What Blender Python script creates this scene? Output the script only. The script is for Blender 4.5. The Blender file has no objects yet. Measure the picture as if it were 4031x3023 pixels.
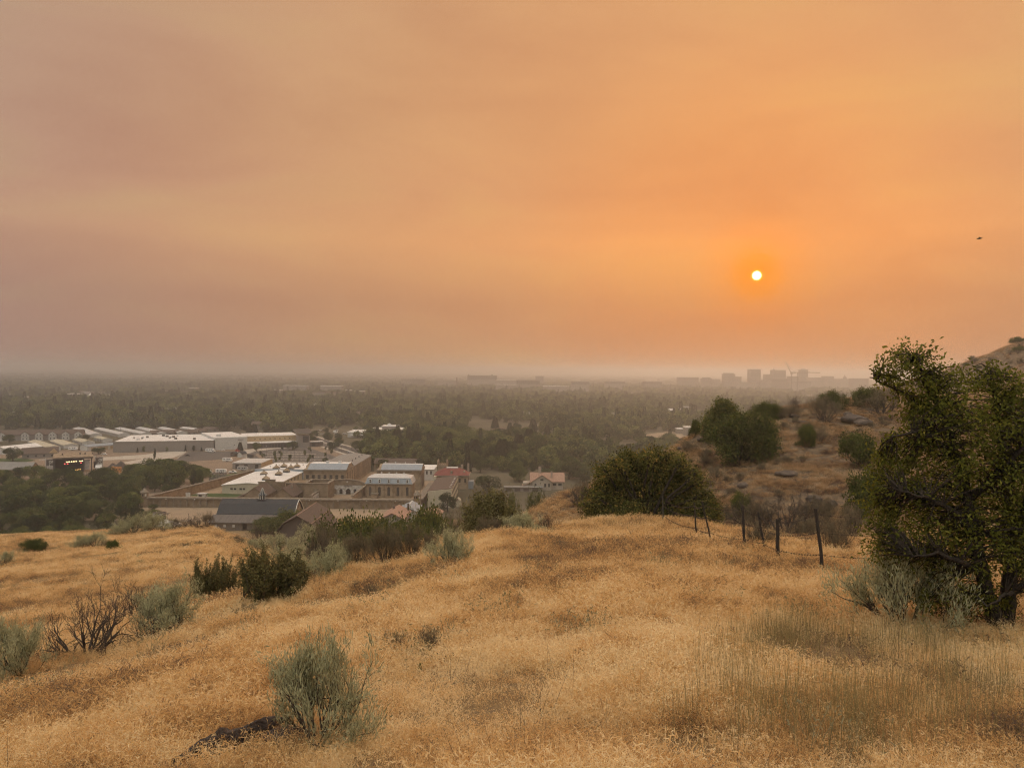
import bpy, math, random
import numpy as np
from mathutils import Matrix, Vector

# ------------------------------------------------------------------ camera, world, sun, exposure
SC = bpy.context.scene
CAMZ = 75.0                      # eye height above the valley floor
FPX, CX, CY = 3000.0, 2015.5, 1511.5
ROLL, PITCH = math.radians(0.53), math.atan(51.5 / 3000.0)
_fw = Vector((0, math.cos(PITCH), -math.sin(PITCH)))
_up0 = Vector((0, math.sin(PITCH), math.cos(PITCH)))
_rt0 = Vector((1, 0, 0))
RT = _rt0 * math.cos(ROLL) + _up0 * math.sin(ROLL)
UP = -_rt0 * math.sin(ROLL) + _up0 * math.cos(ROLL)
cam_d = bpy.data.cameras.new('camera')
cam_d.sensor_fit = 'HORIZONTAL'
cam_d.angle = 2 * math.atan(CX / FPX)
cam_d.clip_start, cam_d.clip_end = 0.1, 60000
cam = bpy.data.objects.new('camera', cam_d)
SC.collection.objects.link(cam)
m = Matrix((RT, UP, -_fw)).transposed().to_4x4()
m.translation = (0, 0, CAMZ)
cam.matrix_world = m
SC.camera = cam

def ray(px, py):
    return (_fw + RT * ((px - CX) / FPX) - UP * ((py - CY) / FPX)).normalized()

SUN_DIR = ray(2979, 1085)
sun_el = math.asin(SUN_DIR.z)
sun_az = math.atan2(SUN_DIR.x, SUN_DIR.y)

W = bpy.data.worlds.new('World'); SC.world = W; W.use_nodes = True
nt = W.node_tree; N = nt.nodes; L = nt.links
for n in list(N): N.remove(n)
def wn(t, **k):
    n = N.new(t)
    for a, b in k.items(): setattr(n, a, b)
    return n
def wmath(op, a, b=None, clamp=False):
    n = wn('ShaderNodeMath', operation=op, use_clamp=clamp)
    for i, v in enumerate((a, b)):
        if v is None: continue
        if hasattr(v, 'links'): L.new(v, n.inputs[i])
        else: n.inputs[i].default_value = v
    return n.outputs[0]
def wmix(fac, a, b, mode='MIX'):
    n = wn('ShaderNodeMix', data_type='RGBA', blend_type=mode)
    for i, v in ((0, fac), (6, a), (7, b)):
        if hasattr(v, 'links'): L.new(v, n.inputs[i])
        else: n.inputs[i].default_value = v
    return n.outputs[2]
out = wn('ShaderNodeOutputWorld'); bg = wn('ShaderNodeBackground')
L.new(bg.outputs[0], out.inputs[0])
tc = wn('ShaderNodeTexCoord')
nrm = wn('ShaderNodeVectorMath', operation='NORMALIZE'); L.new(tc.outputs['Generated'], nrm.inputs[0])
dot = wn('ShaderNodeVectorMath', operation='DOT_PRODUCT'); L.new(nrm.outputs[0], dot.inputs[0])
dot.inputs[1].default_value = SUN_DIR
ang = wmath('ARCCOSINE', wmath('MINIMUM', dot.outputs['Value'], 1.0))           # angle from the sun, radians
sep = wn('ShaderNodeSeparateXYZ'); L.new(nrm.outputs[0], sep.inputs[0])
elev = wmath('ARCSINE', sep.outputs[2])
def ramp(fac, stops):
    r = wn('ShaderNodeValToRGB'); L.new(fac, r.inputs[0])
    e = r.color_ramp.elements
    while len(e) < len(stops): e.new(0.5)
    for i, (p, c) in enumerate(stops):
        e[i].position = p; e[i].color = (*c, 1)
    return r.outputs[0]
SKY_GAIN = 1.0
# smoke-filtered sky: orange round the sun, peach further out, grey away from it
smoke = ramp(wmath('DIVIDE', ang, math.pi), [
    (0.000, (0.97, 0.26, 0.010)), (0.007, (0.94, 0.275, 0.030)), (0.012, (0.87, 0.290, 0.072)), (0.026, (0.80, 0.308, 0.102)),
    (0.060, (0.77, 0.320, 0.118)), (0.10, (0.69, 0.320, 0.140)), (0.17, (0.60, 0.312, 0.160)),
    (0.25, (0.485, 0.272, 0.178)), (0.34, (0.40, 0.255, 0.205)), (0.50, (0.58, 0.50, 0.44)), (1.0, (0.70, 0.68, 0.66))])
# a smoke layer near the horizon dims the light a little; higher up it is thinner and yellower
lay = ramp(wmath('DIVIDE', wmath('ADD', elev, 0.1), 1.6708), [
    (0.0, (0.78, 0.80, 0.84)), (0.06, (0.78, 0.80, 0.84)), (0.112, (0.83, 0.83, 0.86)), (0.158, (1.08, 1.07, 0.97)), (0.195, (0.99, 0.99, 0.97)),
    (0.24, (1.0, 1.04, 1.0)), (0.40, (1.0, 1.06, 1.03)), (0.58, (2.1, 2.25, 2.25)), (1.0, (3.6, 3.95, 4.0))])
col = wmix(1.0, smoke, lay, 'MULTIPLY')
# uneven drifts of smoke
mp = wn('ShaderNodeMapping'); L.new(nrm.outputs[0], mp.inputs[0])
mp.inputs['Scale'].default_value = (1.6, 1.6, 5.5); mp.inputs['Rotation'].default_value = (0.10, 0.16, 0.3)
nz = wn('ShaderNodeTexNoise'); L.new(mp.outputs[0], nz.inputs['Vector'])
nz.inputs['Scale'].default_value = 1.9; nz.inputs['Detail'].default_value = 4.5; nz.inputs['Roughness'].default_value = 0.5
nz.inputs['Distortion'].default_value = 0.4
drift = ramp(nz.outputs[0], [(0.28, (0.92, 0.88, 0.90)), (0.5, (1.0, 1.0, 1.0)), (0.72, (1.04, 1.13, 1.03))])
col = wmix(1.0, col, drift, 'MULTIPLY')
# physical sky underneath, showing faintly through the smoke
sky = wn('ShaderNodeTexSky', sky_type='NISHITA')
sky.sun_disc = False
sky.sun_elevation = sun_el; sky.sun_rotation = sun_az
sky.air_density, sky.dust_density, sky.ozone_density = 2.0, 6.0, 2.0
sk = wmix(1.0, sky.outputs[0], (0.05, 0.05, 0.05, 1), 'MULTIPLY')
col = wmix(0.04, col, sk)
# the dimmed sun's disc itself
def rim(a, w): return wmath('MINIMUM', wmath('MAXIMUM', wmath('SUBTRACT', 1.0, wmath('DIVIDE', wmath('SUBTRACT', ang, a), w)), 0.0), 1.0)
col = wmix(rim(0.0040, 0.0045), col, (1.25, 0.62, 0.02, 1))
col = wmix(rim(0.0040, 0.0022), col, (3.0, 2.6, 1.3, 1))
L.new(col, bg.inputs[0]); bg.inputs[1].default_value = SKY_GAIN

sun_d = bpy.data.lights.new('sun', 'SUN')
sun_d.energy = 0.5; sun_d.angle = math.radians(10.0); sun_d.color = (1.0, 0.62, 0.36)
sun = bpy.data.objects.new('sun', sun_d); SC.collection.objects.link(sun)
sun.rotation_euler = SUN_DIR.to_track_quat('Z', 'Y').to_euler()
sun.location = (0, 0, 300)

SC.view_settings.view_transform = 'Standard'; SC.view_settings.look = 'None'
SC.view_settings.exposure = 0.14; SC.view_settings.gamma = 1.0
SC.view_settings.use_curve_mapping = False
cy = SC.cycles
cy.use_denoising = True; cy.denoising_prefilter = 'FAST'; cy.filter_width = 1.1; cy.denoiser = 'OPENIMAGEDENOISE'
cy.max_bounces = 4; cy.diffuse_bounces = 2; cy.glossy_bounces = 2; cy.transmission_bounces = 3
cy.transparent_max_bounces = 4; cy.volume_bounces = 1
cy.use_adaptive_sampling = True; cy.adaptive_threshold = 0.03
cy.sample_clamp_indirect = 4.0

# ------------------------------------------------------------------ helpers
COL = SC.collection
rng = np.random.default_rng(7)

def Gz(px, py, z=0.0):
    """the point at height z seen at a photograph pixel"""
    d = ray(px, py); t = (z - CAMZ) / d.z
    return Vector((d.x * t, d.y * t, z))
def atY(px, py, Y):
    d = ray(px, py); t = Y / d.y
    return Vector((d.x * t, Y, CAMZ + d.z * t))
def project(p):
    v = Vector(p) - Vector((0, 0, CAMZ)); w = v.dot(_fw)
    return CX + FPX * v.dot(RT) / w, CY - FPX * v.dot(UP) / w

class MB:
    """collects boxes, tubes and polygons and links them as one mesh object"""
    def __init__(self): self.v = []; self.f = []; self.n = 0
    def add(self, verts, faces):
        verts = np.asarray(verts, float).reshape(-1, 3)
        self.v.append(verts)
        n = self.n
        self.f.extend([tuple(int(i) + n for i in f) for f in faces]); self.n += len(verts)
        return self
    def box(self, x0, y0, z0, x1, y1, z1):
        v = [(x, y, z) for z in (z0, z1) for y in (y0, y1) for x in (x0, x1)]
        return self.add(v, [(0, 2, 3, 1), (4, 5, 7, 6), (0, 1, 5, 4), (2, 6, 7, 3), (0, 4, 6, 2), (1, 3, 7, 5)])
    def prism(self, poly, axis, a, b):
        """closed polygon [(s, z)] in the plane across `axis`, extruded from a to b"""
        n = len(poly)
        def P(s, z, t): return (t, s, z) if axis == 'x' else (s, t, z)
        v = [P(s, z, a) for s, z in poly] + [P(s, z, b) for s, z in poly]
        f = [tuple(range(n)), tuple(range(2 * n - 1, n - 1, -1))]
        f += [(i, i + n, (i + 1) % n + n, (i + 1) % n) for i in range(n)]
        return self.add(v, f)
    def sheet(self, pts):
        return self.add(pts, [tuple(range(len(pts)))])
    def slab(self, pts, t):
        """polygon given thickness t downwards"""
        n = len(pts); v = [tuple(p) for p in pts] + [(p[0], p[1], p[2] - t) for p in pts]
        f = [tuple(range(n)), tuple(range(2 * n - 1, n - 1, -1))]
        f += [(i, i + n, (i + 1) % n + n, (i + 1) % n) for i in range(n)]
        return self.add(v, f)
    def cyl(self, x, y, z0, z1, r0, r1=None, n=8, rot=0.0):
        r1 = r0 if r1 is None else r1
        v = []
        for z, r in ((z0, r0), (z1, r1)):
            v += [(x + r * math.cos(rot + 2 * math.pi * i / n), y + r * math.sin(rot + 2 * math.pi * i / n), z) for i in range(n)]
        f = [tuple(range(n - 1, -1, -1)), tuple(range(n, 2 * n))]
        f += [(i, (i + 1) % n, (i + 1) % n + n, i + n) for i in range(n)]
        return self.add(v, f)
    def cone(self, x, y, z0, z1, r, n=8, rot=0.0):
        v = [(x + r * math.cos(rot + 2 * math.pi * i / n), y + r * math.sin(rot + 2 * math.pi * i / n), z0) for i in range(n)] + [(x, y, z1)]
        return self.add(v, [tuple(range(n - 1, -1, -1))] + [(i, (i + 1) % n, n) for i in range(n)])
    def tube(self, pts, radii, n=5):
        pts = [Vector(p) for p in pts]; rings = []
        for i, p in enumerate(pts):
            d = (pts[min(i + 1, len(pts) - 1)] - pts[max(i - 1, 0)])
            d = d.normalized() if d.length > 1e-9 else Vector((0, 0, 1))
            a = d.orthogonal().normalized(); b = d.cross(a)
            r = radii[i] if hasattr(radii, '__len__') else radii
            rings.append([p + a * (r * math.cos(2 * math.pi * k / n)) + b * (r * math.sin(2 * math.pi * k / n)) for k in range(n)])
        v = [tuple(q) for r_ in rings for q in r_]; f = []
        for i in range(len(pts) - 1):
            for k in range(n):
                f.append((i * n + k, i * n + (k + 1) % n, (i + 1) * n + (k + 1) % n, (i + 1) * n + k))
        f.append(tuple(range(n - 1, -1, -1))); f.append(tuple(range((len(pts) - 1) * n, len(pts) * n)))
        return self.add(v, f)
    def mesh(self, name, mat, smooth=False):
        me = bpy.data.meshes.new(name)
        if self.n:
            me.from_pydata(np.concatenate(self.v).tolist(), [], self.f)
        if mat is not None: me.materials.append(mat)
        if smooth: me.shade_smooth()
        me.update()
        return me
    def build(self, name, mat, parent=None, smooth=False):
        o = bpy.data.objects.new(name, self.mesh(name, mat, smooth)); COL.objects.link(o)
        if parent is not None: o.parent = parent
        return o

def fast_mesh(name, V, F, mat=None, smooth=False):
    """V (n,3), F (m,k) numpy arrays"""
    V = np.ascontiguousarray(V, np.float32); F = np.ascontiguousarray(F, np.int32)
    me = bpy.data.meshes.new(name); k = F.shape[1]
    me.vertices.add(len(V)); me.vertices.foreach_set('co', V.ravel())
    me.loops.add(F.size); me.loops.foreach_set('vertex_index', F.ravel())
    me.polygons.add(len(F))
    me.polygons.foreach_set('loop_start', np.arange(0, F.size, k, dtype=np.int32))
    me.update(calc_edges=True)
    if mat is not None: me.materials.append(mat)
    if smooth: me.shade_smooth()
    return me
def link(name, me, parent=None, loc=None):
    o = bpy.data.objects.new(name, me); COL.objects.link(o)
    if parent is not None: o.parent = parent
    if loc is not None: o.location = loc
    return o
def tag(o, label, cat, group=None):
    o['label'] = label; o['category'] = cat
    if group: o['group'] = group
    return o
def thing(name, label, cat, loc=(0, 0, 0), rz=0.0, group=None, scale=None):
    o = bpy.data.objects.new(name, None); COL.objects.link(o)
    o.location = loc; o.rotation_euler = (0, 0, rz); o.empty_display_size = 0.3
    if scale is not None: o.scale = scale if hasattr(scale, '__len__') else (scale,) * 3
    return tag(o, label, cat, group)
def struct(o): o['kind'] = 'structure'; return o
def stuff(o, label=None, cat=None):
    o['kind'] = 'stuff'
    if label: o['label'] = label; o['category'] = cat
    return o
def copy_parts(src, dst):
    for ch in src.children:
        c = ch.copy(); COL.objects.link(c); c.parent = dst
        for g in ch.children:
            d = g.copy(); COL.objects.link(d); d.parent = c

ORD = ['first', 'second', 'third', 'fourth', 'fifth', 'sixth', 'seventh', 'eighth', 'ninth', 'tenth', 'eleventh', 'twelfth']
def nth(i, n, side='left'):
    """words for place i of n counted from the left"""
    if i == 0: return 'leftmost'
    if i == n - 1: return 'rightmost'
    if i < 12: return ORD[i] + ' from the left'
    if n - 1 - i < 12: return ORD[n - 1 - i] + ' from the right'
    t = ['', '', 'twenty', 'thirty', 'forty', 'fifty', 'sixty', 'seventy', 'eighty', 'ninety']
    teen = ['tenth', 'eleventh', 'twelfth', 'thirteenth', 'fourteenth', 'fifteenth', 'sixteenth', 'seventeenth', 'eighteenth', 'nineteenth']
    j = i + 1
    if j < 20: return teen[j - 10] + ' from the left'
    tens = ['', '', 'twentieth', 'thirtieth', 'fortieth', 'fiftieth', 'sixtieth', 'seventieth', 'eightieth', 'ninetieth']
    w = tens[j // 10] if j % 10 == 0 else t[j // 10] + '-' + ORD[j % 10 - 1]
    return w + ' from the left'

# ------------------------------------------------------------------ materials
MATS = {}
def mat(name, col, rough=0.85, var=0.0, scale=1.0, col2=None, bump=0.0, bscale=None, metallic=0.0, spec=0.3, detail=4.0,
        translucent=0.0, rand=0.0, coord='pos', stretch=None, emit=None, estr=0.0):
    """procedural material: base colour with noise towards col2, optional bump, per-object random value"""
    if name in MATS: return MATS[name]
    M = bpy.data.materials.new(name); M.use_nodes = True
    t = M.node_tree; b = t.nodes['Principled BSDF']
    def nn(ty, **k):
        n = t.nodes.new(ty)
        for a, q in k.items(): setattr(n, a, q)
        return n
    b.inputs['Roughness'].default_value = rough; b.inputs['Metallic'].default_value = metallic
    b.inputs['Specular IOR Level'].default_value = spec
    b.inputs['Base Color'].default_value = (*col, 1)
    csock = None; vec = None
    if coord == 'pos': vec = nn('ShaderNodeNewGeometry').outputs['Position']
    else: vec = nn('ShaderNodeTexCoord').outputs['Object']
    if stretch is not None:
        mpn = nn('ShaderNodeMapping'); t.links.new(vec, mpn.inputs[0]); mpn.inputs['Scale'].default_value = stretch; vec = mpn.outputs[0]
    if col2 is not None or var:
        if col2 is None: col2 = tuple(c * (1 - var) for c in col); col = tuple(min(1, c * (1 + var)) for c in col)
        z = nn('ShaderNodeTexNoise'); t.links.new(vec, z.inputs['Vector'])
        z.inputs['Scale'].default_value = scale; z.inputs['Detail'].default_value = detail; z.inputs['Roughness'].default_value = 0.62
        r = nn('ShaderNodeMapRange'); t.links.new(z.outputs[0], r.inputs[0]); r.inputs[1].default_value = 0.33; r.inputs[2].default_value = 0.67
        mx = nn('ShaderNodeMix', data_type='RGBA'); t.links.new(r.outputs[0], mx.inputs[0])
        mx.inputs[6].default_value = (*col, 1); mx.inputs[7].default_value = (*col2, 1)
        csock = mx.outputs[2]
    if rand:
        oi = nn('ShaderNodeObjectInfo'); r2 = nn('ShaderNodeMapRange'); t.links.new(oi.outputs['Random'], r2.inputs[0])
        r2.inputs[3].default_value = 1 - rand; r2.inputs[4].default_value = 1 + rand
        hv = nn('ShaderNodeHueSaturation')
        if csock is not None: t.links.new(csock, hv.inputs['Color'])
        else: hv.inputs['Color'].default_value = (*col, 1)
        t.links.new(r2.outputs[0], hv.inputs['Value']); csock = hv.outputs[0]
    if csock is not None: t.links.new(csock, b.inputs['Base Color'])
    if bump:
        z2 = nn('ShaderNodeTexNoise'); t.links.new(vec, z2.inputs['Vector']); z2.inputs['Scale'].default_value = bscale or scale * 4
        z2.inputs['Detail'].default_value = 4
        bp = nn('ShaderNodeBump'); bp.inputs['Strength'].default_value = bump; bp.inputs['Distance'].default_value = 0.1
        t.links.new(z2.outputs[0], bp.inputs['Height']); t.links.new(bp.outputs[0], b.inputs['Normal'])
    if translucent:
        tr = nn('ShaderNodeBsdfTranslucent'); ms = nn('ShaderNodeMixShader'); ms.inputs[0].default_value = translucent
        if csock is not None: t.links.new(csock, tr.inputs['Color'])
        else: tr.inputs['Color'].default_value = (*col, 1)
        o = t.nodes['Material Output']
        t.links.new(b.outputs[0], ms.inputs[1]); t.links.new(tr.outputs[0], ms.inputs[2]); t.links.new(ms.outputs[0], o.inputs['Surface'])
    if emit is not None:
        b.inputs['Emission Color'].default_value = (*emit, 1); b.inputs['Emission Strength'].default_value = estr
    MATS[name] = M
    return M
# ------------------------------------------------------------------ the hills
# profiles: for a bearing u = x / y, the ground height below the eye at distances y
PROF = [
 (-1.30, [(5, -3.5), (20, -8.8), (40, -16), (100, -30), (200, -48), (260, -63), (340, -75), (400, -75.6), (700, -75.6)]),
 (-1.00, [(5, -3.2), (20, -7.8), (40, -14), (100, -28), (200, -45), (260, -62), (340, -75), (400, -75.6), (700, -75.6)]),
 (-0.67, [(5, -2.9), (10.8, -4.5), (18, -6.9), (40, -12), (100, -24.2), (150, -34), (185, -41.3), (215, -50), (260, -64), (340, -75.6), (700, -75.6)]),
 (-0.40, [(5, -2.7), (10.8, -4.0), (17, -5.5), (24, -7.6), (40, -10.6), (100, -22.2), (150, -32), (180, -37.8), (215, -48), (260, -61), (325, -73.2), (360, -74.6), (400, -75.6), (700, -75.6)]),
 (-0.20, [(5, -2.55), (15, -4.45), (24, -6.1), (30, -7.8), (45, -13), (100, -30), (200, -54), (300, -67.5), (345, -73.2), (385, -75.0), (410, -75.6), (700, -75.6)]),
 (0.00, [(5, -2.4), (15, -4.0), (26, -5.76), (40, -11.5), (80, -24), (100, -28), (200, -50), (300, -66), (350, -72.2), (400, -75.6), (700, -75.6)]),
 (0.03, [(5, -2.4), (15, -4.0), (25, -5.6), (30, -6.7), (42, -11.5), (60, -15.2), (78, -17.0), (92, -17.2), (120, -29), (200, -51), (300, -67), (400, -75.6), (700, -75.6)]),
 (0.08, [(5, -2.4), (15, -4.0), (25, -5.6), (38, -7.8), (50, -12.5), (70, -15.3), (95, -15.2), (130, -30), (200, -52), (300, -68), (400, -75.6), (700, -75.6)]),
 (0.16, [(5, -2.4), (15, -4.0), (25, -5.6), (43, -8.5), (55, -13), (70, -15.3), (85, -15.0), (105, -13.6), (130, -24), (200, -52), (400, -75.6), (700, -75.6)]),
 (0.25, [(5, -2.4), (15, -4.0), (25, -5.6), (42, -8.4), (55, -13), (68, -15), (90, -13.4), (118, -8.7), (135, -12), (200, -40), (300, -65), (400, -75.6), (700, -75.6)]),
 (0.35, [(5, -2.4), (15, -4.0), (30, -6.45), (45, -11), (65, -14.3), (90, -11), (125, -5.9), (150, -9), (250, -30), (400, -72), (450, -75.6), (700, -75.6)]),
 (0.445, [(5, -2.4), (15, -4.0), (26, -5.8), (40, -10), (62, -13.4), (90, -10), (130, -4.4), (155, -7), (250, -28), (350, -50), (450, -70), (700, -75.6)]),
 (0.475, [(5, -2.4), (15, -4.0), (26, -5.8), (40, -9.6), (62, -13), (90, -10), (130, -4.2), (155, -7), (250, -24), (325, -26), (350, -7.5), (390, -16), (500, -45), (700, -75.6)]),
 (0.57, [(5, -2.35), (15, -3.9), (24, -5.2), (38, -8.6), (60, -12), (90, -9), (135, -3.6), (160, -6), (250, -16), (310, -14), (350, 2.0), (400, -4), (500, -35), (700, -75.6)]),
 (0.62, [(5, -2.3), (15, -3.8), (24, -5.1), (38, -8.4), (60, -11.5), (90, -8.6), (138, -3.2), (165, -5), (250, -8), (310, -4), (350, 8.6), (400, 8), (500, -20), (700, -70)]),
 (0.68, [(5, -2.2), (15, -3.7), (22, -4.8), (36, -8), (60, -11), (90, -8), (140, -3), (180, -4), (250, 0), (310, 8), (350, 17.6), (400, 20), (500, 5), (700, -60)]),
 (0.90, [(5, -2.1), (15, -3.5), (22, -4.6), (36, -7.5), (60, -9), (90, -6), (140, 0), (180, 3), (250, 12), (350, 32), (400, 36), (500, 20), (700, -40)]),
 (1.30, [(5, -2.0), (20, -4.2), (36, -6.5), (60, -7), (90, -3), (140, 4), (250, 20), (350, 45), (500, 40), (700, -20)]),
]
_GY = np.geomspace(4.0, 720.0, 420)
def _pchip(xs, ys, q):
    xs = np.log(np.array(xs, float)); ys = np.array(ys, float); q = np.log(q)
    h = np.diff(xs); d = np.diff(ys) / h
    mk = np.zeros_like(ys)
    for k in range(1, len(xs) - 1):
        if d[k - 1] * d[k] > 0:
            w1, w2 = 2 * h[k] + h[k - 1], h[k] + 2 * h[k - 1]
            mk[k] = (w1 + w2) / (w1 / d[k - 1] + w2 / d[k])
    mk[0], mk[-1] = d[0], d[-1]
    i = np.clip(np.searchsorted(xs, q) - 1, 0, len(h) - 1); t = np.clip((q - xs[i]) / h[i], 0, 1)
    return ((1 + 2 * t) * (1 - t) ** 2 * ys[i] + t * (1 - t) ** 2 * h[i] * mk[i] + t * t * (3 - 2 * t) * ys[i + 1] + t * t * (t - 1) * h[i] * mk[i + 1])
_U = np.array([p[0] for p in PROF])
_TAB = np.array([_pchip(*zip(*p[1]), _GY) for p in PROF])

_perm = np.random.default_rng(3).random((64, 64))
def vnoise(x, y):
    x = np.asarray(x, float); y = np.asarray(y, float)
    xi = np.floor(x).astype(int); yi = np.floor(y).astype(int); fx = x - xi; fy = y - yi
    fx = fx * fx * (3 - 2 * fx); fy = fy * fy * (3 - 2 * fy)
    g = lambda a, b: _perm[a % 64, b % 64]
    return (g(xi, yi) * (1 - fx) + g(xi + 1, yi) * fx) * (1 - fy) + (g(xi, yi + 1) * (1 - fx) + g(xi + 1, yi + 1) * fx) * fy
def fbm(x, y, o=4):
    s = 0; a = 0.5
    for i in range(o):
        s = s + a * (vnoise(x * 2 ** i + 17 * i, y * 2 ** i + 31 * i) - 0.5); a *= 0.5
    return s
def ground(x, y):
    """height of the land (valley floor = 0) at x, y (arrays or numbers)"""
    x = np.asarray(x, float); y = np.asarray(y, float)
    ye = np.maximum(y, 4.5); u = np.clip(x / ye, -1.29, 1.29)
    j = np.clip(np.searchsorted(_U, u) - 1, 0, len(_U) - 2)
    t = (u - _U[j]) / (_U[j + 1] - _U[j])
    gi = np.clip(np.log(ye / 4.0) / np.log(720.0 / 4.0) * (len(_GY) - 1), 0, len(_GY) - 1.001)
    g0 = gi.astype(int); gt = gi - g0
    def S(k): return _TAB[k, g0] * (1 - gt) + _TAB[k, g0 + 1] * gt
    z = S(j) * (1 - t) + S(j + 1) * t
    near = -1.6 - 0.16 * y + 0.15 * np.minimum(x, 0)
    w = np.clip((y - 6) / 6, 0, 1); z = near * (1 - w) + z * w
    amp = np.clip(y / 60.0, 0.15, 1.0)
    amp = amp * np.clip((-z - 75.6) / -8.0, 0, 1)
    z = z + amp * (1.3 * fbm(x / 14.0, y / 14.0, 3) + 0.5 * fbm(x / 3.1 + 9, y / 3.1, 3)) + 0.10 * fbm(x / 0.9, y / 0.9, 2) * np.clip(amp, 0, 1)
    return z + CAMZ
def hit(px, py, y0=4.0, y1=600.0):
    """first point of the land seen at a photograph pixel"""
    d = ray(px, py)
    ys = np.geomspace(y0, y1, 1500); t = ys / d.y
    zr = CAMZ + d.z * t; g = ground(d.x * t, ys)
    k = np.argmax(zr < g)
    if not (zr < g).any(): return None
    k = max(k, 1); a0, a1 = zr[k - 1] - g[k - 1], zr[k] - g[k]
    s = a0 / (a0 - a1); Y = ys[k - 1] + s * (ys[k] - ys[k - 1]); x = d.x / d.y * Y
    return Vector((x, Y, float(ground(x, Y))))
def on_ground(px, Y):
    """point of the land at distance Y on the bearing of photograph column px"""
    d = ray(px, 1950); x = d.x / d.y * Y
    return Vector((x, Y, float(ground(x, Y))))

def straw_material():
    M = bpy.data.materials.new('dry_hillside'); M.use_nodes = True
    t = M.node_tree; b = t.nodes['Principled BSDF']; nn = t.nodes.new; lk = t.links.new
    g = nn('ShaderNodeNewGeometry')
    def noise(sc, det=5, rough=0.65):
        z = nn('ShaderNodeTexNoise'); lk(g.outputs['Position'], z.inputs['Vector']); z.inputs['Scale'].default_value = sc
        z.inputs['Detail'].default_value = det; z.inputs['Roughness'].default_value = rough; return z.outputs[0]
    def rng_(s, a, c):
        r = nn('ShaderNodeMapRange'); lk(s, r.inputs[0]); r.inputs[1].default_value = a; r.inputs[2].default_value = c; return r.outputs[0]
    def mix(f, a, c):
        mx = nn('ShaderNodeMix'); mx.data_type = 'RGBA'; lk(f, mx.inputs[0])
        for i, v in ((6, a), (7, c)):
            if isinstance(v, tuple): mx.inputs[i].default_value = (*v, 1)
            else: lk(v, mx.inputs[i])
        return mx.outputs[2]
    a = mix(rng_(noise(9, 6), 0.35, 0.65), (0.36, 0.235, 0.115), (0.20, 0.14, 0.085))
    a = mix(rng_(noise(0.30, 5), 0.45, 0.70), a, (0.27, 0.185, 0.095))
    a = mix(rng_(noise(1.4, 5), 0.55, 0.75), a, (0.20, 0.15, 0.10))
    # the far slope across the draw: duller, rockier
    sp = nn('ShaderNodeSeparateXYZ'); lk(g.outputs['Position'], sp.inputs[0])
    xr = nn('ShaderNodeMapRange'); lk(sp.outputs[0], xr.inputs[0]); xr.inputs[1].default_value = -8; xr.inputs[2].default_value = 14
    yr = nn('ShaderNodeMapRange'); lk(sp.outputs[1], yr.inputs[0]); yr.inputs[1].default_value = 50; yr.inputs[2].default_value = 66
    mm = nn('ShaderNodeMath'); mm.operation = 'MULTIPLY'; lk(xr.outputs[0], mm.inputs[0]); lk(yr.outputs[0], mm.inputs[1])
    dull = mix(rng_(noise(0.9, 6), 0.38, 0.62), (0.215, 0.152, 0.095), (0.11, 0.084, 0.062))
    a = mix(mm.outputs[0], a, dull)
    lk(a, b.inputs['Base Color']); b.inputs['Roughness'].default_value = 1.0; b.inputs['Specular IOR Level'].default_value = 0.05
    bp = nn('ShaderNodeBump'); bp.inputs['Strength'].default_value = 0.8; bp.inputs['Distance'].default_value = 0.15
    lk(noise(4, 8, 0.7), bp.inputs['Height']); lk(bp.outputs[0], b.inputs['Normal'])
    return M
M_STRAW = straw_material()

us = np.concatenate([np.linspace(-1.25, -0.72, 30), np.linspace(-0.70, 0.72, 300), np.linspace(0.74, 1.25, 30)])
ys = np.concatenate([np.linspace(-14, 3.0, 14), np.geomspace(3.4, 700, 330)])
UU, YY = np.meshgrid(us, ys)
XX = UU * (np.maximum(YY, 0) + 6.0) * 1.02
ZZ = ground(XX, YY)
V = np.stack([XX, YY, ZZ], -1).reshape(-1, 3)
nc = len(us); ii = np.arange((len(ys) - 1) * nc).reshape(len(ys) - 1, nc)[:, :-1].ravel()
F = np.stack([ii, ii + 1, ii + nc + 1, ii + nc], 1)
struct(link('hillside', fast_mesh('hillside', V, F, M_STRAW, True)))

# valley floor, out to the horizon
M_VALLEY = mat('valley_ground', (0.075, 0.068, 0.045), 1.0, col2=(0.15, 0.125, 0.085), scale=0.012, detail=6, spec=0.05)
struct(MB().sheet([(-30000, 150, 0), (30000, 150, 0), (30000, 40000, 0), (-30000, 40000, 0)]).build('valley_ground', M_VALLEY))

# smoke haze: one closed box round everything
def haze():
    M = bpy.data.materials.new('smoke_haze'); M.use_nodes = True
    t = M.node_tree
    for n in list(t.nodes): t.nodes.remove(n)
    o = t.nodes.new('ShaderNodeOutputMaterial'); p = t.nodes.new('ShaderNodeVolumePrincipled')
    p.inputs['Color'].default_value = HAZE_COL; p.inputs['Density'].default_value = HAZE_DENS; p.inputs['Anisotropy'].default_value = HAZE_G
    t.links.new(p.outputs[0], o.inputs['Volume'])
    h = MB().box(-31000, -200, -1.5, 31000, 41000, HAZE_TOP).build('haze', M)
    stuff(h, 'warm wildfire smoke haze thickening toward the horizon', 'haze')
HAZE_COL = (0.80, 0.85, 0.91, 1); HAZE_DENS = 0.00029; HAZE_G = 0.62; HAZE_TOP = 118.0
haze()
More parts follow.
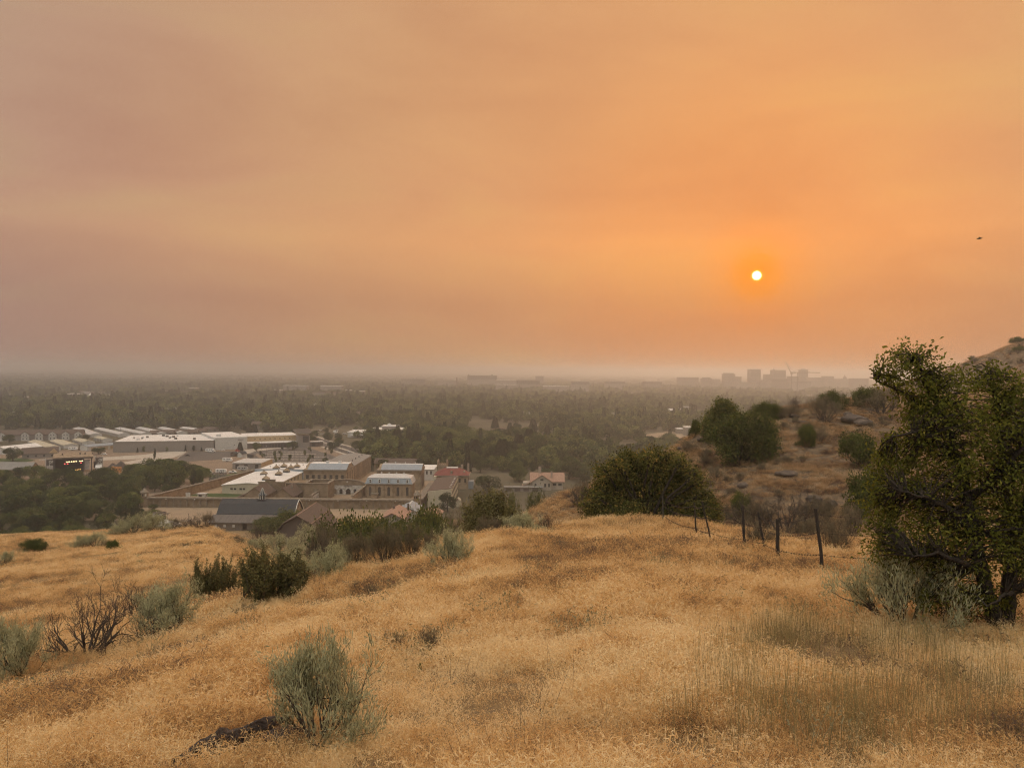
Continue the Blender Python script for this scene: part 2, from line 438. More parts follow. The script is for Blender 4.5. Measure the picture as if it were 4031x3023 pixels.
# ------------------------------------------------------------------ dry grass
def strips(base, d, length, width, bend, side, seg=2, tipw=0.0):
    """n ribbons: base (n,3), start direction d (n,3), bend vector (n,3) added quadratically, side vector (n,3)"""
    n = len(base); t = np.linspace(0, 1, seg + 1)[None, :, None]
    P = base[:, None, :] + d[:, None, :] * (length[:, None, None] * t) + bend[:, None, :] * (t ** 2)
    w = (width[:, None, None] * (1 - t * (1 - tipw))) * 0.5
    A = P - side[:, None, :] * w; B = P + side[:, None, :] * w
    V = np.stack([A, B], 2).reshape(n * (seg + 1) * 2, 3)
    k = np.arange(n)[:, None] * (seg + 1) * 2 + np.arange(seg)[None, :] * 2
    k = k.ravel(); F = np.stack([k, k + 1, k + 3, k + 2], 1)
    return V, F, P
def unit(a): return a / np.maximum(np.linalg.norm(a, axis=-1, keepdims=True), 1e-9)
def add_attr(me, name, vals):
    a = me.attributes.new(name, 'FLOAT', 'POINT'); a.data.foreach_set('value', np.asarray(vals, np.float32))

def ramp_material(name, stops, rough=0.9, translucent=0.25, noise=None, dull=None, rand=0.12, attr='tone'):
    """colour from the mesh attribute `tone`, shifted by noise over the ground and per object"""
    M = bpy.data.materials.new(name); M.use_nodes = True
    t = M.node_tree; b = t.nodes['Principled BSDF']; nn = t.nodes.new; lk = t.links.new
    at = nn('ShaderNodeAttribute'); at.attribute_name = attr; f = at.outputs['Fac']
    g = nn('ShaderNodeNewGeometry')
    def mth(op, a, c):
        q = nn('ShaderNodeMath'); q.operation = op
        for i, v in enumerate((a, c)):
            if isinstance(v, (int, float)): q.inputs[i].default_value = v
            else: lk(v, q.inputs[i])
        return q.outputs[0]
    if noise:
        for sc, am in noise:
            z = nn('ShaderNodeTexNoise'); lk(g.outputs['Position'], z.inputs['Vector']); z.inputs['Scale'].default_value = sc; z.inputs['Detail'].default_value = 3
            f = mth('ADD', f, mth('MULTIPLY', mth('SUBTRACT', z.outputs[0], 0.5), am))
    if rand:
        oi = nn('ShaderNodeObjectInfo'); f = mth('ADD', f, mth('MULTIPLY', mth('SUBTRACT', oi.outputs['Random'], 0.5), rand * 2))
    r = nn('ShaderNodeValToRGB'); lk(f, r.inputs[0]); e = r.color_ramp.elements
    while len(e) < len(stops): e.new(0.5)
    for i, (p, c) in enumerate(stops): e[i].position = p; e[i].color = (*c, 1)
    cs = r.outputs[0]
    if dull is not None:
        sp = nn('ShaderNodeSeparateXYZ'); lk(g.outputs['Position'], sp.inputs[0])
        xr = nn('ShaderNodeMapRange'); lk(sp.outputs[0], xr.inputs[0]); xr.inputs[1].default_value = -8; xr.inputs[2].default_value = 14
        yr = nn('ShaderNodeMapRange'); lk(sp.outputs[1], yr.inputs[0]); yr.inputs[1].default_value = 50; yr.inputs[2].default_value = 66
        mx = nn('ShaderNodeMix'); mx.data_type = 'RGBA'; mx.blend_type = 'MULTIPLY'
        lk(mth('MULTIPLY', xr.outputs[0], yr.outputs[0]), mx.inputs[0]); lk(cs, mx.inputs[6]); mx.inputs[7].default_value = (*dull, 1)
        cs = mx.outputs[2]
    lk(cs, b.inputs['Base Color']); b.inputs['Roughness'].default_value = rough; b.inputs['Specular IOR Level'].default_value = 0.12
    if translucent:
        tr = nn('ShaderNodeBsdfTranslucent'); ms = nn('ShaderNodeMixShader'); ms.inputs[0].default_value = translucent
        lk(cs, tr.inputs['Color']); o = t.nodes['Material Output']
        lk(b.outputs[0], ms.inputs[1]); lk(tr.outputs[0], ms.inputs[2]); lk(ms.outputs[0], o.inputs['Surface'])
    return M
M_GRASS = ramp_material('dry_grass', [(0.0, (0.17, 0.12, 0.09)), (0.25, (0.42, 0.26, 0.13)), (0.5, (0.69, 0.435, 0.185)), (0.75, (0.81, 0.56, 0.26)), (1.0, (0.90, 0.71, 0.42))],
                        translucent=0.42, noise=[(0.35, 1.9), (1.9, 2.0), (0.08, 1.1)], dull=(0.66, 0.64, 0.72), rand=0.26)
M_GREENGRASS = ramp_material('green_stem_grass', [(0.0, (0.15, 0.12, 0.07)), (0.4, (0.34, 0.25, 0.12)), (0.7, (0.32, 0.265, 0.12)), (1.0, (0.55, 0.40, 0.20))], translucent=0.3, noise=[(0.8, 0.5)])
M_DRYSTEM = ramp_material('dry_forb_stem', [(0.0, (0.10, 0.07, 0.05)), (0.5, (0.19, 0.125, 0.08)), (1.0, (0.30, 0.20, 0.11))], translucent=0.1)

M_WEED = ramp_material('grey_green_weed', [(0.0, (0.12, 0.105, 0.065)), (0.5, (0.26, 0.23, 0.13)), (1.0, (0.40, 0.34, 0.20))], translucent=0.25)
def tuft(name, n, R, h0, h1, w, lean, mat_, seed, heads=True, clump=0.5, up=0.0):
    r = np.random.default_rng(seed)
    rad = R * r.random(n) ** clump; th = r.random(n) * 2 * np.pi
    base = np.stack([rad * np.cos(th), rad * np.sin(th), np.full(n, -0.03)], 1)
    az = r.random(n) * 2 * np.pi; ln = np.abs(r.normal(0, lean, n))
    d = unit(np.stack([np.cos(az) * ln, np.sin(az) * ln, np.ones(n)], 1))
    H = h0 + (h1 - h0) * r.random(n)
    wind = np.array([0.25, -0.1, 0])
    bend = np.stack([np.cos(az) * H * 0.30, np.sin(az) * H * 0.22, -H * (0.06 + 0.14 * r.random(n))], 1) * (1 - up) + wind * H[:, None] * (0.6 - 0.5 * up)
    s2 = r.random(n) * np.pi; side = np.stack([np.cos(s2), np.sin(s2), np.zeros(n)], 1)
    V, F, P = strips(base, d, H, np.full(n, w) * (0.6 + 0.8 * r.random(n)), bend, side, 3, 0.25)
    tone = np.repeat(np.clip(r.normal(0.48, 0.16, n), 0, 1), 8) + np.tile(np.repeat(np.linspace(-0.12, 0.10, 4), 2), n)
    if heads:
        k = 4; tip = np.repeat(P[:, -1], k, 0); m_ = len(tip)
        dd = unit(r.normal(0, 1, (m_, 3)) + np.array([0.5, -0.2, -0.35])); ll = (0.06 + 0.08 * r.random(m_)) * np.repeat(H, k)
        s3 = unit(r.normal(0, 1, (m_, 3)))
        off = tip - np.repeat(P[:, -1] - P[:, -2], k, 0) * r.random(m_)[:, None]
        V2, F2, _ = strips(off, dd, ll, np.full(m_, w * 2.1), np.zeros((m_, 3)), s3, 1, 0.2)
        F = np.concatenate([F, F2 + len(V)]); V = np.concatenate([V, V2])
        tone = np.concatenate([tone, np.repeat(np.clip(r.normal(0.62, 0.16, m_), 0, 1), 4)])
    me = fast_mesh(name, V, F, mat_); add_attr(me, 'tone', tone)
    return me

def scatter(name, me, pts, rotz, scl, label, cat, tilt=None):
    """one stuff object whose points each carry an instance of the mesh"""
    src = bpy.data.objects.new(me.name + '_source', me)          # never linked to the scene
    pm = bpy.data.meshes.new(name); pm.vertices.add(len(pts)); pm.vertices.foreach_set('co', np.ascontiguousarray(pts, np.float32).ravel())
    a = pm.attributes.new('rot', 'FLOAT_VECTOR', 'POINT')
    rv = np.zeros((len(pts), 3), np.float32); rv[:, 2] = rotz
    if tilt is not None: rv[:, 0] = tilt
    a.data.foreach_set('vector', rv.ravel())
    s = np.asarray(scl, np.float32)
    if s.ndim == 1: s = np.repeat(s[:, None], 3, 1)
    b = pm.attributes.new('scl', 'FLOAT_VECTOR', 'POINT'); b.data.foreach_set('vector', np.ascontiguousarray(s).ravel())
    o = link(name, pm)
    g = bpy.data.node_groups.new(name + '_scatter', 'GeometryNodeTree')
    g.interface.new_socket('Geometry', in_out='INPUT', socket_type='NodeSocketGeometry')
    g.interface.new_socket('Geometry', in_out='OUTPUT', socket_type='NodeSocketGeometry')
    gi = g.nodes.new('NodeGroupInput'); go = g.nodes.new('NodeGroupOutput'); ip = g.nodes.new('GeometryNodeInstanceOnPoints')
    oi = g.nodes.new('GeometryNodeObjectInfo'); oi.inputs['Object'].default_value = src; oi.inputs['As Instance'].default_value = True
    mp_ = g.nodes.new('GeometryNodeMeshToPoints')
    def na(nm):
        q = g.nodes.new('GeometryNodeInputNamedAttribute'); q.data_type = 'FLOAT_VECTOR'; q.inputs[0].default_value = nm; return q.outputs[0]
    er = g.nodes.new('FunctionNodeEulerToRotation'); g.links.new(na('rot'), er.inputs[0])
    g.links.new(gi.outputs[0], mp_.inputs[0]); g.links.new(mp_.outputs[0], ip.inputs['Points'])
    g.links.new(oi.outputs['Geometry'], ip.inputs['Instance']); g.links.new(er.outputs[0], ip.inputs['Rotation']); g.links.new(na('scl'), ip.inputs['Scale'])
    g.links.new(ip.outputs[0], go.inputs[0])
    md = o.modifiers.new('scatter', 'NODES'); md.node_group = g
    return stuff(o, label, cat)

def sample_ground(n, y0, y1, p, seed, u0=-0.74, u1=0.74):
    """points whose density per area falls as y**-p"""
    r = np.random.default_rng(seed); q = 2 - p
    y = (y0 ** q + r.random(n) * (y1 ** q - y0 ** q)) ** (1 / q)
    u = u0 + (u1 - u0) * r.random(n)
    x = u * (y + 1.0)
    return np.stack([x, y, ground(x, y)], 1), r

GRASS_K = 1.0
def grass():
    q0 = hit(1010, 2950); qa, qb = hit(690, 3060), hit(1135, 2880); ROCKCLEAR = [(*(qa + (qb - qa) * f - Vector((0, .10, 0)))[:2], .27) for f in np.linspace(0, 1, 9)]
    P, r = sample_ground(int(52000 * GRASS_K), 3.2, 26, 1.15, 1)
    dn = fbm(P[:, 0] / 1.6, P[:, 1] / 1.6, 3) + 0.6 * fbm(P[:, 0] / 6 + 5, P[:, 1] / 6, 2)
    keep = r.random(len(P)) < np.clip(0.78 + 2.8 * dn, 0.10, 1)
    for rx, ry, rr in ROCKCLEAR: keep &= ((P[:, 0] - rx) / rr) ** 2 + ((P[:, 1] - ry) / (rr * .55)) ** 2 > 1
    P = P[keep]; dn = dn[keep]
    for k in range(3):
        q = P[k::3]; n = len(q)
        s = (0.75 + 0.6 * r.random(n)) * np.clip(1 + 2.6 * dn[k::3], 0.45, 2.0)
        me = tuft('cheatgrass_tuft', 40, 0.15, 0.09, 0.24, 0.0026, 0.55, M_GRASS, 20 + k)
        scatter('dry_grass', me, q, r.random(n) * 6.28, np.stack([s * 1.15, s * 1.15, s], 1), 'golden dry cheatgrass carpeting the near slope', 'grass')
    P, r = sample_ground(int(34000 * GRASS_K), 15, 215, 1.05, 2, -0.80, 0.80)
    dn = fbm(P[:, 0] / 5, P[:, 1] / 5, 3)
    far_hill = (P[:, 0] > 2) & (P[:, 1] > 54)
    ok = (P[:, 2] > 10) & (r.random(len(P)) < np.where(far_hill, np.clip(0.5 + 2.2 * dn, 0.1, 1), np.clip(0.85 + 1.5 * dn, 0.3, 1)))
    P = P[ok]; dn = dn[ok]
    for k in range(3):
        q = P[k::3]; n = len(q); s = (0.7 + 0.6 * r.random(n)) * np.clip(1 + dn[k::3], 0.6, 1.4)
        f = np.clip(q[:, 1] / 40, 0.8, 2.2)
        me = tuft('grass_patch', 150, 0.55, 0.14, 0.34, 0.0085, 0.6, M_GRASS, 30 + k, clump=0.7)
        scatter('dry_meadow_grass', me, q, r.random(n) * 6.28, np.stack([s * f, s * f, s * (0.8 + 0.2 * f)], 1), 'golden dry grass over the meadow and far slopes', 'grass')
    # tussocks on the slope across the draw
    r = np.random.default_rng(44); n = 15000; y = r.uniform(58, 150, n); u = r.uniform(-.02, .74, n); x = u * y; P = np.stack([x, y, ground(x, y)], 1)
    dn = fbm(x / 4, y / 4, 3); P = P[(r.random(n) < np.clip(.6 + 2.5 * dn, .08, 1)) & (P[:, 2] > 50)]; n = len(P)
    me = tuft('slope_tussock', 90, 0.42, 0.15, 0.55, 0.012, 0.75, M_GRASS, 46, clump=0.7)
    yy = np.random.default_rng(45).uniform(150, 430, 9000); uu = np.random.default_rng(46).uniform(.42, .78, 9000); xx = uu * yy; Q = np.stack([xx, yy, ground(xx, yy)], 1); dn = fbm(xx / 9, yy / 9, 3); Q = Q[(dn > -.08) & (Q[:, 2] > 20)]
    scatter('ridge_tussocks', me, Q, r.random(len(Q)) * 6.28, np.stack([2.6 + 0 * Q[:, 0], 2.6 + 0 * Q[:, 0], 1.5 + r.random(len(Q))], 1), 'dry grass tussocks over the distant ridge at the right edge', 'grass')
    s = r.uniform(.6, 1.35, n); scatter('slope_tussocks', me, P, r.random(n) * 6.28, np.stack([s * 1.2, s * 1.2, s], 1), 'dull dry tussock grass covering the rocky slope across the draw', 'grass')
    # tall greenish bunchgrass stems, lower right, and thin dark forb stalks through the whole slope
    r = np.random.default_rng(5); pts = []
    for (px, py, sx, sy, n) in [(3120, 2530, 110, 30, 90), (2960, 2790, 200, 70, 80), (3250, 2860, 200, 60, 90), (3750, 2700, 200, 90, 70), (2830, 2640, 80, 40, 35), (3520, 2560, 120, 40, 50), (3700, 2900, 200, 60, 50), (2950, 2650, 90, 30, 30), (2400, 2070, 120, 12, 60), (2700, 2090, 60, 10, 25)]:
        for _ in range(n):
            h = hit(px + r.normal(0, sx), py + r.normal(0, sy))
            if h is not None: pts.append(h)
    pts = np.array(pts); n = len(pts)
    me = tuft('bunchgrass', 14, 0.12, 0.22, 0.55, 0.0034, 0.13, M_GREENGRASS, 41, heads=False, up=0.8)
    scatter('tall_bunchgrass', me, pts, r.random(n) * 6.28, 0.6 + 0.55 * r.random(n), 'tall thin greenish-brown grass stems at the lower right', 'grass')
    P, r = sample_ground(900, 4.0, 40, 1.25, 6)
    me = tuft('forb_stalk', 5, 0.07, 0.14, 0.42, 0.0036, 0.35, M_DRYSTEM, 42, heads=False, up=0.85)
    scatter('dry_forb_stalks', me, P, r.random(len(P)) * 6.28, 0.6 + 0.7 * r.random(len(P)), 'thin dark dry weed stalks standing in the golden grass', 'weeds')
    P, r = sample_ground(420, 4.5, 45, 1.3, 16); dn = fbm(P[:, 0] / 3.5 + 8, P[:, 1] / 3.5, 2); P = P[dn > 0.02]
    me = tuft('weed_clump', 34, 0.16, 0.12, 0.34, 0.0045, 0.5, M_WEED, 47, up=0.5)
    scatter('grey_green_weeds', me, P, r.random(len(P)) * 6.28, 0.7 + 0.8 * r.random(len(P)), 'patchy grey-green dry weeds among the golden grass', 'weeds')
    # low grey-brown litter clumps
    P, r = sample_ground(2600, 4.5, 60, 1.2, 8)
    dn = fbm(P[:, 0] / 2.3 + 3, P[:, 1] / 2.3, 3); P = P[dn > 0.06]
    me = tuft('litter_clump', 60, 0.2, 0.05, 0.16, 0.006, 1.2, M_DRYSTEM, 43, heads=True)
    scatter('dry_litter', me, P, r.random(len(P)) * 6.28, 0.8 + 0.9 * r.random(len(P)), 'grey-brown matted dry litter between the grass', 'litter')
grass()
# ------------------------------------------------------------------ plants
LEAFN = [(0.25, 0.3)]
M_SAGE = ramp_material('sagebrush_leaf', [(0.0, (0.16, 0.155, 0.085)), (0.4, (0.40, 0.385, 0.225)), (0.75, (0.54, 0.52, 0.315)), (1.0, (0.64, 0.61, 0.40))], translucent=0.3, rand=0.10)
M_BITTER = ramp_material('bitterbrush_leaf', [(0.0, (0.065, 0.058, 0.024)), (0.5, (0.175, 0.155, 0.062)), (1.0, (0.31, 0.265, 0.115))], translucent=0.25, rand=0.12)
M_LEAFY = ramp_material('shrub_leaf', [(0.0, (0.04, 0.05, 0.014)), (0.5, (0.10, 0.118, 0.030)), (0.85, (0.19, 0.185, 0.046)), (1.0, (0.31, 0.24, 0.055))], translucent=0.35, rand=0.14)
M_BRUSH = ramp_material('brown_brush_twig', [(0.0, (0.085, 0.066, 0.046)), (0.5, (0.19, 0.15, 0.095)), (1.0, (0.31, 0.245, 0.15))], translucent=0.1, rand=0.10)
M_HACK = ramp_material('hackberry_leaf', [(0.0, (0.055, 0.062, 0.016)), (0.5, (0.165, 0.17, 0.032)), (0.8, (0.28, 0.26, 0.048)), (1.0, (0.44, 0.35, 0.06))], translucent=0.5, rand=0.0)
M_HAW = ramp_material('hawthorn_leaf', [(0.0, (0.03, 0.036, 0.012)), (0.5, (0.155, 0.15, 0.042)), (0.8, (0.32, 0.24, 0.065)), (1.0, (0.50, 0.29, 0.085))], translucent=0.35, rand=0.0)
M_CROWN = ramp_material('tree_leaf', [(0.0, (0.020, 0.032, 0.013)), (0.5, (0.070, 0.092, 0.030)), (1.0, (0.18, 0.195, 0.058))], translucent=0.2, rand=0.42)
M_NEEDLE = ramp_material('conifer_needle', [(0.0, (0.014, 0.02, 0.011)), (0.5, (0.03, 0.04, 0.02)), (1.0, (0.055, 0.065, 0.032))], translucent=0.1, rand=0.15)
M_BARK = mat('bark', (0.055, 0.040, 0.029), 0.95, col2=(0.032, 0.024, 0.018), scale=9, bump=0.6, bscale=30, coord='obj')
M_DEADWOOD = mat('dead_wood', (0.115, 0.085, 0.066), 0.95, col2=(0.055, 0.04, 0.032), scale=14, coord='obj', bump=0.4, bscale=50)
M_GREYWOOD = mat('weathered_twig', (0.30, 0.25, 0.20), 0.95, col2=(0.16, 0.12, 0.09), scale=14, coord='obj')

def grow(r, mb, p, d, length, rad, level, maxlevel, tips, spread=0.55, up=0.25, kids=(2, 4), wig=0.18, sides=4, shrink=0.66, minr=0.0):
    """one wandering branch as a tube, with children; collects (tip, direction)"""
    n = 4; pts = [p]; q = p.copy(); dd = d.copy()
    for i in range(n):
        dd = unit(dd + r.normal(0, wig, 3) + np.array([0, 0, up * 0.3]))
        q = q + dd * (length / n); pts.append(q.copy())
    radii = [max(rad * (1 - 0.55 * i / n), minr) for i in range(n + 1)]
    mb.tube(pts, radii, sides if level < 2 else 3)
    if level >= maxlevel:
        tips.append((pts[-1], dd)); tips.append((pts[2], dd)); return
    for k in range(r.integers(*kids)):
        j = int(r.integers(2, n + 1)); nd = unit(dd + r.normal(0, spread, 3) + np.array([0, 0, up]))
        grow(r, mb, pts[j].copy(), nd, length * shrink * (0.8 + 0.4 * r.random()), radii[j] * 0.7, level + 1, maxlevel, tips, spread, up, kids, wig, sides, shrink, minr)
    tips.append((pts[-1], dd))

def leaf_mesh(name, pos, nrm, L_, Wd, r, m_, tone, fold=0.25):
    """diamond leaves (two quads-free tris) at pos, pointing along nrm"""
    n = len(pos); a = unit(nrm); s = unit(np.cross(a, unit(r.normal(0, 1, (n, 3))))); up = np.cross(s, a)
    L_ = np.broadcast_to(L_, n)[:, None]; Wd = np.broadcast_to(Wd, n)[:, None]
    p0 = pos; p1 = pos + a * L_ * 0.5 + s * Wd * 0.5 + up * Wd * fold; p2 = pos + a * L_; p3 = pos + a * L_ * 0.5 - s * Wd * 0.5 + up * Wd * fold
    V = np.stack([p0, p1, p2, p3], 1).reshape(-1, 3); k = np.arange(n) * 4
    F = np.concatenate([np.stack([k, k + 1, k + 2], 1), np.stack([k, k + 2, k + 3], 1)])
    me = fast_mesh(name, V, F, m_); add_attr(me, 'tone', np.repeat(np.clip(tone, 0, 1), 4)); return me

def shrub_meshes(kind, seed, det=1.0):
    """unit shrub: about 1 tall and 1.2 wide; returns [(part name, mesh)]"""
    r = np.random.default_rng(seed); mb = MB(); tips = []
    if kind in ('sage', 'leafy', 'brush'):
        nmain = {'sage': 17, 'leafy': 9, 'brush': 20}[kind]
        for i in range(nmain):
            az = 2 * np.pi * (i * 0.382 + 0.1 * r.random()); el = 0.30 + 1.15 * ((i + .5) / nmain)
            d = np.array([math.cos(az) * math.cos(el), math.sin(az) * math.cos(el), math.sin(el)])
            grow(r, mb, np.array([0.06 * math.cos(az), 0.06 * math.sin(az), -0.04]), d, (0.50 if el < .8 else 0.42) + 0.1 * r.random(), 0.018, 0, 2, tips, 0.55, 0.10 + 0.22 * (el / 1.45), (3, 5) if kind != 'brush' else (2, 4), 0.2, 4, 0.58)
    elif kind == 'bitter':
        for i in range(44):
            az = 2 * np.pi * r.random(); ln = abs(r.normal(0, 0.46))
            d = unit(np.array([math.cos(az) * ln, math.sin(az) * ln, 1.0]))
            grow(r, mb, np.array([0.16 * r.normal(), 0.16 * r.normal(), -0.04]), d, 0.55 + 0.25 * r.random(), 0.012, 0, 1, tips, 0.25, 0.5, (2, 5), 0.08, 3, 0.6)
    elif kind == 'dead':
        for i in range(13):
            az = 2 * np.pi * (i + r.random()) / 13; el = 0.15 + 0.95 * r.random()
            d = np.array([math.cos(az) * math.cos(el), math.sin(az) * math.cos(el), math.sin(el)])
            grow(r, mb, np.array([0.05 * math.cos(az), 0.05 * math.sin(az), -0.04]), d, 0.46, 0.022, 0, 3, tips, 0.5, 0.16, (3, 5), 0.22, 5, 0.62, 0.0022)
        return [('branches', mb.mesh('dead_branches', M_DEADWOOD))]
    T = np.array([t[0] for t in tips]); D = np.array([t[1] for t in tips])
    if kind == 'sage':
        k = max(int(17 * det), 5); P = np.repeat(T, k, 0) + r.normal(0, 0.034, (len(T) * k, 3)) + np.repeat(D, k, 0) * r.uniform(-.12, .05, len(T) * k)[:, None]; DD = unit(np.repeat(D, k, 0) * 0.6 + np.array([0, 0, 0.5]) + r.normal(0, 0.42, (len(P), 3)))
        ok = P[:, 2] > 0.10; P, DD = P[ok], DD[ok]
        tone = 0.50 + r.normal(0, 0.13, len(P))
        w = 0.012 / max(det, 0.3) ** 0.5; tone = tone + np.repeat(r.normal(0, .12, len(T)), k)[ok]; leaf = leaf_mesh('sage_foliage', P, DD, 0.055 * (0.7 + 0.6 * r.random(len(P))), w, r, M_SAGE, tone)
    elif kind == 'bitter':
        k = max(int(60 * det), 10); s = r.random(len(T) * k)[:, None]
        P = np.repeat(T, k, 0) - np.repeat(D, k, 0) * (s * 0.34) + r.normal(0, 0.012, (len(s), 3)); DD = unit(np.repeat(D, k, 0) * 0.7 + r.normal(0, 0.45, (len(P), 3)))
        ok = P[:, 2] > 0.05; P, DD = P[ok], DD[ok]
        tone = 0.45 + r.normal(0, 0.15, len(P))
        leaf = leaf_mesh('bitterbrush_foliage', P, DD, 0.042, 0.012 / max(det, 0.4) ** 0.5, r, M_BITTER, tone)
    elif kind == 'leafy':
        k = max(int(34 * det), 8); P = np.repeat(T, k, 0) + r.normal(0, 0.085, (len(T) * k, 3)); DD = unit(r.normal(0, 1, (len(P), 3)) + np.array([0, 0, -0.1]))
        ok = P[:, 2] > 0.02; P, DD = P[ok], DD[ok]
        cl = np.repeat(r.normal(0, 0.12, len(T)), k)[ok]
        tone = 0.48 + cl + r.normal(0, 0.12, len(P))
        leaf = leaf_mesh('leafy_foliage', P, DD, 0.06, 0.038 / max(det, 0.4) ** 0.4, r, M_LEAFY, tone)
    else:
        k = max(int(15 * det), 4); P = np.repeat(T, k, 0) + r.normal(0, 0.05, (len(T) * k, 3)); DD = unit(np.repeat(D, k, 0) * 0.8 + np.array([0, 0, 0.5]) + r.normal(0, 0.35, (len(P), 3)))
        ok = P[:, 2] > 0.04; P, DD = P[ok], DD[ok]
        tone = 0.47 + r.normal(0, 0.15, len(P))
        leaf = leaf_mesh('brush_twigs', P, DD, 0.10, 0.0065 / max(det, 0.3) ** 0.5, r, M_BRUSH, tone)
    return [('stems', mb.mesh('stems', M_DEADWOOD if kind != 'leafy' else M_BARK)), ({'brush': 'twigs'}.get(kind, 'foliage'), leaf)]

SHRUB = {}; NAT = {}
def shrub(kind, name, label, group, loc, w, h, variant=0, det=1.0, lean=(0, 0)):
    key = (kind, variant, det)
    if key not in SHRUB:
        SHRUB[key] = shrub_meshes(kind, 100 + variant * 7 + len(kind), det)
        q = np.concatenate([np.array([v.co for v in me.vertices]) for _, me in SHRUB[key]])
        NAT[key] = (float(np.percentile(np.abs(q[:, :2]), 98.5)) * 2, float(np.percentile(q[:, 2], 99.2)))
    t = thing(name, label, 'shrub', loc, rng.random() * 6.28 if variant != 9 else 0.0, group)
    t.scale = (w / NAT[key][0], w / NAT[key][0], h / NAT[key][1])
    for nm, me in SHRUB[key]: link(nm, me, t)
    return t

D2T = 1.8223
def sh(Dx, Dy, wD, hD, kind, name, label, group='shrubs on the near slope', variant=0, det=1.0, Y=None, sink=0.0, top=None):
    """shrub whose foot shows at (Dx, Dy) of the 2212-px view, wD x hD in those pixels"""
    px, py = Dx * D2T, Dy * D2T
    if Y is None:
        p = hit(px, py)
        if p is None: return
    else:
        p = on_ground(px, Y)
    k = p.y / FPX * D2T
    h = hD * k
    if top is not None: h = max(atY(px, top * D2T, p.y).z - p.z, 0.5)
    return shrub(kind, name, label, group, (p.x, p.y, p.z - sink), wD * k, h, variant, det)

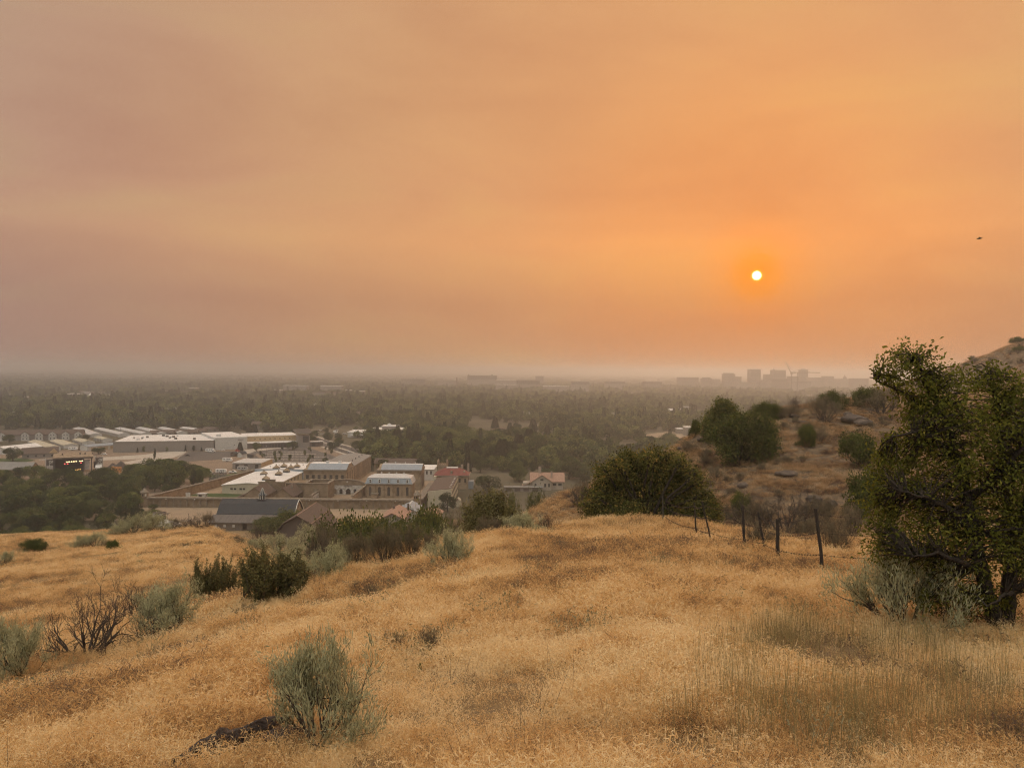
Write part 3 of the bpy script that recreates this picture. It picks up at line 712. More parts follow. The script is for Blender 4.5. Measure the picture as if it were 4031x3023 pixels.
def near_shrubs():
    G = 'sagebrush on the near slope'
    sh(692, 1612, 290, 240, 'sage', 'sagebrush', 'large grey-green sagebrush growing beside the dark lichened rock in front', G, 0, 1.2)
    sh(30, 1462, 165, 128, 'sage', 'sagebrush', 'grey-green sagebrush cut by the left edge of the photo', G, 1, 1.5)
    sh(190, 1418, 210, 165, 'dead', 'dead_shrub', 'large leafless dead shrub sprawling between two sagebrushes at left', 'bare dead shrubs', 0)
    sh(292, 1352, 130, 92, 'dead', 'dead_shrub', 'smaller bare shrub just behind the sprawling dead one', 'bare dead shrubs', 1)
    sh(350, 1380, 165, 120, 'sage', 'sagebrush', 'tall sagebrush right of the sprawling dead shrub', G, 2, 1.5)
    sh(330, 1388, 120, 60, 'dead', 'dead_shrub', 'low bare branches under the sagebrush right of the dead shrub', 'bare dead shrubs', 2)
    G2 = 'dark upright bitterbrush on the near slope'
    sh(462, 1312, 108, 98, 'bitter', 'bitterbrush', 'dark upright bitterbrush, left of the pair', G2, 0, 1.3)
    sh(580, 1307, 160, 118, 'bitter', 'bitterbrush', 'broad dark bitterbrush, right of the pair', G2, 1, 1.3)
    sh(530, 1340, 75, 34, 'brush', 'low_shrub', 'low dark tuft in front of the bitterbrush pair', 'low brush', 0)
    sh(655, 1268, 90, 70, 'sage', 'sagebrush', 'sagebrush touching the right side of the broad bitterbrush', G, 3, 1.0)
    sh(712, 1258, 100, 82, 'sage', 'sagebrush', 'sagebrush with pale dead twigs right of the bitterbrush', G, 1, 1.0)
    sh(690, 1240, 70, 88, 'dead', 'dead_shrub', 'pale bare twigs rising from the sagebrush', 'bare dead shrubs', 3)
    for i, (x, y, w, h) in enumerate([(775, 1226, 90, 78), (830, 1222, 95, 88), (885, 1212, 85, 80), (925, 1205, 60, 60)]):
        sh(x, y, w, h, 'brush', 'brown_brush', f'brown twiggy brush in the row left of the round sagebrush, {nth(i, 4)}', 'brown brush row on the crest', i % 3, 1.5)
    sh(970, 1232, 98, 92, 'sage', 'sagebrush', 'round sagebrush standing alone on the grass crest', G, 2, 1.3)
    sh(1052, 1190, 95, 70, 'brush', 'brown_brush', 'grey-brown brush at the foot of the tall dark bush', 'brown brush row on the crest', 1, 1.5, Y=27, top=1118)
    sh(1130, 1190, 112, 85, 'sage', 'sagebrush', 'pale sagebrush right of the tall dark bush', G, 0, 1.0, Y=26.5, top=1108)
    sh(1178, 1170, 60, 62, 'dead', 'dead_shrub', 'bare twiggy shrub right of the pale sagebrush', 'bare dead shrubs', 1, Y=29, top=1108)
    sh(1085, 1196, 44, 40, 'dead', 'dead_shrub', 'crooked dead branch reaching into the grass on the crest', 'bare dead shrubs', 2, Y=25.5)
    # between meadow and crest
    for i, (x, y, w, h, k) in enumerate([(515, 1178, 44, 22, 'brush'), (560, 1178, 52, 46, 'dead'), (545, 1192, 70, 30, 'sage'), (600, 1196, 78, 42, 'sage'), (640, 1198, 68, 40, 'sage'), (600, 1222, 60, 40, 'sage'), (670, 1178, 70, 48, 'sage'), (735, 1190, 62, 50, 'sage'), (780, 1186, 56, 44, 'sage')]):
        sh(x, y, w, h, k, {'sage': 'sagebrush', 'brush': 'low_shrub', 'dead': 'dead_shrub'}[k], f'{ {"sage": "small grey sagebrush", "brush": "low dark brush", "dead": "dark bare shrub"}[k]} below the brown barn roof, {nth(i, 9)} in the cluster', 'shrub cluster below the brown barn', i % 4, 0.6)
    # the meadow on the left
    GM = 'scattered shrubs on the left meadow'
    for (x, y, w, h, k, v, lb) in [(78, 1192, 52, 28, 'leafy', 0, 'dark green shrub alone on the left meadow'), (175, 1186, 48, 30, 'sage', 0, 'sagebrush at the left of the meadow clump'), (205, 1182, 60, 34, 'sage', 1, 'largest sagebrush of the meadow clump'), (228, 1186, 34, 20, 'brush', 2, 'low brush between sagebrush and green shrub on the meadow'), (246, 1192, 36, 25, 'leafy', 2, 'small green shrub at the right of the meadow clump'),
                                  (10, 1220, 40, 30, 'sage', 2, 'rounded sagebrush at the left edge of the meadow'), (402, 1187, 30, 16, 'brush', 0, 'small dark tuft right of centre on the meadow'), (430, 1180, 26, 12, 'brush', 1, 'very small tuft below the barn on the meadow'), (300, 1222, 22, 13, 'sage', 3, 'tiny pale sagebrush in the middle of the meadow'), (301, 1206, 14, 9, 'sage', 3, 'tiniest pale sagebrush above another on the meadow')]:
        sh(x, y, w, h, k, {'sage': 'sagebrush', 'brush': 'low_shrub', 'leafy': 'green_shrub'}[k], lb, GM, v, 0.7)
    row = [(248, 1156, 40, 20, 'sage'), (268, 1154, 52, 30, 'sage'), (290, 1152, 60, 40, 'sage'), (318, 1150, 58, 42, 'sage'), (345, 1147, 62, 34, 'sage'), (372, 1145, 50, 26, 'brush'), (398, 1141, 44, 24, 'dead'), (425, 1140, 48, 30, 'dead'), (448, 1139, 44, 34, 'brush'), (352, 1152, 22, 12, 'brush')]
    for i, (x, y, w, h, k) in enumerate(row):
        sh(x, y, w, h, k, {'sage': 'sagebrush', 'brush': 'low_shrub', 'dead': 'dead_shrub'}[k], f'{ {"sage": "grey sagebrush", "brush": "dark brush", "dead": "bare shrub"}[k]} in the row along the meadow top, {nth(i, 10)}', 'shrub row along the meadow top', i % 4, 0.6)
    # middle of the near slope
    sh(1292, 1256, 38, 30, 'brush', 'low_shrub', 'small grey brush alone in the middle of the grass', 'low brush', 1)
    sh(1380, 1263, 48, 24, 'brush', 'low_shrub', 'low brush right of the small grey one in the grass', 'low brush', 2)
    sh(805, 1292, 50, 30, 'brush', 'low_shrub', 'sparse dry brush below the brown brush row', 'low brush', 0, 0.5)
    sh(770, 1280, 42, 26, 'brush', 'low_shrub', 'small dry brush right of the bitterbrush pair', 'low brush', 2, 0.5)
    sh(930, 1420, 80, 70, 'brush', 'dry_weed', 'thin greenish-brown dry weed clump, right of two', 'dry weed clumps', 1, 0.35)
    sh(850, 1425, 80, 66, 'brush', 'dry_weed', 'thin greenish-brown dry weed clump, left of two', 'dry weed clumps', 2, 0.35)
    # behind the fence
    for i, (x, y, w, h, k) in enumerate([(1612, 1135, 80, 80, 'dead'), (1640, 1150, 100, 72, 'brush'), (1637, 1186, 92, 62, 'brush'), (1700, 1160, 150, 118, 'dead'), (1735, 1172, 95, 56, 'brush'), (1800, 1196, 100, 84, 'brush'), (1765, 1150, 110, 80, 'brush'), (1845, 1160, 90, 70, 'brush'), (1570, 1128, 60, 40, 'brush')]):
        sh(x, y, w, h, k, {'brush': 'brown_brush', 'dead': 'dead_shrub'}[k], f'{ {"brush": "brown twiggy brush", "dead": "bare dark shrub"}[k]} behind the wire fence, {nth(i, 9)} by foot', 'brush behind the wire fence', i % 3, 1.0)
    sh(1600, 1118, 66, 52, 'leafy', 'green_shrub', 'bright green shrub right of the big hawthorn', 'green shrubs', 1, 1.0)
    # sagebrush under the near tree
    sh(1945, 1366, 265, 205, 'sage', 'sagebrush', 'large sagebrush leaning out left under the near tree', G, 3, 1.2)
    sh(2060, 1358, 160, 120, 'dead', 'dead_shrub', 'bare twigs tangled at the foot of the near tree', 'bare dead shrubs', 0)
    # the far slope across the draw
    GH = 'shrubs on the rocky slope across the draw'
    hill = [(1545, 1038, 48, 34, 'brush', 0, 'dark round brush, lower of two beside the sloping path'), (1524, 1008, 42, 32, 'brush', 1, 'dark round brush, upper of two beside the hawthorn top'), (1488, 975, 62, 26, 'brush', 2, 'dark brush on the left shoulder of the slope'),
            (1746, 965, 40, 46, 'leafy', 0, 'bright green narrow shrub in the middle of the slope'), (1772, 958, 44, 40, 'brush', 1, 'grey brush right of the narrow green shrub'), (1852, 1008, 84, 72, 'leafy', 2, 'rounded green shrub on the slope left of the near tree'),
            (1782, 912, 90, 60, 'brush', 0, 'broad dark brush below the skyline shrub'), (1795, 885, 66, 40, 'leafy', 1, 'green shrub on the skyline left of the near tree'), (1655, 908, 62, 40, 'leafy', 3, 'green shrub on the skyline right of the two trees'),
            (1632, 905, 34, 40, 'dead', 0, 'bare shrub on the skyline right of the two trees'), (1720, 892, 60, 38, 'dead', 1, 'bare bushy shrub in the middle of the skyline'), (1688, 905, 42, 26, 'brush', 2, 'dark tuft on the skyline between bare shrubs'), (1710, 900, 60, 26, 'brush', 0, 'dark low brush under the bare skyline shrub'),
            (1870, 880, 62, 42, 'leafy', 0, 'green shrub on the skyline behind the near tree'), (1905, 895, 110, 60, 'brush', 1, 'wide dark brush behind the left arm of the near tree'), (1740, 930, 50, 18, 'brush', 2, 'flat dark brush at the middle of the slope'), (1660, 960, 36, 22, 'dead', 2, 'small bare shrub right of the larger slope tree'),
            (1870, 1118, 110, 100, 'leafy', 1, 'dark green shrub behind the fence by the near tree'), (1255, 1095, 70, 55, 'dead', 0, 'bare dark shrub on the spur left of the hawthorn'), (1262, 1085, 60, 50, 'brush', 2, 'dark brush on the spur left of the hawthorn'), (1700, 1000, 40, 16, 'brush', 1, 'low brush beside the boulder on the slope'),
            (1925, 985, 60, 40, 'brush', 0, 'grey brush right of the rounded green shrub'), (1500, 945, 26, 38, 'leafy', 2, 'small green shrub at the left end of the skyline'), (1645, 1020, 30, 22, 'brush', 0, 'small dark tuft below the larger slope tree'), (2198, 742, 30, 14, 'leafy', 1, 'dark shrub on the distant ridge at the right edge'), (2160, 756, 36, 14, 'leafy', 2, 'dark shrub lower on the distant ridge')]
    for (x, y, w, h, k, v, lb) in hill:
        sh(x, y, w, h, k, {'leafy': 'green_shrub', 'brush': 'brown_brush', 'dead': 'dead_shrub'}[k], lb, GH, v, 1.0 if k == 'leafy' else 0.6)
    # smaller tufts all over the slope
    r = np.random.default_rng(77); spots = []
    while len(spots) < 64:
        x, y = r.uniform(1490, 2010), r.uniform(900, 1120)
        p = hit(x * D2T, y * D2T)
        if p is not None and p.y > 60: spots.append((x, y))
    spots.sort()
    for i, (x, y) in enumerate(spots):
        w = r.uniform(14, 34); sh(x, y, w, w * r.uniform(0.4, 0.7), 'brush', 'brown_brush', f'small brown tuft scattered on the rocky slope, {nth(i, 64)}', 'small tufts on the rocky slope', i % 3, 0.6)
    for (x, y, w, h, k, v, lb) in [(582, 1152, 64, 34, 'leafy', 0, 'olive bush at the left foot of the brown barn'), (622, 1156, 100, 52, 'leafy', 1, 'broad dark olive bush in front of the charcoal barn'), (664, 1162, 66, 36, 'leafy', 2, 'low olive bush right of the broad one by the barns'), (640, 1215, 64, 36, 'sage', 1, 'grey sagebrush behind the broad bitterbrush'), (690, 1215, 70, 44, 'sage', 2, 'grey sagebrush behind the twiggy sagebrush'), (745, 1235, 66, 56, 'sage', 0, 'grey sagebrush left of the brown brush row'), (755, 1205, 64, 46, 'sage', 3, 'grey sagebrush above the brown brush row'), (715, 1195, 60, 40, 'sage', 1, 'small grey sagebrush in the middle of the shrub belt'), (620, 1235, 70, 42, 'sage', 3, 'sagebrush between bitterbrush and meadow')]:
        sh(x, y, w, h, k, 'green_shrub' if k == 'leafy' else 'sagebrush', lb, 'shrub belt below the barns', v, 0.9)
    rp = []
    while len(rp) < 16:
        x, y = r.uniform(2040, 2212), r.uniform(735, 800); p = hit(x * D2T, y * D2T)
        if p is not None and p.y > 200: rp.append((x, y))
    rp.sort()
    for i, (x, y) in enumerate(rp):
        w = r.uniform(10, 30); sh(x, y, w, w * r.uniform(.35, .6), 'brush' if i % 3 else 'leafy', 'brown_brush' if i % 3 else 'green_shrub', f'hazy scrub bush on the distant ridge at right, {nth(i, 16)}', 'scrub on the distant ridge', i % 3, 0.6)
    # green thicket in the draw below the houses
    GT = 'green thicket in the draw below the tan-roofed houses'
    th = [(700, 120, 1150, 1132, 100, 'brush', 0), (735, 150, 1160, 1126, 130, 'leafy', 3), (770, 130, 1150, 1122, 120, 'leafy', 0), (810, 140, 1150, 1126, 140, 'leafy', 1), (850, 150, 1150, 1128, 130, 'leafy', 2), (885, 120, 1150, 1136, 110, 'leafy', 3),
          (925, 150, 1150, 1098, 90, 'leafy', 0), (945, 130, 1150, 1118, 90, 'leafy', 1), (985, 160, 1150, 1104, 80, 'brush', 1), (905, 110, 1150, 1146, 100, 'leafy', 2), (965, 120, 1150, 1136, 90, 'brush', 2), (845, 105, 1150, 1148, 110, 'brush', 0), (780, 100, 1150, 1150, 110, 'leafy', 1), (1015, 200, 1150, 1082, 60, 'brush', 0), (1160, 200, 1150, 1068, 45, 'leafy', 2), (1105, 230, 1150, 1072, 40, 'leafy', 1)]
    th.sort(); m_ = len(th)
    for i, (x, Y, yb, top, w, k, v) in enumerate(th):
        sh(x, yb, w, 50, k, 'green_shrub' if k == 'leafy' else 'brown_brush', f'{"leafy green" if k == "leafy" else "brown twiggy"} shrub in the thicket below the houses, {nth(i, m_)}', GT, v, 1.0, Y=Y, top=top)
near_shrubs()
# ------------------------------------------------------------------ near trees
def hero_tree():
    r = np.random.default_rng(11); base = hit(3945, 2482); k = base.y / FPX * D2T
    t = thing('hackberry_tree', 'near hackberry tree with forked trunk cut by the right edge', 'tree', base)
    def L_(Dx, Dy, y=0.0): return np.array([(Dx - 2165) * k, y, (1362 - Dy) * k])
    wood = MB(); twigs = MB()
    def limb(pts, r0, r1, sides=8):
        P = [L_(*p) for p in pts]; Q = []
        for i in range(len(P) - 1):
            for s in range(4): Q.append(P[i] + (P[i + 1] - P[i]) * s / 4 + r.normal(0, 0.012, 3) * (s > 0))
        Q.append(P[-1]); n = len(Q)
        wood.tube(Q, [r0 + (r1 - r0) * i / (n - 1) for i in range(n)], sides); return Q
    skel = []
    skel += limb([(2168, 1372, 0), (2140, 1320, -.05), (2118, 1270, -.1), (2095, 1180, -.1), (2085, 1080, 0), (2070, 990, .1), (2040, 900, .1), (2000, 830, .1), (1965, 775, 0)], 0.105, 0.012)
    skel += limb([(2175, 1372, .05), (2190, 1310, .1), (2200, 1200, .2), (2205, 1080, .3), (2190, 960, .3), (2165, 860, .2), (2140, 790, .2)], 0.10, 0.012)
    skel += limb([(2085, 1080, 0), (2130, 1010, -.2), (2180, 940, -.3), (2230, 880, -.3)], 0.05, 0.01)
    skel += limb([(2070, 990, .1), (2010, 950, 0), (1950, 930, -.2), (1900, 940, -.2)], 0.04, 0.008)
    skel += limb([(2095, 1150, -.1), (2030, 1100, -.3), (1960, 1060, -.4), (1905, 1050, -.4)], 0.045, 0.008)
    skel += limb([(2105, 1230, -.1), (2040, 1200, -.4), (1970, 1170, -.5), (1920, 1180, -.5)], 0.045, 0.008)
    skel += limb([(2040, 900, .1), (1980, 860, .2), (1920, 830, .2), (1885, 815, .2)], 0.03, 0.006)
    skel += limb([(2200, 1150, .2), (2260, 1050, .2), (2290, 950, .2)], 0.05, 0.01)
    skel += limb([(2190, 1280, 0), (2110, 1255, -.5), (2050, 1270, -.7)], 0.03, 0.006)
    SK = np.array(skel)
    blobs = [(1955, 770, 62, 34), (1905, 808, 34, 24), (1998, 812, 66, 34), (2000, 850, 80, 45), (2130, 815, 62, 34), (2185, 858, 50, 45), (2060, 905, 115, 70), (2180, 925, 100, 85), (1985, 900, 50, 40), (1965, 960, 58, 45), (1930, 1030, 62, 48), (2060, 1015, 130, 80), (2190, 1050, 110, 95), (1898, 1085, 44, 44),
             (1990, 1120, 105, 75), (2110, 1140, 120, 80), (2210, 1170, 85, 95), (1925, 1190, 58, 40), (2030, 1225, 90, 52), (2085, 1285, 58, 34), (2010, 1290, 46, 28), (2150, 1300, 36, 24), (2265, 900, 85, 95), (2285, 1050, 95, 115), (2265, 1200, 80, 90), (1895, 1145, 34, 30), (1905, 985, 25, 22)]
    P, D, T = [], [], []
    for (bx, by, rx, ry) in blobs:
        n = int(rx * ry / 55) + 16
        for _ in range(n):
            q = r.normal(0, 1, 3); q = q / np.linalg.norm(q) * r.random() ** 0.45
            e = L_(bx + q[0] * rx, by + q[2] * ry, 0) + np.array([0, q[1] * max(rx, ry) * k * 1.1, 0])
            j = np.argmin(((SK - e) ** 2).sum(1) + 0.15 * np.maximum(SK[:, 2] - e[2], 0)); s = SK[j]
            mid = (s + e) / 2 + np.array([0, 0, 0.10]) * np.linalg.norm(e - s) + r.normal(0, 0.03, 3)
            twigs.tube([s, mid, e], [0.010, 0.006, 0.003], 3)
            m_ = int(r.integers(10, 20)); tt = r.random(m_)[:, None] ** 0.6
            pp = np.where(tt < 0.5, s + (mid - s) * tt * 2, mid + (e - mid) * (tt - 0.5) * 2)
            pp = np.where(r.random(m_)[:, None] < 0.7, e + r.normal(0, 0.055, (m_, 3)), pp + r.normal(0, 0.03, (m_, 3)))
            dv = unit(unit(e - mid)[None] * 0.5 + r.normal(0, 0.7, (m_, 3)) + np.array([0, 0, -0.25]))
            P.append(pp); D.append(dv); T.append(np.clip(0.42 + r.normal(0, 0.10) + r.normal(0, 0.13, m_), 0, 1))
    P, D, T = np.concatenate(P), np.concatenate(D), np.concatenate(T)
    wood.build('trunk', M_BARK, t, True); twigs.build('twigs', M_BARK, t)
    link('leaves', leaf_mesh('hackberry_leaves', P, D, 0.048 * (0.6 + 0.8 * r.random(len(P))), 0.025, r, M_HACK, T, 0.2), t)
    # bare lower twigs
    db = MB(); tips = []
    for i in range(7):
        s = SK[r.integers(0, 14)] + np.array([0, -0.1, 0.05]); az = r.uniform(2.2, 6.3)
        grow(r, db, s, unit(np.array([math.cos(az) * 1.0, math.sin(az) * 0.6, 0.35])), 0.45, 0.010, 0, 2, tips, 0.7, 0.1, (2, 4), 0.3, 4, 0.7, 0.002)
    db.build('dead_twigs', M_BARK, t)
hero_tree()

def bush_tree(name, label, loc, w, h, blobs, m_, leaf, n, seed, depth=0.8, cat='tree', group=None, stems=7, flat=0.0):
    """many-stemmed leafy tree or tall bush; blobs = [(x, z, rx, rz)] as fractions of w and h"""
    r = np.random.default_rng(seed); t = thing(name, label, cat, loc, 0, group)
    wood = MB(); P, D, T = [], [], []
    ar = np.array([b[2] * b[3] for b in blobs]); ar = ar / ar.sum()
    starts = [np.array([r.normal(0, 0.05) * w, r.normal(0, 0.05) * w, -0.1]) for _ in range(stems)]
    for bi, (bx, bz, rx, rz) in enumerate(blobs):
        c = np.array([bx * w, r.normal(0, 0.25) * depth * w * 0.5, bz * h]); s = starts[bi % stems]
        mid = s * 0.5 + c * 0.5 + np.array([0, 0, 0.08 * h]) + r.normal(0, 0.02, 3) * w
        wood.tube([s, s * 0.7 + mid * 0.3 + r.normal(0, 0.01, 3) * w, mid, c], [0.020 * w, 0.015 * w, 0.011 * w, 0.004 * w], 5)
        for _ in range(7):
            q = unit(r.normal(0, 1, 3)) * np.array([rx * w, rx * w * depth, rz * h]) * 0.9; wood.tube([mid * 0.4 + c * 0.6, c + q * 0.5 + r.normal(0, 0.01, 3) * w, c + q], [0.006 * w, 0.004 * w, 0.0015 * w], 3)
        m2 = int(n * ar[bi]); ncl = max(m2 // 14, 4)
        q = unit(r.normal(0, 1, (ncl, 3))) * (r.random(ncl)[:, None] ** 0.33)
        cc = c + q * np.array([rx * w, rx * w * depth, rz * h])
        ct = r.normal(0, 0.19, ncl)
        pp = np.repeat(cc, 14, 0) + r.normal(0, 1, (ncl * 14, 3)) * leaf * 1.5
        pp[:, 2] = np.maximum(pp[:, 2], 0.02)
        P.append(pp); D.append(unit(r.normal(0, 1, pp.shape) + np.array([0, 0, -0.2]))); T.append(np.clip(0.42 + np.repeat(ct, 14) + r.normal(0, 0.12, len(pp)), 0, 1))
    P, D, T = np.concatenate(P), np.concatenate(D), np.concatenate(T)
    wood.build('branches', M_BARK, t)
    link('leaves', leaf_mesh(name + '_leaves', P, D, leaf * (0.7 + 0.6 * r.random(len(P))), leaf * 0.62, r, m_, T), t)
    return t

def slope_trees():
    p = on_ground(1058 * D2T, 31.0); k = p.y / FPX * D2T; h_ = atY(1058 * D2T, 1046 * D2T, 31.0).z - p.z
    bush_tree('bitterbrush', 'tall dark olive bush behind the round sagebrush', (p.x, p.y, p.z - .1), 132 * k, h_, [(-.3, .4, .16, .3), (-.1, .6, .17, .3), (.12, .62, .16, .3), (.32, .42, .14, .28), (0, .3, .3, .26), (.02, .85, .08, .13), (-.2, .78, .07, .14), (.2, .8, .07, .14), (-.38, .6, .06, .14), (.4, .62, .05, .12)], M_BITTER, 0.075, 15000, 14, 0.8, 'bush', None, 8)
    # the big hawthorn on the crest
    p = on_ground(1400 * D2T, 41.0); k = p.y / FPX * D2T
    B = [(-.33, .36, .13, .30), (-.22, .56, .13, .24), (-.06, .74, .13, .18), (.10, .72, .11, .16), (.0, .46, .20, .34), (.22, .56, .13, .24), (.33, .42, .12, .26), (.42, .22, .09, .18), (-.42, .17, .08, .15), (.2, .22, .20, .20), (-.2, .20, .20, .18), (.05, .93, .06, .10), (-.14, .86, .07, .10)]
    rr = np.random.default_rng(91)
    for a in np.linspace(0.05, 3.09, 34): q = 1 + rr.normal(0, .07); B.append((.47 * math.cos(a) * q, .10 + .80 * math.sin(a) ** .8 * q, rr.uniform(.025, .06), rr.uniform(.04, .09)))
    bush_tree('hawthorn_bush', 'big rounded olive-green hawthorn bush on the grass crest', (p.x, p.y, p.z - 0.1), 268 * k, 166 * k, B, M_HAW, 0.125, 46000, 5, 0.8, 'bush', None, 8)
    p = on_ground(1522 * D2T, 40.0)
    bush_tree('hawthorn_bush', 'small yellow-green bush at the right foot of the big hawthorn', (p.x, p.y, p.z - 0.1), 70 * k, 74 * k, [(-.2, .5, .3, .4), (.2, .55, .28, .4), (0, .75, .2, .22)], M_HAW, 0.11, 5200, 8, 0.8, 'bush', None, 4)
    T1 = [(-.3, .35, .2, .25), (-.1, .55, .25, .28), (.25, .45, .25, .28), (.1, .75, .2, .2), (.36, .28, .18, .22), (-.35, .15, .15, .15), (-.05, .9, .14, .12)]
    T2 = [(-.32, .55, .2, .3), (0, .7, .28, .26), (.3, .66, .2, .25), (-.05, .4, .3, .3), (.28, .36, .22, .3), (.1, .16, .25, .16), (-.3, .25, .16, .2), (.42, .5, .1, .2)]
    for (x, y, w, h, B, lb, sd) in [(1562, 950, 92, 88, T1, 'taller dark green tree on the left end of the rocky skyline', 21), (1606, 1000, 132, 120, T2, 'broad green tree in front of the skyline tree', 22)]:
        p = hit(x * D2T, y * D2T); kk = p.y / FPX * D2T
        bush_tree('slope_tree', lb, (p.x, p.y, p.z - 0.2), w * kk, h * kk, B, M_LEAFY, 0.26, 14000, sd, 0.8, 'tree', 'trees on the rocky slope', 5)
slope_trees()
# ------------------------------------------------------------------ building materials
def masonry(name, c1, c2, mortar, bw=0.9, bh=0.42, stain=(0.6, 0.55, 0.5)):
    if name in MATS: return MATS[name]
    M = bpy.data.materials.new(name); M.use_nodes = True
    t = M.node_tree; b = t.nodes['Principled BSDF']; nn = t.nodes.new; lk = t.links.new
    g = nn('ShaderNodeNewGeometry'); sp = nn('ShaderNodeSeparateXYZ'); lk(g.outputs['Position'], sp.inputs[0])
    ad = nn('ShaderNodeMath'); lk(sp.outputs[0], ad.inputs[0]); lk(sp.outputs[1], ad.inputs[1])
    cb = nn('ShaderNodeCombineXYZ'); lk(ad.outputs[0], cb.inputs[0]); lk(sp.outputs[2], cb.inputs[1])
    br = nn('ShaderNodeTexBrick'); lk(cb.outputs[0], br.inputs['Vector']); br.inputs['Scale'].default_value = 1.0
    br.inputs['Color1'].default_value = (*c1, 1); br.inputs['Color2'].default_value = (*c2, 1); br.inputs['Mortar'].default_value = (*mortar, 1)
    br.inputs['Brick Width'].default_value = bw; br.inputs['Row Height'].default_value = bh; br.inputs['Mortar Size'].default_value = 0.03
    z = nn('ShaderNodeTexNoise'); lk(g.outputs['Position'], z.inputs['Vector']); z.inputs['Scale'].default_value = 0.35; z.inputs['Detail'].default_value = 6
    r = nn('ShaderNodeMapRange'); lk(z.outputs[0], r.inputs[0]); r.inputs[1].default_value = 0.42; r.inputs[2].default_value = 0.7
    mx = nn('ShaderNodeMix'); mx.data_type = 'RGBA'; mx.blend_type = 'MULTIPLY'; lk(r.outputs[0], mx.inputs[0]); lk(br.outputs[0], mx.inputs[6]); mx.inputs[7].default_value = (*stain, 1)
    lk(mx.outputs[2], b.inputs['Base Color']); b.inputs['Roughness'].default_value = 0.95; b.inputs['Specular IOR Level'].default_value = 0.1
    MATS[name] = M; return M
SAND = masonry('sandstone', (0.30, 0.225, 0.155), (0.25, 0.185, 0.125), (0.19, 0.145, 0.105))
SANDL = masonry('pale_sandstone', (0.38, 0.29, 0.20), (0.33, 0.25, 0.17), (0.25, 0.19, 0.14))
SANDW = masonry('wall_sandstone', (0.34, 0.235, 0.145), (0.28, 0.19, 0.12), (0.22, 0.155, 0.10), 1.2, 0.5)
CAPST = mat('cap_stone', (0.21, 0.17, 0.13), 0.95, var=0.3, scale=0.8)
WHITEW = mat('peeling_whitewash', (0.66, 0.64, 0.61), 0.9, col2=(0.33, 0.28, 0.23), scale=0.8, detail=8)
WROOF = mat('white_membrane_roof', (0.78, 0.76, 0.73), 0.55, col2=(0.66, 0.63, 0.60), scale=0.12)
BLUEM = mat('blue_grey_metal', (0.27, 0.31, 0.345), 0.5, col2=(0.23, 0.265, 0.30), scale=0.5, spec=0.4)
LTMET = mat('pale_metal_roof', (0.55, 0.54, 0.52), 0.45, col2=(0.47, 0.46, 0.45), scale=0.3, spec=0.5)
GREYR = mat('grey_roof', (0.26, 0.245, 0.225), 0.8, col2=(0.21, 0.195, 0.18), scale=0.3)
BROWNR = mat('brown_shingle', (0.125, 0.09, 0.072), 0.9, col2=(0.095, 0.068, 0.056), scale=0.6, stretch=(1, 1, 4))
SLATE = mat('charcoal_shingle', (0.050, 0.054, 0.060), 0.85, col2=(0.040, 0.043, 0.049), scale=0.5)
CORRUG = mat('weathered_corrugated_iron', (0.155, 0.135, 0.12), 0.75, col2=(0.10, 0.085, 0.078), scale=0.9, stretch=(3.0, 0.25, 0.25))
TANR = mat('tan_worn_shingle', (0.40, 0.255, 0.185), 0.9, col2=(0.30, 0.17, 0.12), scale=1.2, detail=6)
REDR = mat('red_tile_roof', (0.21, 0.062, 0.050), 0.85, col2=(0.16, 0.05, 0.042), scale=0.5)
BOARD = mat('weathered_boards', (0.20, 0.165, 0.135), 0.95, col2=(0.12, 0.095, 0.078), scale=1.5, stretch=(4, 4, 0.3))
CREAM = mat('cream_stucco', (0.46, 0.405, 0.30), 0.9, var=0.08, scale=0.4)
TAN = mat('tan_stucco', (0.42, 0.30, 0.17), 0.9, var=0.08, scale=0.3)
GREYW = mat('grey_block', (0.235, 0.205, 0.185), 0.9, var=0.06, scale=0.2)
LTGREY = mat('light_grey_panel', (0.50, 0.475, 0.44), 0.85, var=0.05, scale=0.2)
PALEST = mat('pale_house_stone', (0.37, 0.315, 0.255), 0.9, var=0.08, scale=0.6)
DKBROWN = mat('dark_brown_block', (0.10, 0.078, 0.068), 0.9, var=0.1, scale=0.4)
GLASS = mat('dark_window', (0.030, 0.030, 0.032), 0.25, spec=0.5)
TRIMW = mat('white_trim', (0.62, 0.60, 0.56), 0.7)
BRICKC = mat('chimney_stone', (0.30, 0.24, 0.19), 0.95, var=0.2, scale=2)
DKMET = mat('dark_metal', (0.045, 0.042, 0.040), 0.6, spec=0.4)
DIRT = mat('sandy_dirt', (0.36, 0.265, 0.175), 1.0, col2=(0.27, 0.20, 0.135), scale=0.08, detail=7)
DIRT2 = mat('worked_earth', (0.27, 0.195, 0.135), 1.0, col2=(0.19, 0.14, 0.10), scale=0.06, detail=7)
ASPH = mat('worn_asphalt', (0.115, 0.10, 0.09), 0.95, col2=(0.09, 0.08, 0.072), scale=0.15)
CONC = mat('pale_concrete', (0.44, 0.385, 0.32), 0.9, var=0.08, scale=0.2)
LAWN = mat('watered_lawn', (0.055, 0.085, 0.022), 1.0, col2=(0.04, 0.065, 0.018), scale=0.3)
GRAVELM = mat('dark_gravel', (0.085, 0.068, 0.06), 1.0, var=0.25, scale=0.6)
LINEP = mat('white_line_paint', (0.62, 0.56, 0.48), 0.8)

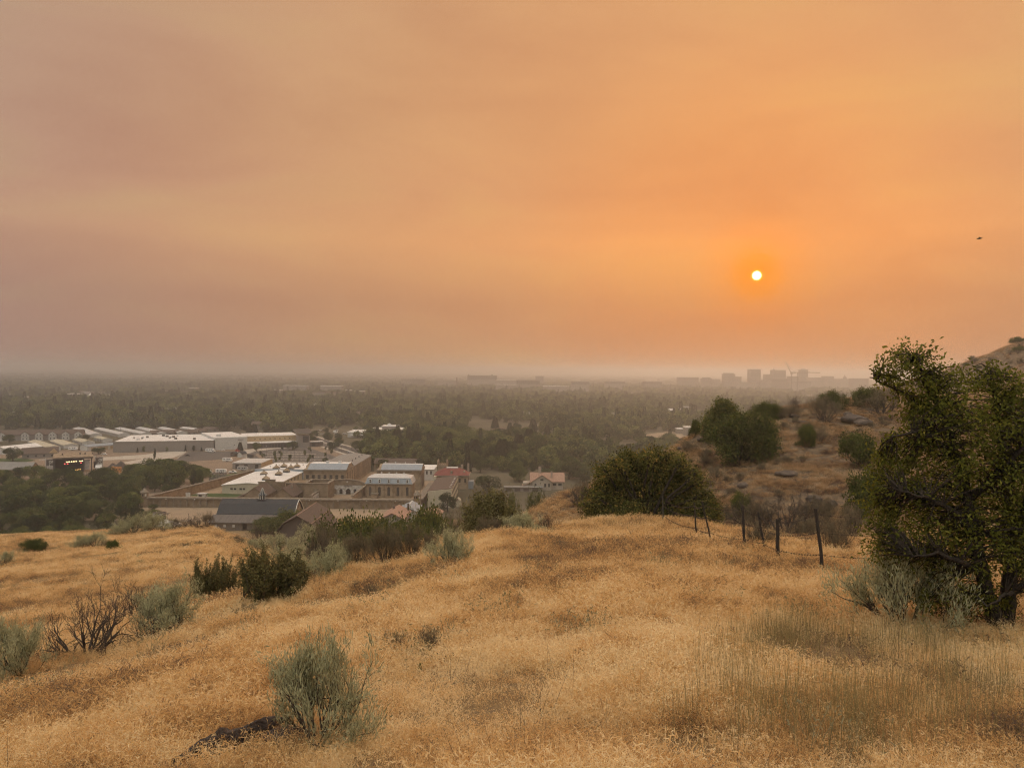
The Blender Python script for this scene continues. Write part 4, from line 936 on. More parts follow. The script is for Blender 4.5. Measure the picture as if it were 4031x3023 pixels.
def B(name, x0, y0, z0, x1, y1, z1, m_, parent): return MB().box(x0, y0, z0, x1, y1, z1).build(name, m_, parent)
def win(par, x, z, w, h, y, m_=None, name='window', arch=False, d=0.10, frame=None):
    """window on a wall facing the camera at depth y (proud by d)"""
    mb = MB()
    if arch:
        n = 7; poly = [(x - w / 2, z - h / 2), (x + w / 2, z - h / 2)] + [(x + w / 2 * math.cos(math.pi * i / n), z + h / 2 - w / 2 + w / 2 * math.sin(math.pi * i / n)) for i in range(n + 1)]
        mb.prism(poly, 'y', y - d, y + 0.05)
    else: mb.box(x - w / 2, y - d, z - h / 2, x + w / 2, y + 0.05, z + h / 2)
    o = mb.build(name, m_ or GLASS, par)
    if frame is not None:
        f = 0.14 * w + 0.08; fr = MB()
        for a in ((x - w / 2 - f, z - h / 2 - f, x - w / 2, z + h / 2 + f), (x + w / 2, z - h / 2 - f, x + w / 2 + f, z + h / 2 + f), (x - w / 2, z + h / 2, x + w / 2, z + h / 2 + f), (x - w / 2, z - h / 2 - f, x + w / 2, z - h / 2), (x - w / 2, z - f * .3, x + w / 2, z + f * .3)):
            fr.box(a[0], y - d - 0.06, a[1], a[2], y + 0.04, a[3])
        fr.build('frame', frame, o)
    return o
def winx(par, x, y, z, w, h, m_=None, name='window', d=0.10):
    """window on a wall facing +x"""
    return MB().box(x - 0.05, y - w / 2, z - h / 2, x + d, y + w / 2, z + h / 2).build(name, m_ or GLASS, par)
def gable(par, x0, y0, x1, y1, z0, ze, zr, axis, wall, roof, over=0.4, th=0.25, rx=None):
    """walls and two roof slopes; axis = direction of the ridge"""
    if axis == 'y':
        mid = (x0 + x1) / 2 if rx is None else rx
        MB().prism([(x0, z0), (x1, z0), (x1, ze), (mid, zr), (x0, ze)], 'y', y0, y1).build('wall', wall, par)
        for a, e in ((x0, -1), (x1, 1)):
            s = (zr - ze) / abs(mid - a); ox = a + e * over; oz = ze - s * over
            MB().prism([(mid, zr + 0.05), (ox, oz + 0.05), (ox, oz + 0.05 + th), (mid, zr + 0.05 + th)], 'y', y0 - over, y1 + over).build('roof_slope', roof, par)
    else:
        mid = (y0 + y1) / 2 if rx is None else rx
        MB().prism([(y0, z0), (y1, z0), (y1, ze), (mid, zr), (y0, ze)], 'x', x0, x1).build('wall', wall, par)
        for a, e in ((y0, -1), (y1, 1)):
            s = (zr - ze) / abs(mid - a); oy = a + e * over; oz = ze - s * over
            MB().prism([(mid, zr + 0.05), (oy, oz + 0.05), (oy, oz + 0.05 + th), (mid, zr + 0.05 + th)], 'x', x0 - over, x1 + over).build('roof_slope', roof, par)
def hip(x0, y0, x1, y1, ze, zr, inx, iny):
    v = [(x0, y0, ze), (x1, y0, ze), (x1, y1, ze), (x0, y1, ze), (x0 + inx, y0 + iny, zr), (x1 - inx, y0 + iny, zr), (x1 - inx, y1 - iny, zr), (x0 + inx, y1 - iny, zr)]
    return MB().add(v, [(3, 2, 1, 0), (0, 1, 5, 4), (1, 2, 6, 5), (2, 3, 7, 6), (3, 0, 4, 7), (4, 5, 6, 7)])
def vent(par, x, y, z, s=1.0, name='roof_vent', m_=None):
    MB().cyl(x, y, z, z + 0.9 * s, 0.35 * s, None, 8).cone(x, y, z + 0.9 * s, z + 1.4 * s, 0.65 * s, 8).build(name, m_ or LTMET, par)

# ------------------------------------------------------------------ the old stone prison
def prison():
    # front wall, returns and corner towers
    FY = 409.0; XL, XR = -197.5, -50.5
    t = thing('stone_wall', 'long front stone wall of the old prison with ledge and pilasters', 'wall', (0, 0, 0))
    B('wall_face', XL + 1.5, FY, -0.5, XR - 1.5, FY + 1.2, 4.6, SAND, t)
    MB().prism([(FY - 0.9, 4.55), (FY + 2.1, 4.55), (FY + 2.1, 5.25), (FY + 0.6, 5.6), (FY - 0.9, 5.25)], 'x', XL + 1.5, XR - 1.5).build('ledge', CAPST, t)
    for i in range(40): B('pilaster', XL + 5 + i * 3.58, FY - 0.42, -0.4, XL + 5.55 + i * 3.58, FY + 0.1, 4.5, CAPST, t)
    for i in range(9): B('wall_lamp', XL + 12 + i * 15.4, FY - 1.15, 4.3, XL + 12.5 + i * 15.4, FY - 0.7, 4.75, TRIMW, t)
    t = thing('stone_wall', 'side stone wall running back from the left corner tower', 'wall', (0, 0, 0))
    a = Vector((-196.8, 411, 0)); b = Vector((-172.6, 552, 0)); d = (b - a).normalized(); n = Vector((d.y, -d.x, 0)) * 0.6
    def wall2(z0, z1, w):
        p = [a - n * w, b - n * w, b + n * w, a + n * w]
        return MB().add([(q.x, q.y, z0) for q in p] + [(q.x, q.y, z1) for q in p], [(3, 2, 1, 0), (4, 5, 6, 7), (0, 1, 5, 4), (1, 2, 6, 5), (2, 3, 7, 6), (3, 0, 4, 7)])
    wall2(-0.5, 5.0, 1.0).build('wall_face', SANDW, t); wall2(5.0, 5.4, 1.6).build('coping', CAPST, t)
    t = thing('stone_wall', 'side stone wall running back from the right corner tower', 'wall', (0, 0, 0))
    B('wall_face', -50.1, 411.5, -0.5, -48.6, 474, 4.7, SAND, t); B('coping', -51.2, 411.5, 4.7, -47.6, 474, 5.3, CAPST, t)
    for (x, y, lb) in ((XL, FY + 0.5, 'left corner watchtower of the prison wall with cone roof'), (XR, FY + 0.5, 'right corner watchtower of the prison wall with cone roof')):
        t = thing('watchtower', lb, 'tower', (x, y, 0), 0, 'stone watchtowers of the prison wall')
        MB().cyl(0, 0, -0.5, 5.6, 2.35, 2.1, 8, 0.39).build('tower_base', SAND, t)
        MB().cyl(0, 0, 5.6, 7.6, 1.95, 1.95, 8, 0.39).build('cabin', SANDL, t)
        r_ = MB().cyl(0, 0, 7.6, 7.9, 2.4, 2.4, 8, 0.39).cone(0, 0, 7.9, 10.2, 2.35, 8, 0.39).build('roof', CAPST, t)
        MB().cyl(0, 0, 10.1, 10.5, 0.15, 0.15, 6).build('finial', CAPST, r_)
        for q in range(3):
            an = -math.pi / 2 + (q - 1) * math.pi / 4; MB().box(-0.35, 1.70, 6.0, 0.35, 1.95, 7.2).build('window', TRIMW if q == 2 else GLASS, t).rotation_euler = (0, 0, an - math.pi / 2)
    # yard
    struct(MB().sheet([(-196, 410.5, 0.012), (-49.5, 410.5, 0.012), (-49.5, 560, 0.012), (-172, 560, 0.012)]).build('prison_yard', DIRT))
    struct(MB().sheet([(-190, 446, 0.03), (-160, 440, 0.03), (-152, 452, 0.03), (-176, 456, 0.03), (-187, 455, 0.03)]).build('yard_lawn', LAWN))
    struct(MB().sheet([(-190, 437, 0.035), (-158, 434, 0.035), (-159, 438, 0.035), (-189, 442, 0.035)]).build('yard_path', CONC))
    # hall with the big white roof
    t = thing('prison_hall', 'long cream hall with bright white roof inside the stone wall', 'building', (0, 0, 0))
    gable(t, -173, 455, -141.5, 515, 0, 5.0, 6.4, 'y', CREAM, WROOF, 0.5, 0.3)
    for x in (-167.3, -165.2, -161.8, -159.8): win(t, x, 2.9, 1.45, 1.1, 455)
    for i in range(7): winx(t, -141.5, 460 + i * 7.5, 2.8, 2.0, 2.6)
    MB().box(-173.6, 515.0, 0, -140.9, 516.4, 7.0).build('fire_wall', BLUEM, t)
    sky1 = [Gz(800 + zx / 3.687, 1750 + zy / 3.687, 6.3) for zx, zy in ((910, 512), (1095, 440), (880, 436), (1208, 396))]
    sky2 = [Gz(800 + zx / 3.687, 1750 + zy / 3.687, 6.9) for zx, zy in ((1170, 322), (1360, 326), (1060, 346), (1272, 347))]
    def skylight(par, p, z, s):
        k = MB().box(p.x - s, p.y - s, z - 0.6, p.x + s, p.y + s, z + 1.0).build('skylight', GLASS, par)
        hip(p.x - s * 1.12, p.y - s * 1.12, p.x + s * 1.12, p.y + s * 1.12, z + 1.0, z + 2.6, s * 0.95, s * 0.95).build('skylight_roof', SANDL, k)
        MB().cyl(p.x, p.y, z + 2.4, z + 3.4, 0.3, 0.5, 8).build('cap', CAPST, k)
    for p in sky1: skylight(t, p, 6.2, 1.9)
    t = thing('prison_hall', 'second hall with flat white roof and low skylights behind the long hall', 'building', (0, 0, 0))
    B('wall', -171.5, 519, 0, -141, 553, 6.2, CREAM, t); B('roof', -172, 518.5, 6.2, -140.4, 553.5, 6.6, WROOF, t)
    for p in sky2: skylight(t, p, 6.5, 1.9)
    for i in range(7): MB().cyl(-168 + i * 4.1, 530 + (i * 7) % 13, 6.6, 7.5, 0.25, None, 6).build('roof_vent', DKMET, t)
    # small guard hut and gate by the side wall
    t = thing('guard_hut', 'small white hut with flat roof in the prison yard', 'hut', (0, 0, 0))
    p = Gz(792, 1962, 0); B('wall', p.x - 2.1, p.y, 0, p.x + 2.1, p.y + 3.4, 2.6, LTGREY, t); B('roof', p.x - 2.6, p.y - .5, 2.6, p.x + 2.6, p.y + 3.8, 2.85, LTMET, t)
    win(t, p.x - 0.6, 1.6, 1.9, 1.0, p.y); winx(t, p.x + 2.1, p.y + 1.7, 1.1, 1.0, 2.0, name='door')
    t = thing('gate', 'white double gate panel standing against the side stone wall', 'gate', (0, 0, 0))
    p = Gz(739, 1964, 0); B('gate_leaf', p.x - 1.2, p.y, 0.1, p.x, p.y + 0.15, 3.6, LTGREY, t); B('gate_leaf', p.x + 0.08, p.y + .3, 0.1, p.x + 1.3, p.y + 0.45, 3.6, LTGREY, t); B('gate_frame', p.x - 1.4, p.y + .5, 0, p.x + 1.5, p.y + .6, 3.8, CAPST, t)
    # gabled stone shops
    t = thing('stone_shop', 'brown-roofed stone gable building with lean-to, left of the pair', 'building', (0, 0, 0))
    gable(t, -149.5, 425, -137.6, 446, 0, 3.7, 8.4, 'y', SAND, BROWNR, 0.3)
    MB().prism([(-155, 0), (-149.5, 0), (-149.5, 3.9), (-155, 2.0)], 'y', 425.6, 440).build('lean_to', SAND, t); MB().prism([(-155.4, 2.0), (-149.3, 4.15), (-149.3, 4.35), (-155.4, 2.2)], 'y', 425.3, 440.3).build('lean_to_roof', BROWNR, t)
    win(t, -145.6, 2.6, 1.2, 1.0, 425); win(t, -140.2, 2.2, 1.2, 1.2, 425)
    t = thing('stone_shop', 'brown-roofed stone gable building with chimney, right of the pair', 'building', (0, 0, 0))
    gable(t, -133.6, 425, -122, 446, 0, 3.2, 8.1, 'y', SAND, BROWNR, 0.3)
    win(t, -129.2, 2.2, 1.4, 1.4, 425); win(t, -125.2, 2.4, 1.4, 1.2, 425)
    for y in (429, 436): winx(t, -122, y, 1.7, 1.0, 1.6)
    B('chimney', -126.3, 437, 5.5, -125.4, 437.9, 9.2, BRICKC, t)
    t = thing('stepped_gable_wall', 'stepped stone parapet wall behind the left gabled shop', 'wall', (0, 0, 0))
    B('wall', -148.6, 447, 0, -133.4, 448, 8.2, SAND, t); B('wall_step', -144.6, 447.05, 8.2, -138.8, 447.95, 9.6, SAND, t); B('coping', -149, 446.8, 8.2, -144.7, 448.2, 8.5, CAPST, t); B('coping', -138.7, 446.8, 8.2, -133, 448.2, 8.5, CAPST, t); B('coping', -145, 446.8, 9.6, -138.4, 448.2, 9.9, CAPST, t)
    # roofless stone block
    t = thing('roofless_block', 'roofless stone block between the shops and the arched wall', 'building', (0, 0, 0))
    for (x0, y0, x1, y1) in ((-118.4, 435, -104.8, 436), (-118.4, 450, -104.8, 451), (-118.4, 436, -117.4, 450), (-105.8, 436, -104.8, 450)): B('wall', x0, y0, 0, x1, y1, 9.4, SAND, t)
    B('coping', -118.9, 434.6, 9.4, -104.3, 436.2, 9.8, CAPST, t); B('coping', -118.9, 449.8, 9.4, -104.3, 451.3, 9.8, CAPST, t); B('coping', -118.9, 436.2, 9.4, -117.2, 449.8, 9.8, CAPST, t); B('coping', -106, 436.2, 9.4, -104.3, 449.8, 9.8, CAPST, t)
    win(t, -112, 5.5, 1.6, 2.2, 435, CAPST)
    t = thing('stone_annex', 'low stone annex with parapet behind the right gabled shop', 'building', (0, 0, 0))
    B('wall', -133, 449, 0, -119, 462, 7.4, SAND, t); B('coping', -133.4, 448.6, 7.4, -118.6, 449.8, 7.8, CAPST, t)
    # arched whitewashed ruin
    t = thing('arched_ruin', 'roofless whitewashed ruin with arched stone back wall', 'ruin', (0, 0, 0))
    n = 14; arc = [(-99 + 10 * math.cos(math.pi * i / n), 6.4 + 2.5 * math.sin(math.pi * i / n)) for i in range(n + 1)]
    MB().prism([(-110, 5.6), (-88, 5.6), (-88, 6.4)] + arc + [(-110, 6.4)], 'y', 456, 457).build('gable_wall', SAND, t)
    MB().prism([(-110.2, 5.1)] + [(-99 + 11.2 * math.cos(math.pi * (n - i) / n), 6.1 + 3.1 * math.sin(math.pi * i / n)) for i in range(n + 1)] + [(-87.8, 5.1), (-88.4, 5.1)] + [(-99 + 10.6 * math.cos(math.pi * i / n), 6.05 + 2.75 * math.sin(math.pi * i / n)) for i in range(n + 1)] + [(-109.6, 5.1)], 'y', 455.6, 457.4).build('arch_coping', CAPST, t)
    B('back_wall', -110, 456.04, 0, -88, 456.96, 5.6, WHITEW, t)
    MB().prism([(456, 0), (420, 0), (420, 5.0), (456, 5.6)], 'x', -110.6, -110.0).build('side_wall', SAND, t); MB().prism([(456, 0), (420, 0), (420, 5.0), (456, 5.6)], 'x', -88, -87.2).build('side_wall', SANDL, t)
    B('side_lining', -109.98, 421, 0, -109.9, 455.9, 4.6, WHITEW, t)
    B('coping', -110.9, 420, 5.05, -109.8, 456, 5.5, CAPST, t); B('coping', -88.3, 420, 5.05, -86.9, 456, 5.5, CAPST, t); B('front_wall', -110.6, 419, 0, -87.2, 420, 1.6, SAND, t)
    for x, w, h, mt in ((-105.5, 1.7, 3.0, SAND), (-102, 1.7, 3.0, GLASS), (-97.6, 2.6, 3.3, GLASS), (-93.6, 1.6, 3.0, GLASS), (-90.4, 1.5, 2.6, GLASS)): win(t, x, 1.9, w, h, 456, mt, 'opening', True)
    B('sign_beam', -100.4, 455.7, 5.2, -95.6, 455.95, 5.45, DKMET, t)
    MB().prism([(-98.3, 7.0), (-97.7, 7.6), (-98.3, 8.2), (-98.9, 7.6)], 'y', 455.8, 456.1).build('emblem', WHITEW, t)
    for i in range(8): MB().box(-109.92, 424 + i * 4, 1.2, -109.8, 424.9 + i * 4, 3.6).build('opening', GLASS, t)
    # mansard cell house
    t = thing('cell_house', 'stone cell house with blue-grey mansard roof and five dormer windows', 'building', (0, 0, 0))
    x0, x1, y0, y1 = -85, -58.2, 445, 460
    B('wall', x0, y0, 0, x1, y1, 8.3, SANDL, t)
    hip(x0 - .5, y0 - .5, x1 + .5, y1 + .5, 8.35, 11.6, 1.3, 1.3).build('mansard', BLUEM, t)
    hip(x0 + .5, y0 + .5, x1 - .5, y1 - .5, 11.62, 13.2, 4, 6.4).build('roof_top', LTMET, t)
    B('cornice', x0 - .8, y0 - .8, 8.0, x1 + .8, y1 + .8, 8.33, CAPST, t)
    for i in range(5):
        x = x0 + 2.6 + i * 5.42; d_ = win(t, x, 9.9, 0.95, 1.7, y0 + 0.05, GLASS, 'dormer_window', False, 0.5, TRIMW)
        win(t, x - 0.05, 3.9, 1.5, 5.2, y0, GLASS if i != 0 else DKBROWN, 'tall_window', True)
    for i in range(6): B('buttress', x0 + 0.1 + i * 5.2, y0 - 0.3, 0, x0 + 0.7 + i * 5.2, y0 + .1, 7.9, SAND, t)
    for i in range(4): vent(t, x0 + 8 + i * 4.4, (y0 + y1) / 2, 12.9, 1.0)
    B('porch', x0 + 3.6, y0 - 3.4, 0, x0 + 7.4, y0 - 0.35, 2.6, SANDL, t); B('porch_roof', x0 + 3.3, y0 - 3.7, 2.6, x0 + 7.7, y0 - .32, 3.0, CAPST, t)
    # big stone block with seven windows
    def block(name, lb, x0, y0, x1, y1, he, hr, nwin):
        t = thing(name, lb, 'building', (0, 0, 0))
        B('wall', x0, y0, 0, x1, y1, he - 0.7, SANDL, t); B('cornice', x0 - .7, y0 - .7, he - 0.7, x1 + .4, y1, he, CAPST, t)
        B('parapet', x0 - .2, y0 - .2, he - 2.4, x1 + .15, y0 - 0.02, he - 0.72, SAND, t)
        m1, m2 = y0 + 7, y1 - 7
        MB().prism([(y0, he), (y1, he), (m2, hr), (m1, hr)], 'x', x0 + .6, x1 - .02).build('gable_end', SANDL, t)
        MB().prism([(y0 - .1, he + .02), (m1, hr + .04), (m1, hr + .3), (y0 - .1, he + .25)], 'x', x0 + 2.2, x1 + .15).build('roof_slope', BLUEM, t)
        B('roof_top', x0 + 2.2, m1 + .01, hr + .04, x1 + .15, m2 - .01, hr + .35, WROOF, t)
        MB().prism([(m2, hr + .04), (y1 + .1, he + .02), (y1 + .1, he + .25), (m2, hr + .3)], 'x', x0 + 2.2, x1 + .15).build('roof_slope', BLUEM, t)
        for i in range(nwin):
            x = x0 + (i + 0.5) * (x1 - x0 - 1) / nwin + .5; w_ = win(t, x, he - 4.4, 1.6, 2.2, y0, GLASS, 'window', False, 0.12, CAPST)
        return t
    t = block('cell_block', 'stone block with row of seven square windows and pale roof', -129.5, 475, -103, 497, 12.2, 15.0, 7)
    for i in range(4): winx(t, -103, 478 + i * 5, 7.0, 0.8, 6.0)
    for x in (-118, -110): B('roof_unit', x, 484, 15.3, x + 1.8, 486, 16.6, LTMET, t)
    # tall cell house with slit windows
    t = thing('cell_house', 'tall stone cell house with narrow slit windows and grey metal roof', 'building', (0, 0, 0))
    gable(t, -126, 498, -103.3, 561, 0, 11.6, 13.4, 'y', SANDL, GREYR, 0.3, 0.25)
    for i in range(14): winx(t, -103.3, 502 + i * 4.2, 6.2, 0.85, 9.2, DKBROWN, 'slit_window')
    for i in range(5): MB().cyl(-108, 506 + i * 11, 12.3, 14.0, 0.3, None, 6).build('roof_vent', DKMET, t)
    # block behind the mansard cell house
    t = block('cell_block', 'stone block with pale roof directly behind the mansard cell house', -83.8, 475.5, -56.2, 493, 12.4, 15.0, 0)
    for i in range(4): vent(t, -80 + i * 6.3, 484.5, 15.2, 0.9)
    for i in range(5): winx(t, -56.2, 477.5 + i * 3.2, 5.6, 1.0, 8.0, DKBROWN, 'slit_window')
    for i in range(3): winx(t, -56.2, 478 + i * 5, 2.2, 0.7, 2.0)
    # pale grey block with flat white roof
    t = thing('grey_block_building', 'pale grey building with flat white roof and two dark windows', 'building', (0, 0, 0))
    B('wall', -67, 518, 0, -53, 542, 7.3, LTGREY, t); B('roof', -67.5, 517.5, 7.3, -52.5, 542.5, 7.6, WROOF, t)
    for x in (-57.4, -54.6): win(t, x, 5.2, 1.1, 2.3, 518)
    MB().tube([(-56.5, 516, 0), (-56.5, 516, 2.6), (-54, 516, 2.6), (-54, 516, 0)], 0.06, 4).build('hoop_frame', TRIMW, t)
    t = thing('long_shed', 'long low brown-roofed building behind the tall cell house', 'building', (0, 0, 0))
    gable(t, -101, 560, -66, 572, 0, 6.0, 9.0, 'x', SANDL, BROWNR, 0.3)
    # administration building with red roof and turret
    t = thing('administration_building', 'stone building with red hipped roof and turret', 'building', (0, 0, 0))
    x0, x1, y0, y1 = -48.5, -27.2, 480, 498
    B('wall', x0, y0, 0, x1, y1, 8.2, SANDL, t); B('cornice', x0 - .8, y0 - .8, 8.2, x1 + .8, y1 + .8, 8.75, CAPST, t)
    rf = hip(x0 - .4, y0 - .4, x1 + .4, y1 + .4, 8.77, 12.3, 6.5, 7.4).build('roof', REDR, t)
    B('roof_deck', x0 + 7, y0 + 7.6, 12.3, x1 - 7, y1 - 7.6, 12.9, TRIMW, rf)
    B('chimney', -32.6, 492, 9.5, -31.2, 493.4, 14.0, BRICKC, rf); B('chimney', -28.6, 495, 8.8, -27.4, 496.2, 14.6, BRICKC, rf); B('dormer', -38.4, 481, 9.2, -37.2, 484, 11.4, CAPST, rf); B('dormer', -30.4, 483, 9.2, -29.4, 488, 11.0, CAPST, rf)
    for i in range(6): win(t, x0 + 2 + i * 3.5, 5.5, 1.2, 2.4, y0)
    winx(t, x1, 484, 5.5, 1.1, 2.4); winx(t, x1, 490, 5.5, 1.1, 2.4)
    B('side_porch', x1 + .02, 482, 0, x1 + 3.2, 490, 4.6, BLUEM, t)
    t = thing('turret', 'square stone turret with crenellated top and flagpole', 'tower', (0, 0, 0))
    B('shaft', -48, 499.5, 0, -42.2, 505, 13.2, SANDL, t); B('band', -48.4, 499.1, 11.4, -41.8, 505.4, 12.0, CAPST, t)
    for i in range(5): B('merlon', -48 + i * 1.25, 499.4, 13.2, -47.3 + i * 1.25, 500.0, 14.3, SANDL, t)
    for i in range(4): B('merlon', -42.8, 500.4 + i * 1.2, 13.2, -42.2, 501.1 + i * 1.2, 14.3, SANDL, t)
    for x in (-48.2, -42.4):
        for y in (499.6, 504.8): MB().cyl(x, y, 11.6, 15.0, 0.62, None, 8).cone(x, y, 15.0, 16.8, 0.62, 8).build('pinnacle', SANDL, t)
    win(t, -45.1, 8.6, 1.3, 3.0, 499.5, GLASS, 'window', True)
    MB().cyl(-45.1, 502, 13.2, 27, 0.12, 0.06, 6).build('flagpole', DKMET, t)
    # cream building with brown sloping roof
    t = thing('infirmary_building', 'cream two-storey building with dark brown sloping roof by the right tower', 'building', (0, 0, 0))
    x0, x1, y0, y1 = -45.6, -32.6, 416, 468
    MB().prism([(x0, 0), (x1, 0), (x1, 10.0), (x0, 8.6)], 'y', y0, y1).build('wall', CREAM, t)
    MB().prism([(x0 - .3, 8.62), (x1 + .2, 10.07), (x1 + .2, 10.3), (x0 - .3, 8.85)], 'y', y0 + 1, y1 + .4).build('roof', BROWNR, t)
    win(t, -37.2, 5.2, 1.2, 2.4, y0); B('lower_panel', -36.6, y0 - .12, 0, -33, y0 - .03, 2.4, LTGREY, t)
    for i in range(12):
        winx(t, x1, y0 + 5 + i * 3.8, 7.2, 1.0, 1.7); winx(t, x1, y0 + 5 + i * 3.8, 3.4, 1.0, 1.7)
    for i in range(7): B('snow_guard', x1 - 1.6, y0 + 6 + i * 6, 10.1, x1 - .9, y0 + 6.8 + i * 6, 10.35, TRIMW, t)
    B('stair_tower', -47.2, 462, 0, -45.65, 466, 10.4, CREAM, t)
    t = thing('flagpole', 'tall thin pole standing inside the right side wall', 'pole', (0, 0, 0)); MB().cyl(-52.5, 440, 0, 13, 0.09, 0.06, 6).build('mast', DKMET, t)
    t = thing('entry_canopy', 'curved entry canopy with red edge beside the cream building', 'canopy', (0, 0, 0))
    MB().prism([(-31.5, 0), (-27.5, 0), (-27.8, 3.4), (-29.2, 4.6), (-31.2, 2.2)], 'y', 418, 424).build('canopy_body', CREAM, t)
    MB().prism([(-31.35, 2.25), (-29.25, 4.75), (-28.9, 4.55), (-31.0, 2.0)], 'y', 417.6, 417.95).build('red_edge', REDR, t)
prison()

# ------------------------------------------------------------------ barns and houses below the wall
def farmyard():
    t = thing('barn', 'long barn with charcoal gambrel roof, lean-to and pointed cupola', 'barn', (0, 0, 0))
    xl, xr = -136.6, -100.4; S = [(352.4, 7.2), (356.5, 11.3), (360, 13.0), (363.5, 11.3), (367.6, 7.2)]
    MB().prism([(353.2, 1.0), (366.8, 1.0), (366.8, 7.2), (363.3, 11.1), (360, 12.8), (356.7, 11.1), (353.2, 7.2)], 'x', xl + .4, xr - .4).build('wall', SANDL, t)
    for i in range(4):
        (a, za), (b, zb) = S[i], S[i + 1]; MB().prism([(a, za), (b, zb), (b, zb + .28), (a, za + .28)], 'x', xl, xr).build('roof_slope', SLATE, t)
    for i in range(4):
        (a, za), (b, zb) = S[i], S[i + 1]; MB().prism([(a, za - .02), (b, zb - .02), (b, zb + .36), (a, za + .36)], 'x', xr + .01, xr + .3).build('rake_board', TRIMW, t)
    MB().prism([(352.3, 7.0), (345.6, 4.6), (345.6, 4.8), (352.3, 7.25)], 'x', xl - 1.4, xr - 2).build('lean_to_roof', CORRUG, t)
    for i in range(18):
        x = xl - .9 + i * 1.9
        if i not in (8, 12): B('board', x, 346.5, 0.8, x + 1.82, 346.62, 4.55, BOARD, t)
    B('lean_to_back', xl - .5, 351, 0.8, xr - 3, 351.2, 6.4, DKBROWN, t)
    for x in (-134.5, -130.5, -126.4): win(t, x, 3.2, 1.1, 1.2, 346.5, LTGREY)
    for y, z, w, h in ((357.5, 5, 1.6, 3.6), (362, 5, 1.6, 3.6), (360, 10, 1.2, 1.4)): winx(t, xr - .4, y, z, w, h, DKBROWN, 'door')
    c = MB().box(-119.6, 358.2, 12.4, -115.8, 361.8, 13.3).build('cupola', SLATE, t)
    MB().cyl(-117.7, 360, 13.3, 15.1, 1.45, None, 8, 0.39).build('lantern', GLASS, c)
    lw = MB()
    for i in range(8):
        a = 0.39 + i * math.pi / 4; lw.cyl(-117.7 + 1.5 * math.cos(a), 360 + 1.5 * math.sin(a), 13.3, 15.1, 0.16, None, 5)
    lw.build('lantern_posts', TRIMW, c)
    MB().cyl(-117.7, 360, 15.1, 16.4, 1.95, 0.95, 8, 0.39).cyl(-117.7, 360, 16.4, 18.6, 0.95, 0.12, 8, 0.39).build('spire', SLATE, c)
    rib = MB()
    for i in range(8):
        a = 0.39 + i * math.pi / 4; q = lambda r_, z: (-117.7 + r_ * math.cos(a), 360 + r_ * math.sin(a), z)
        rib.tube([q(1.98, 15.1), q(0.98, 16.4), q(0.13, 18.7)], 0.07, 4)
    rib.build('spire_ribs', TRIMW, c)
    # brown gambrel barn, ridge running away
    t = thing('barn', 'brown-roofed steep gambrel barn right of the charcoal barn', 'barn', (0, 0, 0))
    zr, zb, ze = 18.8, 15.7, 10.2; xm = -81.7
    S = [(xm - 9.3, ze), (xm - 5.6, zb), (xm, zr), (xm + 5.6, zb), (xm + 9.3, ze)]
    MB().prism([(xm - 8, 4), (xm + 8, 4), (xm + 8.4, ze), (xm + 5.2, zb - .2), (xm, zr - .2), (xm - 5.2, zb - .2), (xm - 8.4, ze)], 'y', 291.5, 318.5).build('wall', DKBROWN, t)
    for i in range(4):
        (a, za), (b, zb_) = S[i], S[i + 1]; MB().prism([(a, za), (b, zb_), (b, zb_ + .28), (a, za + .28)], 'y', 290, 319.5).build('roof_slope', BROWNR, t)
    for x, z in ((xm, zr + .3), (xm + 5.6, zb + .32)): B('highlit_flashing', x - .14, 290, z - .03, x + .14, 319.5, z + .1, TANR, t)  # flashing strips; their tan colour paints in the orange backlit edge highlight
    # tan-roofed houses
    def house(lb, x0, y0, x1, y1, z0, ze, zr, roof, wall, over=0.7):
        t = thing('house', lb, 'house', (0, 0, 0)); gable(t, x0, y0, x1, y1, z0, ze, zr, 'y', wall, roof, over, 0.2); return t
    t = house('house with worn tan roof and two dark chimneys below the wall', -56.8, 331, -46.6, 351, 3, 10.0, 12.5, TANR, GREYW)
    B('chimney', -53.5, 344, 10, -52.6, 344.9, 13.3, DKBROWN, t); B('chimney', -47.6, 349, 9, -46.7, 349.9, 13.6, DKBROWN, t); win(t, -54, 8.4, 1.2, 1.4, 331); win(t, -49.6, 8.4, 1.2, 1.4, 331)
    B('porch_post', -57.3, 330.4, 3, -57.1, 330.6, 9.6, DKBROWN, t)
    t = house('house with blue-grey metal roof behind the tan-roofed house', -52.2, 353.5, -43.9, 370, 1, 9.2, 11.1, BLUEM, LTGREY)
    B('ridge_cap', -48.25, 353, 11.3, -47.85, 370.6, 11.5, TRIMW, t)
    for i in range(3): winx(t, -43.9, 356.5 + i * 5, 6.6, 1.1, 2.2)
    t = house('small low house with tan roof right of the metal-roofed house', -42, 355, -33.4, 370, 0, 6.6, 8.7, TANR, DKBROWN)
    # shed, pole, tent roof
    p = Gz(600, 2043, 2.0)
    t = thing('shed', 'small grey-white shed with dark-edged door below the wall', 'shed', (p.x, p.y, 1.2), 0.0)
    B('wall', 0, 0, 0, 4.6, 4.2, 3.6, LTGREY, t); MB().prism([(-.4, 4.0), (4.6, 3.5), (4.6, 3.7), (-.4, 4.2)], 'x', -.3, 4.9).build('roof', DKBROWN, t)
    d_ = B('door', 1.1, -.08, 0.2, 3.5, 0.02, 2.9, LTGREY, t); MB().box(1.0, -.12, 2.9, 3.6, 0.03, 3.05).box(1.0, -.12, 0.2, 1.12, .03, 2.9).box(3.48, -.12, .2, 3.6, .03, 2.9).build('door_frame', DKMET, d_); B('door_lintel_panel', 1.3, -.1, 3.1, 3.3, 0.02, 3.45, DKMET, t)
    for x in (5.4, 6.6): B('awning_post', x, 1.5, 0, x + .12, 1.62, 3.0, DKBROWN, t)
